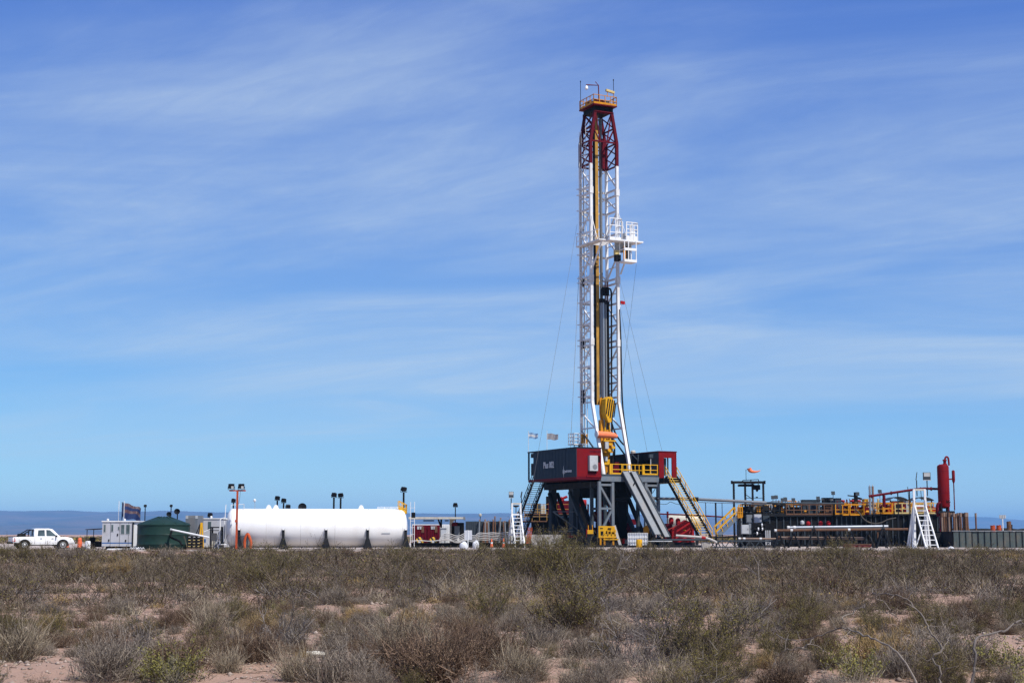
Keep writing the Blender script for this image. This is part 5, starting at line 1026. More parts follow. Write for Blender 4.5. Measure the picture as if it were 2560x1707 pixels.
ac = DG.mm('air_conditioner', (dx0 + 1.42, dy0 - .32, dz0 + .62), (dx0 + 2.38, dy0 + .3, dz1 - .75), M['ltgrey']); DG.part('fan_grille', MB().lathe([(.02, -.335), (.27, -.335), (.27, -.31), (.02, -.31)], 24, (dx0 + 2.03, dy0, dz0 + 1.02), 'y'), M['grey'], ac)
# lettering
def text_mesh(txt, size, depth=.012, bold=0.0):
    cu = bpy.data.curves.new('lettering', 'FONT'); cu.body = txt; cu.size = size; cu.extrude = depth; cu.align_x = 'LEFT'; cu.resolution_u = 3; cu.offset = bold
    o = bpy.data.objects.new('lettering', cu); COL.objects.link(o); dg = bpy.context.evaluated_depsgraph_get(); me = bpy.data.meshes.new_from_object(o.evaluated_get(dg)); bpy.data.objects.remove(o); me.materials.clear(); return me
def lettering(T, txt, size, loc, rotz, mat, xs=1.0, parent=None, bold=0.0):
    o = link_mesh('lettering', text_mesh(txt, size, bold=bold), mat, parent or T.o); o.location = loc; o.rotation_euler = (math.pi / 2, 0, rotz); o.scale = (xs, 1, 1); return o
M['letter'] = paint('letter_white', (.62, .63, .64), .6, dirt=0)
lettering(DG, 'Plus 002', .95, V(dx0 - .035, .85, dz0 + 1.12), -math.pi / 2, M['letter'], .76, sw, .012)
lettering(DG, 'petreven', .46, V(dx0 - .035, -4.0, dz0 + .50), -math.pi / 2, M['letter'], .95, sw, .006)
m = MB(); cy, cz_ = -3.75, dz0 + .60; xx_ = dx0 - .03
for k in range(8):
    a = k * math.pi / 4; r1 = .62 if k in (2, 6) else .30; ca, sa = math.cos(a), math.sin(a); pa = (cy + ca * r1, cz_ + sa * r1); n_ = (-sa * .07, ca * .07)
    m.quad_ring([[(xx_, cy + n_[0], cz_ + n_[1]), (xx_, pa[0], pa[1]), (xx_, cy - n_[0], cz_ - n_[1])], [(xx_ + .012, cy + n_[0], cz_ + n_[1]), (xx_ + .012, pa[0], pa[1]), (xx_ + .012, cy - n_[0], cz_ - n_[1])]])
DG.part('star_emblem', m, M['letter'], sw)
# --- east cabin
EC = rig_thing('floor_cabin', 'red-ended open-sided cabin at the stair head of the drill floor', 'cabin'); ex0, ex1, ey0, ey1, ez0, ez1 = 3.42, 5.6, -6.5, 4.6, 7.18, 9.95
e1 = EC.mm('end_wall', (ex0, ey0, ez0), (ex0 + .6, ey0 + .08, ez1), M['red']); EC.mm('end_wall', (ex1 - .6, ey0, ez0), (ex1, ey0 + .08, ez1), M['red']); EC.mm('end_wall', (ex0 + .6, ey0, ez1 - .62), (ex1 - .6, ey0 + .08, ez1), M['red'])
EC.mm('door', (ex0 + .62, ey0 + .5, ez0 + .3), (ex0 + 1.2, ey0 + .56, ez1 - .62), M['slate']); EC.mm('door', (ex0 + 1.2, ey0 + 1.0, ez0 + .3), (ex0 + 1.35, ey0 + 1.06, ez1 - .62), M['ltgrey'])
EC.mm('roof', (ex0 - .05, ey0 - .05, ez1), (ex1 + .05, ey1, ez1 + .1), M['dkred']); EC.mm('floor', (ex0, ey0 - .9, ez0 - .5), (ex1, ey1, ez0 - .002), M['black'])
EC.mm('side_wall', (ex0 + .01, ey0 + .082, ez0 + .002), (ex0 + .07, ey0 + 1.5, ez1 - .002), M['slate']); EC.mm('side_wall', (ex0 + .01, ey0 + 3.2, ez0 + .002), (ex0 + .07, ey1, ez1 - .002), M['black']); EC.mm('side_header', (ex0 + .01, ey0 + 1.5, ez1 - .75), (ex0 + .07, ey0 + 3.2, ez1 - .002), M['dark']); EC.mm('side_wall', (ex1 - .07, ey0 + 4.2, ez0), (ex1 - .01, ey1, ez1 - .002), M['black'])
for y in (ey0 + 1.6, ey0 + 2.5): EC.bar('roof_post', V(ex1 - .1, y, ez0), V(ex1 - .1, y, ez1), .12, M['slate'])
for y in (-2.6, -1.0): EC.bar('outrigger', V(ex0 - .25, y, FLOOR), V(ex0 - .25, y, ez1 - .1), .14, M['slate']); EC.bar('outrigger', V(ex0 - .3, y, ez1 - .7), V(ex0 - 1.0, y, ez1 - .1), .10, M['slate'])
EC.part('roof_vent', MB().lathe([(.28, 0), (.3, .2), (.2, .34)], 14, (ex0 + .2, -.8, ez1 + .09)), M['cream'])
FL = rig_thing('floodlight', 'grey floodlight on a pole at the front edge of the drill floor', 'floodlight'); q = FL.at(1627, 1184, -6.2); FL.tube('pole', V(q.x, -6.2, FLOOR), V(q.x, -6.2, FLOOR + 1.75), .05, M['ltgrey']); FL.box('lamp_head', (q.x, -6.2, FLOOR + 2.0), (.45, .3, .38), M['slate'])
# --- ramp
M['ramp'] = paint('worn_ramp_steel', (.215, .23, .24), .45, dirt=.4, var=.2)
RP = rig_thing('pipe_ramp', 'steep grey channelled pipe ramp leaning on the drill floor', 'ramp'); rt, rb, zt, zb = -6.55, -13.1, FLOOR + .25, 1.0
x0, x1 = RP.at(1556, 1178, rt).x, RP.at(1591, 1178, rt).x
def rs(xa, xb, th, up, mat, nm, parent=None, t0=0, t1=1):
    pa = V(0, rt + (rb - rt) * t0, zt + (zb - zt) * t0); pb = V(0, rt + (rb - rt) * t1, zt + (zb - zt) * t1); n_ = V(0, (zt - zb), (rb - rt)).normalized() * -1 if False else V(0, -(zt - zb), -(rb - rt)).normalized()
    n_ = V(0, rb - rt, 0).cross(V(1, 0, 0)) if False else V(0, -abs(zt - zb), abs(rb - rt)).normalized()
    m = MB(); m.quad_ring([[V(xa, 0, 0) + pa + n_ * up, V(xb, 0, 0) + pa + n_ * up, V(xb, 0, 0) + pa + n_ * (up + th), V(xa, 0, 0) + pa + n_ * (up + th)], [V(xa, 0, 0) + pb + n_ * up, V(xb, 0, 0) + pb + n_ * up, V(xb, 0, 0) + pb + n_ * (up + th), V(xa, 0, 0) + pb + n_ * (up + th)]])
    return RP.part(nm, m, mat, parent)
wd = x1 - x0
rs(x0, x0 + wd * .42, .10, .0, M['ramp'], 'left_plate', t1=.965); rs(x0 + wd * .42, x0 + wd * .56, .08, -.20, M['rust2'], 'trough'); rs(x0 + wd * .60, x1, .10, .0, M['ramp'], 'right_plate'); rs(x0 + wd * .555, x0 + wd * .60, .25, -.22, M['black'], 'trough_side'); rs(x0 - .05, x0, .35, -.3, M['slate'], 'side_beam', t1=.96); rs(x1, x1 + .06, .3, -.22, M['slate'], 'side_beam')
rs(x0 + wd * .40, x0 + wd * .42, .16, .0, M['slate'], 'guide_rail'); rs(x1 - .12, x1 - .02, .17, .0, M['slate'], 'guide_rail')
for k in (.28,): RP.bar('stop_bar', V(x0 - .1, rt + (rb - rt) * k, zt + (zb - zt) * k - .1), V(x0 + wd * .5, rt + (rb - rt) * (k - .09), zt + (zb - zt) * (k - .09) + .3), .10, M['black'])
RP.bar('ramp_leg', V(x0 + .2, -11.9, 0), V(x0 + .2, -11.9, 1.9), .14, M['dark']); RP.bar('ramp_leg', V(x1 - .2, -11.9, 0), V(x1 - .2, -11.9, 1.9), .14, M['dark']); RP.mm('ramp_foot', (x0 - .1, -13.4, 0), (x1 + .1, -12.6, .85), M['dark'])
# --- stairs
def stairs(label, xa, xb, yt, yb, zt, zb, m_string, m_rail, m_tread, rails=True, n=26, lower=None):
    T = rig_thing('staircase', label, 'stairs'); d = V(0, yb - yt, zb - zt)
    for x in (xa, xb): T.bar('stringer', V(x, yt, zt), V(x, yb, zb), .09, m_string, .30)
    for i in range(n): t_ = (i + .5) / n; p = V(0, yt, zt) + d * t_; T.box('tread', ((xa + xb) / 2, p.y, p.z), (abs(xb - xa) - .09, .26, .05), m_tread)
    if rails:
        for x in (xa, xb):
            m = MB()
            for hh in (.55, 1.05): m.bar(V(x, yt, zt + hh), V(x, yb, zb + hh), .06)
            for i in range(9): p = V(x, yt, zt) + d * (i / 8); m.bar(p, p + V(0, 0, 1.05), .05)
            T.part('handrail', m, m_rail)
    return T
xs0 = EC.at(1664, 1180, -7.3).x; xs1 = EC.at(1692, 1180, -7.3).x
stairs('yellow-railed staircase leading down from the red floor cabin', xs0, xs1, -7.3, -13.9, FLOOR - .2, .7, M['dark'], M['yellow'], M['pale_yellow'])
q0 = DG.at(1341, 1203, 4.7).x
stairs('black open-tread staircase behind the dark blue doghouse', -5.75, -4.35, 4.7, 10.6, FLOOR - .35, .3, M['black'], M['black'], M['black'], n=30)
# --- flags on the doghouse roof
def roof_flag(label, sx, ly, ytop, y0, y1, sx1, bands, lx):
    T = rig_thing('flagpole', label, 'flag'); p0 = T.atx(sx, 1130, lx); y = p0.y; zt = T.zat(ytop, lx, y); T.tube('pole', V(lx, y, dz1 + .1), V(lx, y, zt), .028, M['flag_white'], n=6)
    za, zc = T.zat(y0, lx, y), T.zat(y1, lx, y); wdt = (sx1 - sx) / F * 166; ux, uy = math.cos(math.radians(RA)), -math.sin(math.radians(RA)); nb = len(bands); n = 12; cl = None
    for bi, mt in enumerate(bands):
        m = MB(); k = n + 1
        for off in (0, .012):
            for j in (bi / nb, (bi + 1) / nb):
                for i in range(k): u = i / n; wv = .14 * math.sin(u * 11 + 1.3 * j) * (.3 + u); m.v.append((lx + ux * wdt * u - uy * (wv + off), y + uy * wdt * u + ux * (wv + off), za + (zc - za) * j + .08 * math.sin(u * 6 + j) * u - .06 * u))
        for i in range(n): m.f.append((i, i + 1, k + i + 1, k + i)); m.f.append((2 * k + i, 3 * k + i, 3 * k + i + 1, 2 * k + i + 1))
        o_ = T.part('cloth' if cl is None else 'cloth_band', m, M[mt], cl, smooth=True); cl = cl or o_
roof_flag('light blue and white striped flag on the doghouse roof', 1321, 0, 1077, 1081, 1095, 1345, ['ltblue', 'flag_white', 'ltblue'], dx0 + .1); roof_flag('faded grey flag with red mark on the doghouse roof', 1367.5, 0, 1075, 1083, 1098, 1395, ['flag_grey', 'flag_grey'], dx0 + .1)
# --- guy wires
for i, (lb, p0, p1) in enumerate((('guy wire from the mast down to the doghouse roof', MT.at(1447, 690, 1.2), MT.atx(1426, 1123, dx0 + .3)), ('long guy wire from the mast past the black staircase', MT.at(1443, 560, 1.2), V(-12.5, -6.0, .2)), ('guy wire crossing from the racking basket to the mast foot', MT.at(1591, 660, -4.2), MT.at(1558, 935, -1.2)), ('guy wire from the racking board to the red floor cabin', MT.at(1549, 700, -1.2), V(4.2, -5.9, ez1 + .1)), ('slim guy wire from the mast to the floor cabin roof', MT.at(1551, 770, -1.2), V(3.8, -3.5, ez1 + .1)))):
    single('guy_wire', MB().path([p0, (Vector(p0) + Vector(p1)) / 2 + V(0, 0, -.15), p1], .014 if i else .022, 5), M['wire'], lb, 'wire', loc=RIG_LOC, rot=RA)
# ------------------------------------------------------------------ between the white tank and the rig
T = Thing('scaffold_pole', 'thin white twin scaffold poles at the end of the white tank', 'scaffold', sx=1030, Y=146); zt = T.zat(1254)
for sx in (1026, 1036): x = T.at(sx, 1300).x; T.tube('pole', V(x, 0, 0), V(x, 0, zt), .03, M['white'], n=6)
for k in range(6): z = .7 + k * .62; T.bar('rung', V(T.at(1026, 1300).x, 0, z), V(T.at(1036, 1300).x, 0, z), .035, M['white'])
T.box('motor', (.1, .1, T.zat(1287)), (.35, .3, .5), M['black'])
T = Thing('canopy', 'flat white canopy roof on a dark forked post', 'canopy', sx=1092, Y=156); za, zb = T.zat(1292), T.zat(1298)
x0, x1 = T.at(1024, 1295).x, T.at(1159, 1295).x; T.part('roof', MB().quad_ring([[(x0, -1.5, za - .22), (x1, -1.5, za - .20), (x1, 1.8, za - .20), (x0, 1.8, za - .22)], [(x0, -1.5, za), (x1, -1.5, za - .02), (x1, 1.8, za - .02), (x0, 1.8, za)]]), M['cream']); T.mm('roof_end', (x1, -1.5, za - .28), (x1 + .12, 1.8, za + .02), M['grey'])
q = T.at(1103, 1315); T.bar('post', V(q.x, 0, 0), V(q.x, 0, za - .22), .18, M['black']); T.bar('fork', V(q.x - .04, 0, za - .95), V(q.x - .3, 0, za - .22), .16, M['black']); q = T.at(1126, 1315); T.box('post', (q.x, .2, (za - .22) / 2), (.18, .14, za - .22), M['cream']); T.part('knee', MB().prism([(q.x - .09, za - .9), (q.x + .5, za - .22), (q.x - .09, za - .22)], .14, .26), M['cream'])
for sx, w_ in ((1072, 1.1), (1117, .4)): q = T.at(sx, 1301); T.box('strip_lamp', (q.x, 0, za - .36), (w_, .12, .12), M['slate'])
T = Thing('white_container', 'low white ribbed container behind the red pump sets', 'container', sx=1078, Y=161); a, b_ = T.at(1030, 1320).x, T.at(1124, 1320).x; zt = T.zat(1310)
T.mm('walls', (a, 0, .12), (b_, 2.4, zt), M['white']); T.mm('skid', (a + .1, .1, 0), (b_ - .1, 2.3, .12), M['dark'])
for k in range(18): x = a + .12 + (b_ - a - .24) * k / 17; T.box('wall_rib', (x, -.02, zt / 2 + .06), (.08, .04, zt - .25), M['white'])
def pump(label, sxc, w, Y):
    T = Thing('pump_set', label, 'pump', sx=sxc, Y=Y); zt = T.zat(1312); h = w / 2
    T.mm('skid', (-h, -.7, 0), (h, 1.2, .22), M['dark']); bd = T.mm('housing', (-h + .05, -.3, .22), (h - .05, 1.1, zt), M['dkred'])
    for k in range(5): T.box('rib', (-h + .2 + k * (w - .4) / 4, -.33, zt * .62), (.07, .06, zt * .6), M['dkred'], bd)
    T.box('motor', (h * .45, -.2, zt - .45), (.25, .4, .6), M['rust']); T.mm('manifold', (-h * .6, -.6, .3), (h * .2, -.3, .75), M['bright_red']); T.mm('panel', (-.25, -.36, zt - .42), (.35, -.30, zt - .12), M['ltgrey'])
    m = MB(); m.lathe([(.02, -.82), (.34, -.82), (.40, -.74), (.40, -.62), (.02, -.62)], 22, (h * .05, 0, .62), 'y'); g = T.part('belt_guard', m, M['hazard'], smooth=False); T.box('guard_notice', (h * .05, -.84, .5), (.24, .02, .22), M['flag_white'], g)
    return T
pump('dark red pump set with black-yellow belt guard next to the white tank', 1049, 1.45, 153.5); pump('dark red pump set with black-yellow belt guard under the canopy post', 1083, 1.35, 153.8)
T = Thing('control_panel', 'light grey control cabinet at the canopy post', 'cabinet', sx=1109, Y=152.5); zt = T.zat(1320); T.mm('cabinet', (-.28, -.2, .45), (.28, .25, zt), M['ltgrey']); T.mm('hood', (-.32, -.28, zt), (.32, .28, zt + .06), M['ltgrey']); T.box('leg', (-.2, 0, .225), (.07, .07, .45), M['dark']); T.box('leg', (.2, 0, .225), (.07, .07, .45), M['dark'])
T = Thing('generator', 'dark generator box with red top and light fan panel beyond the canopy', 'generator', sx=1144, Y=158); a, b_ = T.at(1128, 1320).x, T.at(1159, 1320).x; zt = T.zat(1306); T.mm('body', (a, -.4, .1), (b_, 1.8, zt), M['black']); T.mm('red_cover', (a, -.45, zt - .35), ((a + b_) / 2, 1.8, zt + .04), M['dkred']); T.mm('fan_panel', (a + .35, -.43, .8), (b_ - .4, -.398, zt - .35), M['grey']); T.part('lamp', MB().lathe([(.1, -.5), (.14, -.46), (.1, -.40)], 12, (a + .75, 0, .75), 'y'), M['white']); T.mm('skid', (a + .1, -.3, 0), (b_ - .1, 1.6, .1), M['dark'])
T = Thing('dark_container', 'long dark grey container with pipes leaning on it', 'container', sx=1226, Y=166); a, b_ = T.at(1164, 1320, -1.2).x, T.at(1286, 1320, -1.2).x; zt = T.zat(1302.5, 0, -1.2); T.mm('walls', (a, -1.2, .12), (b_, 1.2, zt), M['slate']); T.mm('skid', (a + .1, -1, 0), (b_ - .1, 1, .12), M['black'])
for k in range(26): x = a + .1 + (b_ - a - .2) * k / 25; T.box('wall_rib', (x, -1.22, zt / 2 + .06), (.09, .05, zt - .3), M['slate'])
pr = random.Random(5)
for i, sx in enumerate((1196, 1206, 1209.5, 1213, 1216.5, 1220, 1223.5, 1232, 1240, 1247, 1252, 1262, 1266, 1271, 1276)):
    yt = 1301 + pr.uniform(-3, 3) if 1205 < sx < 1225 or sx > 1260 else 1296 + pr.uniform(-6, 8)
    tp = Thing('leaning_pipe', 'rusty brown pipe leaning on the long dark container' if i % 3 else 'grey pipe leaning on the long dark container', 'pipe', sx=sx, Y=164, group='rusty pipes leaning on the dark container' if i % 3 else 'grey pipes leaning on the dark container')
    lean = pr.uniform(-.12, .12); zt = tp.zat(yt); tp.tube('pipe', V(0, 0, 0), V(lean * 2, .5, zt), .065, M['rust' if i % 3 else 'grey'], n=8); tp.tube('collar', V(lean * 2 * .95, .475, zt * .95), V(lean * 2, .5, zt + .01), .085, M['rust2'], n=8)
T = Thing('street_lamp', 'round cream lamp on a short pole above the dark container', 'lamp', sx=1200.5, Y=169); zt = T.zat(1287); T.tube('pole', V(0, 0, 0), V(0, 0, zt), .035, M['dark'], n=6); T.part('lamp', MB().lathe([(.03, -.18), (.17, -.1), (.17, .1), (.03, .18)], 12, (0, 0, zt)), M['cream'], smooth=True)
M['hosewhite'] = paint('white_hose', (.52, .51, .49), .6, dirt=.5)
# rack with a bundle of white hoses sagging between its stands
def hose_run(i, base):
    top = 1333 + i * 4.2
    return [(1098, 1351 - i * .2 + (i * 1.0)), (1101 if i else 1104, top + 6), (1108, top + 1.5), (1118, top), (1128, top + 2), (1138, top + 5.5), (1148, top + 6.0), (1156, top + 2.5), (1164, top), (1178, top + 4 - i * .3), (1188, top + 5.5 - i * .6), (1197, top - 1.2), (1214, top - .5), (1230, top - 1.8), (1246, top - .8), (1260, top - 2), (1276, top - 2.2)]
for i in range(5):
    T = Thing('white_hose', ('topmost', 'second from the top', 'middle', 'second from the bottom', 'lowest')[i] + ' white hose of the bundle sagging along the rack', 'hose', sx=1186, Y=151.2)
    T.path('hose', smooth_pts([T.at(x, y, .05 * i) for x, y in hose_run(i, 0)], 3), .042, M['hosewhite'], 7)
T = Thing('low_hose', 'long white hose lying along the ground at the red pump sets', 'hose', sx=1075, Y=150.5); T.path('hose', smooth_pts([T.at(x, y) for x, y in ((1030, 1352), (1050, 1350.5), (1070, 1352), (1090, 1351), (1110, 1348.5), (1125, 1349), (1137, 1354.5), (1150, 1353), (1160, 1348))], 3), .042, M['hosewhite'], 7)
for sx in (1112, 1126, 1163, 1200, 1213, 1238, 1262):
    T = Thing('hose_stand', 'low dark stand carrying the white hose bundle', 'stand', sx=sx, Y=151.9, group='stands under the white hoses'); zt = T.zat(1333); T.tube('upright', V(0, 0, 0), V(0, 0, zt), .03, M['black'], n=6); T.bar('foot', V(-.25, 0, .03), V(.25, 0, .03), .06, M['black'])
T = Thing('ground_beam', 'long low black steel beam under the white hoses', 'beam', sx=1170, Y=152.6); a, b_ = T.at(1028, 1355).x, T.at(1300, 1355).x; T.mm('web', (a, -.1, .0), (b_, .1, .42), M['black']); T.mm('flange', (a, -.22, .42), (b_, .22, .47), M['dark'])
# sign and bags
T = Thing('sign_board', 'blank white sign board on a slim post between two sacks', 'sign', sx=1170, Y=138); z0_, z1_ = T.zat(1349), T.zat(1325); x0, x1 = T.at(1161, 1337).x, T.at(1180, 1337).x; T.mm('board', (x0, -.03, z0_), (x1, .0, z1_), M['sign']); T.mm('post', (-.035, -.075, 0), (.035, -.032, z1_ + .02), M['white'])
def sack(label, sx, Y, ytop, w):
    T = Thing('bulk_bag', label, 'sack', sx=sx, Y=Y); h = T.zat(ytop); m = MB(); rr = random.Random(sx); n = 14; rings = []
    for t, k in ((0, .9), (.12, 1.0), (.45, 1.02), (.68, .92), (.82, .55), (.92, .30), (1.0, .34)):
        rings.append([((math.cos(q) * w / 2 * k * (1 + rr.uniform(-.06, .06)) * (1.1 if abs(math.sin(2 * q)) > .7 else 1) + (t > .8) * .05), math.sin(q) * w / 2 * k * (1 + rr.uniform(-.06, .06)), h * t) for q in [2 * math.pi * j / n for j in range(n)]])
    T.part('sack', m.quad_ring(rings), M['sacking'], smooth=True); T.path('tie', [V(-.1, 0, h * .88), V(.12, -.1, h * .9), V(.16, .05, h * .88)], .02, M['ltgrey'])
sack('large white sack in front of the sign board', 1159, 136, 1352, .68); sack('white sack with gathered neck behind the sign post', 1189.5, 140, 1349, .58)
# --- white ladder light towers
def light_tower(label, sx, Y, yt, yb, wtop, wbot, lamps, z=PZ, shift=0):
    T = Thing('light_tower', label, 'light tower', sx=sx, Y=Y, z=z); s_ = F / Y; H_ = T.zat(yt); a = wtop / 2 / s_; b_ = wbot / 2 / s_; hb = max(T.zat(yt + (yb - yt) * .30), .5)
    for x in (-a, a): T.bar('upright', V(x * 1.12, 0, 0), V(x, 0, H_), .17, M['white']); T.bar('splay_leg', V(x * b_ / a, -.1, 0), V(x * 1.02, -.12, H_ * .82), .13, M['white']); T.bar('back_leg', V(x, .1, hb + .3), V(x * 1.7, 1.6, 0), .12, M['white'])
    T.bar('top_bar', V(-a, 0, H_ - .06), V(a, 0, H_ - .06), .16, M['cream']); T.bar('mid_bar', V(-a, 0, hb), V(a, 0, hb), .16, M['white'])
    fx = shift / s_
    for x in (-a, a): T.bar('ladder_rail', V(x, -.1, hb), V(x + fx + (x > 0) * .1, -1.5, 0), .11, M['white']); 
    n = 9
    for k in range(1, n): t_ = k / n; T.bar('rung', V(-a + fx * t_, -.1 - 1.4 * t_, hb * (1 - t_)), V(a + (fx + .1) * t_, -.1 - 1.4 * t_, hb * (1 - t_)), .07, M['white'])
    T.bar('side_stay', V(-a, 0, hb + .2), V(-a - (b_ - a) * 1.3, .6, 0), .10, M['white']); T.bar('cross_stay', V(-a, .05, .1), V(a, .05, hb * .75), .09, M['white'])
    for lx, ly, w_, hh, edge in lamps:
        p = T.at(lx, ly, 0); x = p.x; T.tube('lamp_pole', V(x, 0, H_ - .6), V(x, 0, p.z - hh / 2 / s_), .045, M['dark'], n=6); ww, h2 = w_ / 2 / s_, hh / 2 / s_
        if edge: hd = T.part('lamp_head', MB().quad_ring([[(x - ww * .5, -.2, p.z - h2), (x + ww * .2, .2, p.z - h2), (x + ww, .2, p.z + h2), (x + ww * .3, -.2, p.z + h2)], [(x - ww, -.2, p.z - h2 * .9), (x - ww * .3, .2, p.z - h2 * .9), (x + ww * .6, .2, p.z + h2), (x - ww * .1, -.2, p.z + h2)]]), M['slate'])
        else:
            hd = T.mm('lamp_head', (x - ww, -.06, p.z - h2), (x + ww, .12, p.z + h2), M['slate']); T.mm('lens', (x - ww * .86, -.075, p.z - h2 * .1), (x + ww * .86, -.055, p.z + h2 * .9), M['lens'], hd); T.mm('lens_guard', (x - ww * 1.1, -.08, p.z - h2 * 1.1), (x + ww * 1.1, .0, p.z - h2 * .95), M['ltgrey'], hd)
    return T
light_tower('white ladder light tower standing beside the black staircase', 1291, 150, 1257, 1352, 21, 40, ((1278, 1236, 12, 15, False), (1303.5, 1236, 6, 15, True)), shift=8)
light_tower('tall white ladder light tower standing beside the mud tanks', 2303, 131, 1222, 1362, 27, 44, ((2317, 1190, 18, 19, False), (2291, 1190, 7, 20, True)), shift=15)
T = Thing('work_lamp', 'small dark lamp seen through the frame of the white tower at the staircase', 'lamp', sx=1290, Y=155); zt = T.zat(1265); T.tube('pole', V(0, 0, 0), V(0, 0, zt), .04, M['dark'], n=6); T.part('shade', MB().lathe([(.12, -.1), (.34, .02), (.3, .1)], 12, (0, 0, zt)), M['dark'])
T = Thing('steel_skid', 'low black steel skid under the white ladder tower at the staircase', 'skid', sx=1298, Y=148.8); T.box('skid', (0, 0, .2), (2.6, .5, .4), M['black'])
T.box('runner', (0, -.28, .08), (2.8, .06, .12), M['dark'])
# --- power packs behind the rig on the west
T = Thing('power_pack', 'dark power module with red machinery and yellow railings behind the staircase', 'machinery', sx=1385, Y=183); s_ = F / 183
a, b_ = T.at(1312, 1300).x, T.at(1470, 1300).x; zd = T.zat(1284); T.mm('module', (a + .8, 0, 0), (b_, 3, zd - .35), M['black']); T.mm('deck', (a, -.8, zd - .3), (b_, 3, zd), M['dark']); T.mm('deck_edge', (a, -.86, zd - .10), (b_, -.802, zd + .02), M['rust'])
railing(T, [V(a, -.75, zd), V(b_, -.75, zd)], 1.15, M['ochre'], .75, .03, 2)
for sx0, sx1, y0, mt, nm in ((1366, 1393, 1240, 'black', 'engine_house'), (1370, 1392, 1256, 'dkred', 'engine'), (1394, 1424, 1251, 'dkred', 'engine'), (1335, 1352, 1258, 'slate', 'radiator'), (1353, 1364, 1262, 'cream', 'radiator')): x0, x1 = T.at(sx0, 1280).x, T.at(sx1, 1280).x; T.mm(nm, (x0, .3 if mt != 'dkred' else .0, zd), (x1, 2.4, T.zat(y0)), M[mt])
for sx, sy in ((1400, 1249), (1412, 1246), (1404, 1254)): q = T.at(sx, sy); T.tube('exhaust', V(q.x - .3, .1, q.z), V(q.x + .3, .1, q.z + .25), .16, M['bright_red'])
zd2 = T.zat(1302); T.mm('lower_deck', (a - .9, -1.6, zd2 - .2), (a + 2.6, -.86, zd2), M['dark']); T.mm('lower_deck_edge', (a - .9, -1.66, zd2 - .1), (a + 2.6, -1.602, zd2 + .02), M['rust']); railing(T, [V(a - .9, -1.6, zd2), V(a + 2.6, -1.6, zd2)], 1.1, M['ochre'], .8, .03, 2); T.bar('deck_leg', V(a - .7, -1.4, 0), V(a - .7, -1.4, zd2 - .2), .14, M['dark']); T.bar('deck_leg', V(a + 2.2, -1.4, 0), V(a + 2.2, -1.4, zd2 - .2), .14, M['dark'])
T.mm('far_module', (b_ + .1, .5, 0), (T.at(1640, 1300).x, 3, T.zat(1318)), M['black']); T.mm('red_manifold', (T.at(1527, 1300).x, .2, T.zat(1311)), (T.at(1600, 1300).x, .6, T.zat(1297)), M['dkred'])
T = Thing('red_pump', 'red pump among the legs of the rig substructure', 'pump', sx=1456, Y=180); T.tube('body', V(-.35, 0, T.zat(1258)), V(.5, 0, T.zat(1258)), .45, M['bright_red'], n=14); T.mm('stand', (-.4, -.3, 0), (.5, .3, T.zat(1262)), M['black']); T.box('motor', (2.3, 0, T.zat(1268)), (.6, .6, 1.2), M['dkred'])
single('concrete_block', MB().mm((Xat(1327, 160, .5), 159.5, PZ), (Xat(1406, 160, .5), 161, PZ + T.zat(1332) * .88)), M['concrete'], 'long pale concrete block in front of the power module', 'block')
T = Thing('mesh_cage', 'orange mesh cage leaning at the foot of the black staircase', 'cage', sx=1322, Y=156); zt = T.zat(1318); m = MB()
for k in range(5): m.bar((-.28 + k * .1, 0, 0), (-.05 + k * .1, 0, zt), .05)
for k in range(5): m.bar((-.3 + .05 * k, 0, .12 + k * zt / 5), (.16 + .05 * k, 0, .12 + k * zt / 5), .07)
T.part('mesh', m, M['orange']); T.bar('back_frame', V(-.1, .1, 0), V(.2, .5, zt), .06, M['dark'])
for sx, lb in ((1340, 'small red drum beside the power module'),): single('red_drum', MB().lathe([(.22, 0), (.24, .04), (.24, .55), (.2, .6), (.05, .62)], 14), M['bright_red'], lb, 'drum', loc=(Xat(sx, 165, .5), 165, PZ + .35), smooth=True); single('drum_plinth', MB().box((0, 0, .175), (1.2, .8, .35)), M['black'], 'black plinth carrying the small red drum', 'plinth', loc=(Xat(sx, 165, .5), 165, PZ))
# --- front of the rig: yellow machine, cage tank, white boards
T = Thing('iron_roughneck', 'bright yellow pipe-handling machine standing in front of the rig tower', 'machine', sx=1518, Y=157.0); s_ = F / 157; zt, zb = T.zat(1314), T.zat(1345)
x0, x1 = T.at(1496, 1330).x, T.at(1540, 1330).x; h = zt - zb
T.mm('back_plate', (x0 + .1, .25, zb), (x1 - .1, .9, zt - .02), M['yellow']); T.mm('left_block', (x0, -.3, zb + .05), (x0 + .75, .25, zt), M['yellow']); T.part('upper_beam', MB().prism([(x0 + .75, zt), (x1 - .35, zt - .05), (x1, zt - .45), (x1, zt - .68), (x0 + .75, zt - .5)], -.25, .25), M['yellow']); T.mm('lower_beam', (x0 + .75, -.3, zb + .05), (x1, .25, zb + .42), M['yellow'])
for x in (x0 + .95, x0 + 1.3, x1 - .12): T.box('rib', (x, -.05, (zt + zb) / 2 - .1), (.10, .5, h * .5), M['yellow'])
for q in ((x0 + .35, zt - .75, .28, .42), (x0 + 1.12, zt - .28, .34, .14), (x0 + .3, zt - .25, .3, .1)): T.box('painted_opening', (q[0], -.305, q[1]), (q[2], .02, q[3]), M['black'])  # flat black plates painting the shade inside cut-outs
T.mm('chain_tray', (x0 + .5, -.45, zb - .17), (x1 + .25, .4, zb - .05), M['yellow']); T.mm('skid', (x0 + .15, -.3, 0), (x1 + .1, .6, zb - .18), M['dark'])
for x in (x0 + .2, x0 + .6, x1 - .3): T.box('foot', (x, -.32, zb * .5), (.18, .12, zb), M['amber'])
T.bar('shovel', V(x1 - .1, .95, zt + .05), V(x1 + .5, .7, .1), .26, M['ltgrey'], .05)
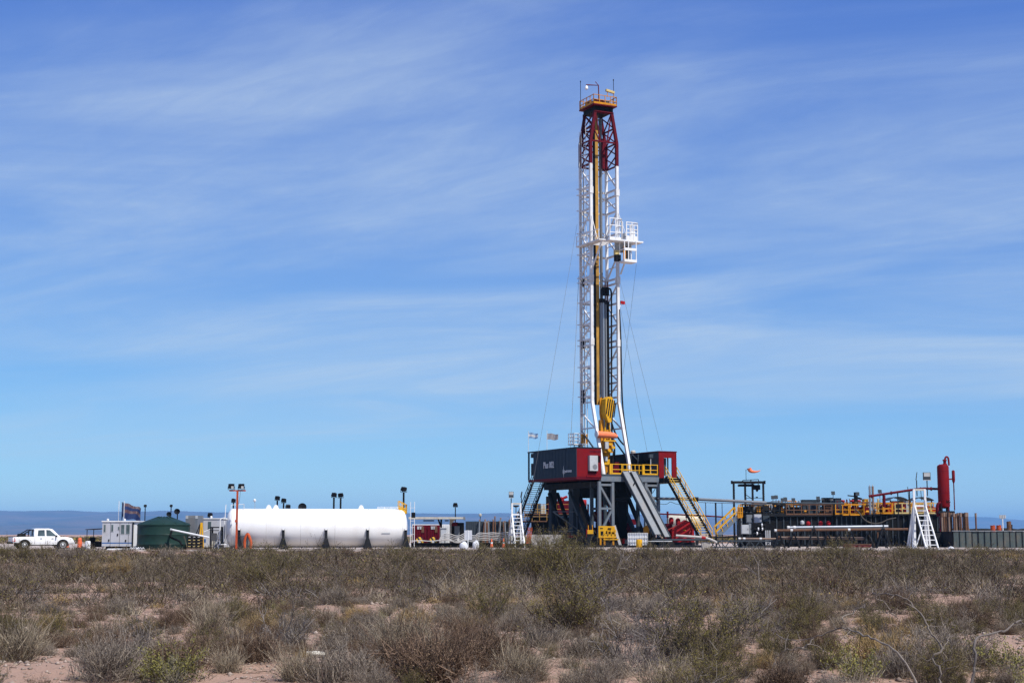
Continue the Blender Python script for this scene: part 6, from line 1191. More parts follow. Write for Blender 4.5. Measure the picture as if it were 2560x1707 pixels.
T = Thing('yellow_trolley', 'small yellow trolley with handle at the foot of the rig strut', 'trolley', sx=1476, Y=158); zt = T.zat(1312); z2 = T.zat(1324); T.mm('tray', (-.3, -.3, T.zat(1334)), (.3, .3, z2), M['yellow']); T.mm('base', (-.35, -.3, 0), (.35, .3, T.zat(1334)), M['dark'])
for x in (-.2, .22): T.bar('handle', V(x, 0, z2), V(x, .05, zt), .06, M['amber'])
T = Thing('cage_tank', 'white wire-caged bulk tank with yellow drum behind shrubs before the ramp', 'tank', sx=1593, Y=152.5); zt = T.zat(1332); x0, x1 = T.at(1569, 1345).x, T.at(1618, 1345).x; T.mm('inner_tank', (x0 + .05, -.45, .12), (x1 - .05, .5, zt - .08), M['sacking']); T.mm('pallet', (x0, -.5, 0), (x1, .55, .12), M['dark'])
for k in range(9): T.bar('cage_bar', V(x0 + (x1 - x0) * k / 8, -.52, .1), V(x0 + (x1 - x0) * k / 8, -.52, zt), .04, M['white'])
for k in range(4): T.bar('cage_rail', V(x0, -.54, .2 + (zt - .2) * k / 3), V(x1, -.54, .2 + (zt - .2) * k / 3), .045, M['white'])
single('yellow_drum', MB().lathe([(.28, 0), (.3, .05), (.3, .75), (.28, .8), (.05, .82)], 16), M['yellow'], 'yellow drum in front of the white cage tank', 'drum', loc=(Xat(1598, 150.6, .5), 150.6, PZ), smooth=True)
T = Thing('yellow_pump', 'yellow pump tucked beside the foot of the pipe ramp', 'pump', sx=1616, Y=157.5); T.box('body', (0, 0, T.zat(1325)), (.55, .5, .7), M['amber']); T.tube('outlet', V(-.1, -.1, T.zat(1318)), V(.35, -.1, T.zat(1312)), .14, M['amber']); T.box('frame', (.05, 0, T.zat(1338) / 2), (.7, .6, T.zat(1338)), M['dark'])
T = Thing('white_boards', 'row of white boards lying low in front of the ramp', 'boards', sx=1648, Y=153); x0, x1 = T.at(1620, 1348).x, T.at(1676, 1348).x
for k in range(3): T.box('board', ((x0 + x1) / 2 + k * .1, -.3 + .3 * k, .62 + .0 * k), (x1 - x0, .26, .06), M['white'])
for x in (x0 + .3, (x0 + x1) / 2, x1 - .3): T.box('trestle', (x, 0, .29), (.10, 1.0, .58), M['dark'])
for i in range(3): single('rig_mat', MB().box((0, 0, .11), (5.0, 2.2, .22)), M['dark'], ('dark steel rig mat laid before the yellow machine', 'dark steel rig mat laid before the cage tank', 'dark steel rig mat laid at the foot of the ramp')[i], 'mat', loc=(Xat((1490, 1600, 1700)[i], 156.8 - i * .2, .3), (156.6, 152.7, 154.5)[i], PZ))
# ------------------------------------------------------------------ east of the rig: flow line, mud tanks, degasser, pipe racks, pit
T = Thing('flow_line', 'thick grey flow line pipe running from the rig to the mud tanks', 'pipe', sx=1780, Y=160)
fp = [T.at(x, y, d) for x, y, d in ((1628, 1244, 2.2), (1650, 1246, 1.5), (1735, 1247, .5), (1820, 1251, 0), (1916, 1256, 0))]; T.path('pipe', fp, .155, M['grey'], 14)
T.tube('coupling', T.at(1733, 1247, .5), T.at(1746, 1248, .42), .24, M['dark'], n=14); T.tube('coupling', T.at(1640, 1245, 1.8), T.at(1646, 1246, 1.7), .22, M['dark'], n=14)
T.path('thin_pipe', [T.at(x, y, d) for x, y, d in ((1916, 1256, 0), (1960, 1257, .6), (2035, 1257.5, 1), (2110, 1258.5, 1.5))], .09, M['slate'], 10)
T.bar('support_rail', T.at(1745, 1255, .5), T.at(1930, 1261, 0), .06, M['ltgrey'])
for sx, w_ in ((1764, .07), (1789, .15), (1805, .06)): q = T.at(sx, 1256, .3); T.bar('support_post', V(q.x, .3, 0), V(q.x, .3, q.z), w_, M['dark'])
q = T.at(1789, 1316, .3); T.bar('post_foot', V(q.x, .3, .9), V(q.x + .45, .3, 0), .10, M['dark']); T.bar('post_foot', V(q.x, .3, .9), V(q.x - .45, .3, 0), .10, M['dark'])
single('slack_cable', MB().path(smooth_pts([P(1643, 1257, 160), P(1656, 1260, 160), P(1668, 1259, 159.8), P(1676, 1254, 159.6), P(1690, 1259, 159.5), P(1705, 1262, 159.4)], 4), .025, 5), M['dark'], 'slack black cable hanging under the flow line', 'cable')
T = Thing('fill_line', 'thin dark red pipe running level behind the yellow staircase', 'pipe', sx=1720, Y=166); T.path('pipe', [T.at(1644, 1284), T.at(1700, 1286), T.at(1760, 1289), T.at(1815, 1292)], .085, M['dkred'], 10)
for sx in (1669, 1716): q = T.at(sx, 1286); T.tube('valve_stem', q - V(0, 0, .35), q + V(0, 0, .35), .11, M['dkred']); T.bar('leg', V(q.x, .1, 0), V(q.x, .1, q.z), .07, M['dark'])
T = Thing('choke_skid', 'bright red choke manifold skid between ramp and yellow staircase', 'manifold', sx=1705, Y=159); zt = T.zat(1305)
T.part('tank', MB().prism([(T.at(1680, 1320).x, .5), (T.at(1735, 1320).x, .5), (T.at(1733, 1310).x, zt - .1), (T.at(1712, 1310).x, zt + .25), (T.at(1680, 1310).x, zt - .6)], -.3, 1.0), M['bright_red']); T.mm('base', (-1.3, -.5, 0), (1.3, 1.1, .5), M['dark']); T.mm('box', (T.at(1660, 1320).x, 1.2, .3), (T.at(1683, 1320).x, 2.0, T.zat(1308)), M['dkred'])
for sx, sy in ((1695, 1300), (1678, 1298)): q = T.at(sx, sy, 1.3); T.part('dome', MB().lathe([(.22, -.5), (.26, 0), (.18, .18), (.05, .24)], 14, q), M['bright_red'], smooth=True); T.tube('pedestal', V(q.x, 1.3, 0), V(q.x, 1.3, q.z - .5), .12, M['dkred'])
T.tube('handle', T.at(1671, 1323, -.5), T.at(1700, 1311, -.5), .04, M['flag_red']); T.tube('handle', T.at(1722, 1336, -.5), T.at(1730, 1317, -.5), .04, M['flag_red']); T.box('tag', (T.at(1711, 1325).x, -.32, T.zat(1325)), (.2, .03, .1), M['yellow'])
T = Thing('far_tank', 'pale horizontal tank behind the red manifold skid', 'tank', sx=1715, Y=190); q = T.at(1715, 1302); T.part('shell', MB().lathe([(.05, -2.4), (.7, -2.2), (.9, -1.8), (.9, 1.8), (.7, 2.2), (.05, 2.4)], 28, (0, 0, q.z), 'x'), M['cream'], smooth=True); T.mm('saddle', (-1.5, -.4, 0), (-1.2, .4, q.z - .6), M['dark']); T.mm('saddle', (1.2, -.4, 0), (1.5, .4, q.z - .6), M['dark'])
# gantry
T = Thing('gantry', 'dark steel gantry frame with hoist above the mud tanks', 'gantry', sx=1871, Y=163); zt = T.zat(1206)
for sx, ly in ((1835, -1.0), (1863.5, 1.4), (1882, 1.4), (1909, -1.0)): q = T.at(sx, 1260, ly); T.bar('post', V(q.x, ly, 0), V(q.x, ly, zt), .20, M['dark'])
a, b_ = T.at(1829, 1206, -1).x, T.at(1912, 1206, -1).x
T.bar('beam', V(a, -1.0, zt), V(b_, -1.0, zt), .22, M['dark'], .26); T.bar('beam', V(T.at(1858, 1206, 1.4).x, 1.4, zt + .05), V(T.at(1890, 1206, 1.4).x, 1.4, zt + .05), .2, M['dark'], .24)
for x in (a + .3, b_ - .3): T.bar('side_beam', V(x, -1.0, zt + .02), V(T.at(1863 if x < 0 else 1882, 1206, 1.4).x, 1.4, zt + .06), .18, M['dark'])
for x in (a + .02, b_ - .02): T.box('beam_end', (x, -1.0, zt), (.16, .3, .34), M['black'])
T.mm('trolley', (T.at(1845, 1210).x, -.8, zt - .42), (T.at(1883, 1210).x, .2, zt - .18), M['black']); T.box('hoist', (T.at(1889, 1216).x, -.5, T.zat(1218)), (.75, .5, .5), M['black']); T.path('hoist_chain', [T.at(1895, 1208, -.5), T.at(1900, 1222, -.5), T.at(1894, 1225, -.5), T.at(1898, 1212, -.5)], .05, M['black']); T.part('hook', MB().lathe([(.16, .1), (.12, -.1), (.03, -.22)], 10, T.at(1892.5, 1224, -.5)), M['dark'])
T.part('top_frame', MB().bar(T.at(1858, 1200, 0), T.at(1896, 1198, 0), .07).bar(T.at(1858, 1200, 0), T.at(1852, 1205, 0), .07).bar(T.at(1896, 1198, 0), T.at(1897, 1206, 0), .07).bar(T.at(1877, 1199, 0), T.at(1877, 1206, 0), .1), M['dark'])
T.bar('brace', T.at(1866, 1237, 1.3), T.at(1884, 1249, 1.3), .07, M['slate']); T.bar('tie', T.at(1866, 1244.5, 1.3), T.at(1909, 1244.5, -.9), .05, M['slate']); T.box('tie_block', T.at(1892, 1242.5, .3), (.2, .2, .12), M['dark'])
T = Thing('windsock', 'torn orange windsock fluttering above the gantry', 'windsock', sx=1868.5, Y=163); T.tube('pole', V(0, 0, T.zat(1200)), V(0, 0, T.zat(1173)), .025, M['dark'], n=6)
m = MB(); pts = [T.at(x, y) for x, y in ((1873, 1170), (1875, 1176), (1881, 1178.5), (1888, 1179), (1895, 1178), (1901, 1175.5))]; m.path(smooth_pts(pts, 3), [.24 - .21 * i / 15 for i in range(16)], 8); T.part('sock', m, M['sock'], smooth=True); T.bar('hoop_arm', V(0, 0, T.zat(1174)), T.at(1873, 1171), .03, M['dark']); T.part('torn_strip', MB().path([T.at(1874, 1170), T.at(1878, 1172.5), T.at(1880, 1176)], [.12, .07, .02], 6), M['sock'])
# stair of the mud tanks
T = Thing('staircase', 'yellow-railed grey stair climbing to the mud tank deck', 'stairs', sx=1812, Y=158)
p0, p1 = T.at(1793, 1341), T.at(1843, 1292)
for ly in (-.45, .45): T.bar('stringer', V(p0.x, ly, p0.z), V(p1.x, ly, p1.z), .08, M['steel_grey'], .34)
for k in range(11): t_ = (k + .5) / 11; q = p0.lerp(p1, t_); T.box('tread', (q.x, 0, q.z), (.26, .82, .04), M['dark'])
for ly in (-.48, .48):
    m = MB(); up = V(-.28, 0, 1.0)
    for f_ in (.5, 1.0): m.bar(V(p0.x, ly, p0.z) + up * f_, V(p1.x, ly, p1.z) + up * f_, .085)
    for k in range(5): q = V(p0.x, ly, p0.z).lerp(V(p1.x, ly, p1.z), k / 4); m.bar(q, q + up, .06)
    T.part('handrail', m, M['yellow'])
T.mm('landing', (p1.x - .05, -.6, p1.z - .1), (p1.x + .45, .6, p1.z + .02), M['amber']); railing(T, [V(p1.x, -.55, p1.z), V(p1.x + .45, -.55, p1.z)], 1.05, M['amber'], .22, .05, 2, .3); T.mm('landing_leg', (p1.x + .1, -.5, 0), (p1.x + .3, .5, p1.z - .1), M['dark'])
# cabinets before the tanks
def cabinet(label, sx0, sx1, y0, y1, Y, mat, foot=True, d=.5):
    T = Thing('cabinet', label, 'cabinet', sx=(sx0 + sx1) / 2, Y=Y); w_ = (sx1 - sx0) / 2 / F * Y; z1_, z0_ = T.zat(y0), max(.02, T.zat(y1)); bx_ = T.mm('box', (-w_, 0, z0_), (w_, d, z1_), M[mat]); T.mm('door', (-w_ * .9, -.02, z0_ + .05), (w_ * .9, -.002, z1_ - .05), M[mat], bx_); T.box('handle', (w_ * .7, -.035, (z0_ + z1_) / 2), (.04, .03, .16), M['dark'], bx_)
    if z0_ > .1:
        for x in (-w_ * .85, w_ * .85): T.bar('leg', V(x, d / 2, 0), V(x, d / 2, z0_), .07, M['dark'])
cabinet('pale grey electrical cabinet between two gantry posts', 1887, 1905, 1285, 1306, 161, 'cabin'); cabinet('dark grey cabinet left of the pale electrical cabinet', 1868, 1882, 1286, 1307, 161.3, 'grey'); cabinet('slate cabinet on the mud tank wall right of the gantry', 1909, 1925, 1288, 1303, 161.3, 'slate')
cabinet('square light grey pump housing with grey side in front of the tanks', 1855, 1873, 1311, 1334, 156, 'ltgrey'); cabinet('slim grey housing joined to the square pump housing', 1873, 1879, 1308, 1335, 156.4, 'grey'); cabinet('tall dark cupboard at the top of the tank stair', 1846, 1856, 1295, 1312, 160, 'grey')
T = Thing('valve_bank', 'dark bank of pipes and white-ended valves under the electrical cabinet', 'valves', sx=1905, Y=158.5); T.mm('frame', (-.9, .1, .1), (1.2, .6, T.zat(1308)), M['black'])
for sx, sy in ((1896, 1322), (1906, 1322), (1893, 1333), (1905, 1312)): q = T.at(sx, sy, -.1); T.part('flange', MB().lathe([(.17, -.06), (.17, .06)], 14, (q.x, -.05, q.z), 'x'), M['sacking']); T.tube('pipe', V(q.x - .4, -.05, q.z), V(q.x + .4, -.05, q.z), .08, M['dark'])
for sx in (1914, 1919, 1924): q = T.at(sx, 1330, -.1); T.tube('bottle', V(q.x, -.15, .2), V(q.x, -.15, T.zat(1325)), .07, M['ltgrey'])
# mud tanks
def mud_tank(label, sx0, sx1, ytop, Y, rails, ribs=10, ybot=None, railmat='amber', rh=1.15):
    T = Thing('mud_tank', label, 'tank', sx=(sx0 + sx1) / 2, Y=Y); a, b_ = T.at(sx0, 1300).x, T.at(sx1, 1300).x; zt = T.zat(ytop)
    w_ = T.mm('wall', (a, 0, .1), (b_, 2.6, zt - .14), M['black']); T.mm('deck', (a - .05, -.25, zt - .14), (b_ + .05, 2.7, zt), M['dark']); T.mm('skid', (a + .1, -.08, 0), (b_ - .1, 2.4, .1), M['dark'])
    for k in range(ribs): x = a + .2 + (b_ - a - .4) * k / (ribs - 1); T.box('wall_rib', (x, -.04, zt / 2), (.11, .08, zt - .4), M['slate'])
    for r0, r1, mt in rails:
        x0, x1 = T.at(r0, 1280, -.2).x, T.at(r1, 1280, -.2).x; railing(T, [V(x0, -.2, zt), V(x1, -.2, zt)], rh, M[mt], .55 if mt == 'dark' else .75, .045, 2, .16)
        railing(T, [V(x0, 2.4, zt), V(x1, 2.4, zt)], rh, M['yellow'], .42, .05, 3, .2)
    return T, a, b_, zt
TA, a1, b1, z1_ = mud_tank('long black mud tank behind the gantry with dark front railing', 1850, 2085, 1287, 164, ((1856, 1962, 'dark'), (1966, 2080, 'rust')), 14)
TB_, a2, b2, z2_ = mud_tank('black mud tank with bright amber deck railings and hanging hose', 2087, 2182, 1286, 163, ((2089, 2160, 'amber'),), 8)
TC, a3, b3, z3_ = mud_tank('black mud tank under the red flare line beside the ladder tower', 2184, 2348, 1284, 163.5, ((2192, 2232, 'amber'), (2238, 2345, 'pale_yellow')), 12)
for (s0, s1) in ((2106, 2122), (2125, 2159)): q0, q1 = TB_.at(s0, 1262, -.45), TB_.at(s1, 1286, -.45); TB_.part('guard_frame', MB().bar((q0.x, -.45, q0.z), (q1.x, -.45, q0.z), .08).bar((q0.x, -.45, q1.z), (q1.x, -.45, q1.z), .16).bar((q0.x, -.45, q0.z), (q0.x, -.45, q1.z), .08).bar((q1.x, -.45, q0.z), (q1.x, -.45, q1.z), .08).bar((q0.x, -.45, (q0.z + q1.z) / 2), (q1.x, -.45, (q0.z + q1.z) / 2), .06), M['amber'])
q0, q1 = TC.at(2207, 1258, -.45), TC.at(2230, 1282, -.45); TC.part('guard_frame', MB().bar((q0.x, -.45, q0.z), (q1.x, -.45, q0.z), .08).bar((q0.x, -.45, q1.z), (q1.x, -.45, q1.z), .18).bar((q0.x, -.45, q0.z), (q0.x, -.45, q1.z), .08).bar((q1.x, -.45, q0.z), (q1.x, -.45, q1.z), .08).bar((q0.x, -.45, (q0.z + q1.z) / 2), (q1.x, -.45, (q0.z + q1.z) / 2), .06), M['amber'])
def deck_box(label, cat, name, sx0, sx1, y0, y1, T0, mat, ly=.8, d=1.2, z=None, extra=None):
    w0 = T0.loc + V(0, ly, 0); T = Thing(name, label, cat, sx=(sx0 + sx1) / 2, Y=w0.y, z=PZ + (z if z is not None else 0)); w_ = (sx1 - sx0) / 2 / F * w0.y; zt, zb = T.zat(y0), (0 if z is not None else T.zat(y1)); b0 = T.mm('housing', (-w_, 0, zb), (w_, d, zt), M[mat]); T.mm('lid', (-w_ * 1.04, -.04, zt), (w_ * 1.04, d + .04, zt + .06), M[mat] if mat != 'slate' else M['dark'], b0)
    T.mm('base_rail', (-w_ * .95, -.02, zb), (w_ * .95, -.003, zb + .08), M['dark']); return T
deck_box('low dark shaker hood on the long mud tank', 'machine', 'shaker_hood', 2008, 2052, 1250, 1284, TA, 'slate', z=z1_); deck_box('black centrifuge housing standing taller on the long mud tank', 'machine', 'centrifuge', 2060, 2076, 1245, 1284, TA, 'dark', z=z1_); deck_box('slate machine housing at the end of the long mud tank', 'machine', 'centrifuge', 2077, 2084, 1245, 1284, TA, 'slate', z=z1_)
deck_box('slate machine housing behind the amber railings', 'machine', 'centrifuge', 2089, 2104, 1246, 1284, TB_, 'slate', z=z2_); deck_box('yellow drive box on the deck behind amber railings', 'machine', 'drive_box', 2162, 2172, 1248, 1284, TB_, 'yellow', z=z2_)
deck_box('dark red agitator box on the deck behind the twin stacks', 'machine', 'agitator', 2208, 2219, 1262, 1284, TC, 'dkred', z=z3_); deck_box('orange-red motor on the mud tank deck, widest of the row', 'motor', 'motor', 2232, 2246, 1255, 1284, TC, 'orange', z=z3_); deck_box('dull red motor on the mud tank deck beside the orange one', 'motor', 'motor', 2248, 2266, 1258, 1284, TC, 'dkred', z=z3_); deck_box('bright red motor behind the amber guard frame', 'motor', 'motor', 2216, 2231, 1260, 1284, TC, 'bright_red', z=z3_); deck_box('light grey cabinet on the tank deck beside the ladder tower', 'cabinet', 'cabinet', 2266, 2272, 1254, 1284, TC, 'ltgrey', z=z3_)
for k in range(4): deck_box(('amber shaker drive on the long mud tank nearest the stair', 'amber shaker drive beside the gantry post', 'amber shaker drive before the low dark hood', 'amber shaker drive below the black centrifuge')[k], 'machine', 'shaker', *((1890, 1905), (1930, 1962), (2010, 2030), (2046, 2062))[k], (1273, 1271, 1272, 1271)[k], 1287, TA, 'yellow', ly=1.4, z=z1_)
deck_box('dark screen box on the long mud tank between the amber drives', 'machine', 'screen_box', 1968, 2006, 1268, 1287, TA, 'black', ly=.9, z=z1_); deck_box('dark motor row behind the amber guard frames', 'machine', 'motor_row', 2128, 2156, 1268, 1286, TB_, 'dkred', ly=.9, z=z2_)
T = Thing('mud_agitator', 'dark mixing head with red flanges on the mud tank deck', 'mixer', sx=2138, Y=164.4, z=PZ + z2_); m = MB(); m.tube((0, 0, 0), (0, 0, T.zat(1246)), .4, .3, 14); T.part('gearbox', m, M['black'], smooth=True); T.tube('motor', V(.1, 0, T.zat(1246)), V(.1, 0, T.zat(1230)), .2, M['black']); T.bar('arm', V(-.1, 0, T.zat(1240)), V(-.75, 0, T.zat(1238)), .12, M['black']); T.bar('arm', V(.1, 0, T.zat(1243)), V(.75, 0, T.zat(1247)), .2, M['black'])
for sx in (2130, 2146, 2106): q = T.at(sx, 1252); T.part('flange', MB().lathe([(.2, -.12), (.26, 0), (.2, .12)], 12, (q.x, -.1, q.z)), M['bright_red'])
def deck_lamp(label, sx, sy, T0, z, w_=9, h_=9):
    T = Thing('deck_lamp', label, 'lamp', sx=sx, Y=T0.loc.y + .3, z=PZ + z); zc = T.zat(sy); T.tube('pole', V(0, 0, 0), V(0, 0, zc - .15), .03, M['dark'], n=6); s_ = F / T.loc.y; T.part('head', MB().quad_ring([[(-w_ / 2 / s_, -.1, zc - h_ / 2 / s_), (w_ / 2 / s_, -.16, zc - h_ / 2 / s_), (w_ / 2 / s_, -.02, zc + h_ / 2 / s_), (-w_ / 2 / s_, .02, zc + h_ / 2 / s_)], [(-w_ / 2.4 / s_, .12, zc - h_ / 2.4 / s_), (w_ / 2.4 / s_, .1, zc - h_ / 2.4 / s_), (w_ / 2.4 / s_, .2, zc + h_ / 2.4 / s_), (-w_ / 2.4 / s_, .2, zc + h_ / 2.4 / s_)]]), M['slate'])
for sx, sy, T0, z, lb in ((1933, 1243, TA, z1_, 'grey deck lamp, first beyond the gantry'), (1941, 1242, TA, z1_, 'grey deck lamp paired with the first beyond the gantry'), (1957, 1249, TA, z1_, 'low grey deck lamp with a twin close by'), (1964, 1247, TA, z1_, 'grey deck lamp standing close to its low twin'), (1984, 1249, TA, z1_, 'single grey deck lamp above the dark screen box'), (2046, 1245, TA, z1_, 'slim deck lamp above the low dark hood'), (2084, 1232, TA, z1_, 'tallest grey deck lamp, above the black centrifuge'), (2145, 1234, TB_, z2_, 'grey deck lamp beside the dark mixing head'), (2201, 1228, TC, z3_, 'grey deck lamp beside the twin stacks')): deck_lamp(lb, sx, sy, T0, z)
# twin stacks
for i, (sx, yt) in enumerate(((2178.5, 1215), (2186, 1215))):
    T = Thing('vent_stack', ('pale grey vent stack of the pair, the one with white edge', 'darker grey vent stack of the pair on the mud tanks')[i], 'stack', sx=sx, Y=161.6); zt = T.zat(yt); zb = T.zat(1285); T.tube('pipe', V(0, 0, zb), V(0, 0, zt), .12, M['pipe' if i == 0 else 'rust2'], n=12); T.tube('tip', V(0, 0, zt), V(0, 0, zt + .22), .05, M['ltgrey'], .01); T.box('bracket', (0, .3, zb - .12), (.5, 1.4, .24), M['dark']); T.tube('lower_pipe', V(0, .3, 0), V(0, .3, zb - .2), .09, M['black'])
# arched roofs behind
for i, (s0, s1, yt, yb) in enumerate(((2215, 2262, 1241.5, 1250), (2276, 2326, 1242, 1250.5))):
    T = Thing('arched_roof', ('grey arched shelter roof behind the motors', 'grey arched shelter roof seen through the ladder tower')[i], 'shelter', sx=(s0 + s1) / 2, Y=174); a, b_ = T.at(s0, yb).x, T.at(s1, yb).x; zt, zb = T.zat(yt), T.zat(yb); up = [(a + (b_ - a) * k / 12, zb + (zt - zb) * math.sin(math.pi * k / 12) ** .8) for k in range(13)]; T.part('roof', MB().prism(up + [(x, z - .06) for x, z in reversed(up)], -1.5, 2.0), M['slate'], smooth=True)
    for x in (a + .2, b_ - .2): T.bar('post', V(x, -1.2, 0), V(x, -1.2, zb), .12, M['dark']); T.bar('post', V(x, 1.7, 0), V(x, 1.7, zb), .12, M['dark'])
    T.mm('back_panel', (a + .3, 1.5, z3_), (b_ - .3, 1.6, zb - .2), M['dark'])
# red flare line and gas separator
T = Thing('flare_line', 'dark red pipe sloping up to the gas separator', 'pipe', sx=2240, Y=160.5); T.path('pipe', [T.at(2172, 1240), T.at(2185, 1238.5), T.at(2290, 1222.5), T.at(2310, 1220.5), T.at(2352, 1222)], .125, M['dkred'], 12)
for sx, sy in ((2228, 1232), (2328, 1221.5), (2180, 1240)): q = T.at(sx, sy); T.tube('flange', q - V(.06, 0, 0), q + V(.06, 0, 0), .2, M['dkred'], n=14)
for sx, sy in ((2246, 1232), (2275, 1226)): q = T.at(sx, sy); T.bar('support', V(q.x, .3, 0), V(q.x, .3, q.z), .10, M['dark'])
q = T.at(2210, 1245); T.tube('drop_pipe', V(q.x, 0, q.z - .9), V(q.x, 0, q.z + .3), .16, M['dkred'])
for sx, y0 in ((2269, 1216), (2301, 1217)): T.bar('whip_rod', T.at(sx + 3, 1250), T.at(sx, y0), .05, M['dark'])
T = Thing('gas_separator', 'tall dark red cylindrical gas separator with bent top pipe', 'vessel', sx=2364, Y=160); R_ = 14.3 / F * 160; zb, zt = T.zat(1267), T.zat(1164)
vs = T.part('vessel', MB().lathe([(.05, zb - .16), (R_ * .7, zb - .1), (R_ * .96, zb + .02), (R_, zb + .12), (R_, zt - .12), (R_ * .92, zt + .02), (R_ * .6, zt + .14), (.05, zt + .18)], 40), M['red'], smooth=True); T.part('weld_seam', MB().lathe([(R_ + .01, zb + 1.4), (R_ + .01, zb + 1.44)], 40), M['dkred'], vs); T.part('weld_seam', MB().lathe([(R_ + .01, zt - .6), (R_ + .01, zt - .56)], 40), M['dkred'], vs)
T.path('top_pipe', smooth_pts([T.at(2363, 1163), T.at(2362, 1150), T.at(2364, 1143), T.at(2368, 1142), T.at(2371, 1147), T.at(2372.5, 1163)], 4), .10, M['red'], 10); T.part('neck', MB().lathe([(.24, 0), (.24, .1), (.16, .14), (.16, .4), (.24, .44), (.2, .56)], 14, (T.at(2362, 1160).x, 0, zt + .1)), M['red'])
q = T.at(2383.5, 1190); T.part('float_chamber', MB().lathe([(.04, -.75), (.10, -.66), (.16, -.45), (.16, .5), (.12, .6), (.03, .64)], 14, (q.x, 0, q.z)), M['red'], smooth=True); T.tube('chamber_link', V(R_ - .05, 0, q.z - .3), V(q.x, 0, q.z - .3), .07, M['red']); T.tube('chamber_leg', V(q.x, 0, T.zat(1275)), V(q.x, 0, q.z - .7), .06, M['dkred'])
for k in range(4): aa = math.pi / 4 + k * math.pi / 2; T.bar('leg', V(math.cos(aa) * R_ * .85, math.sin(aa) * R_ * .85, 0), V(math.cos(aa) * R_ * .85, math.sin(aa) * R_ * .85, zb + .3), .16, M['dkred'] if k % 2 else M['dark'])
T.mm('base_frame', (-R_ * 1.3, -R_, T.zat(1283)), (R_ * 1.55, R_, T.zat(1277)), M['dark']); T.mm('base_skid', (-R_ * 1.2, -R_ * .8, 0), (R_ * 1.2, R_ * .8, .3), M['black']); T.path('side_pipe', smooth_pts([T.at(2352, 1256, -.3), T.at(2345, 1260, -.3), T.at(2343, 1272, -.3), T.at(2346, 1290, -.3)], 4), .16, M['dkred'], 10)
lettering(T, 'H-', .42, V(R_ * .12, -R_ * 1.0 - .012, T.zat(1257)), 0, M['black'], 1.0, vs, .012)
M['hose_dark'] = paint('dusty_black_hose', (.075, .068, .06), .6, dirt=.5)
# hanging hose, valves, sampler balls
T = Thing('hanging_hose', 'thick grey hose looping down the wall of the mud tanks', 'hose', sx=2190, Y=161); T.path('hose', smooth_pts([T.at(x, y) for x, y in ((2138, 1273), (2147, 1280), (2156, 1293), (2168, 1303), (2185, 1308), (2203, 1306), (2220, 1298), (2240, 1294))], 4), .065, M['hose_dark'], 8)
for sx, sy, mt, lb in ((2022, 1308, 'bright_red', 'red ball valve on the mud tank wall nearest the grey one'), (2053, 1308, 'bright_red', 'red ball valve between two others on the mud tank wall'), (2073, 1307.5, 'bright_red', 'red ball valve beside the pipe rack stand'), (2007, 1306, 'ltgrey', 'grey ball valve on the mud tank wall')):
    T = Thing('ball_valve', lb, 'valve', sx=sx, Y=162.6); q = T.zat(sy); T.part('body', MB().lathe([(.05, -.24), (.2, -.15), (.24, 0), (.2, .15), (.05, .24)], 14, (0, 0, q)), M[mt], smooth=True); T.tube('stem', V(0, 0, .1), V(0, 0, q - .2), .05, M['dark'])
    T.tube('inlet', V(0, 0, q), V(0, 1.3, q), .08, M['dark'])
# --- pipe racks in front
def trestle(label, sx, Y, ytop, spread=.55, group='A-shaped stands of the pipe rack'):
    T = Thing('pipe_stand', label, 'stand', sx=sx, Y=Y, group=group); zt = T.zat(ytop)
    for ly in (-.3, .3): T.bar('leg', V(-spread, ly, 0), V(-.03, 0, zt), .085, M['dark']); T.bar('leg', V(spread, ly, 0), V(.03, 0, zt), .085, M['dark'])
    T.bar('head', V(0, 0, zt - .1), V(0, 0, zt + .22), .12, M['slate']); T.bar('tie', V(-spread * .5, 0, zt * .45), V(spread * .5, 0, zt * .45), .05, M['dark'])
for sx in (1948, 1985, 2070, 2098, 2130, 2170, 2203): trestle('dark A-shaped steel stand holding casing pipes before the mud tanks', sx, 146, 1332)
for i, (s0, s1, y0, y1, r, mt, Y, lb) in enumerate(((1968, 2220, 1318.5, 1315.5, .145, 'pipe', 146.2, 'long bright galvanised pipe on top of the rack'), (1936, 2270, 1325.5, 1322, .11, 'rust', 145.8, 'long rusty pipe lying just below the bright one'), (1944, 2160, 1344, 1345.5, .14, 'rust2', 146.4, 'brown casing pipe on the lower rack'), (1846, 1942, 1346, 1346.5, .10, 'rust2', 147, 'brown casing pipe with white end caps at the stair foot'))):
    T = Thing('casing_pipe', lb, 'pipe', sx=(s0 + s1) / 2, Y=Y); a, b_ = T.at(s0, y0), T.at(s1, y1); T.tube('pipe', a, b_, r, M[mt], n=14)
    for t_ in (0, .12, .55) if i != 0 else (0, .06): q = a.lerp(b_, t_); T.tube('end_cap' if t_ == 0 else 'band', q, q + (b_ - a).normalized() * .22, r * 1.18, M['flag_white' if i != 2 else 'rust'], n=14)
for sx in (2210, 2036): trestle('tall dark A-shaped stand clamping the bright galvanised pipe' if sx == 2210 else 'dark A-shaped stand with clamp under the bright galvanised pipe', sx, 145.6, 1318, .7, None)
T = Thing('rust_beams', 'flat stack of rust-red steel beams lying by the pipe rack', 'beams', sx=2140, Y=142.5); x0, x1 = T.at(2108, 1360).x, T.at(2176, 1360).x
for k in range(3): T.box('beam', ((x0 + x1) / 2 + .1 * k, .25 * k, .10 + .13 * k), (x1 - x0, .22, .11), M['dkred' if k == 1 else 'rust'])
T = Thing('catwalk_truss', 'dark low catwalk truss lying in front of the stair foot', 'truss', sx=1842, Y=146.5); x0, x1 = T.at(1775, 1352).x, T.at(1950, 1352).x; zt = T.zat(1351.5); zq = T.zat(1340)
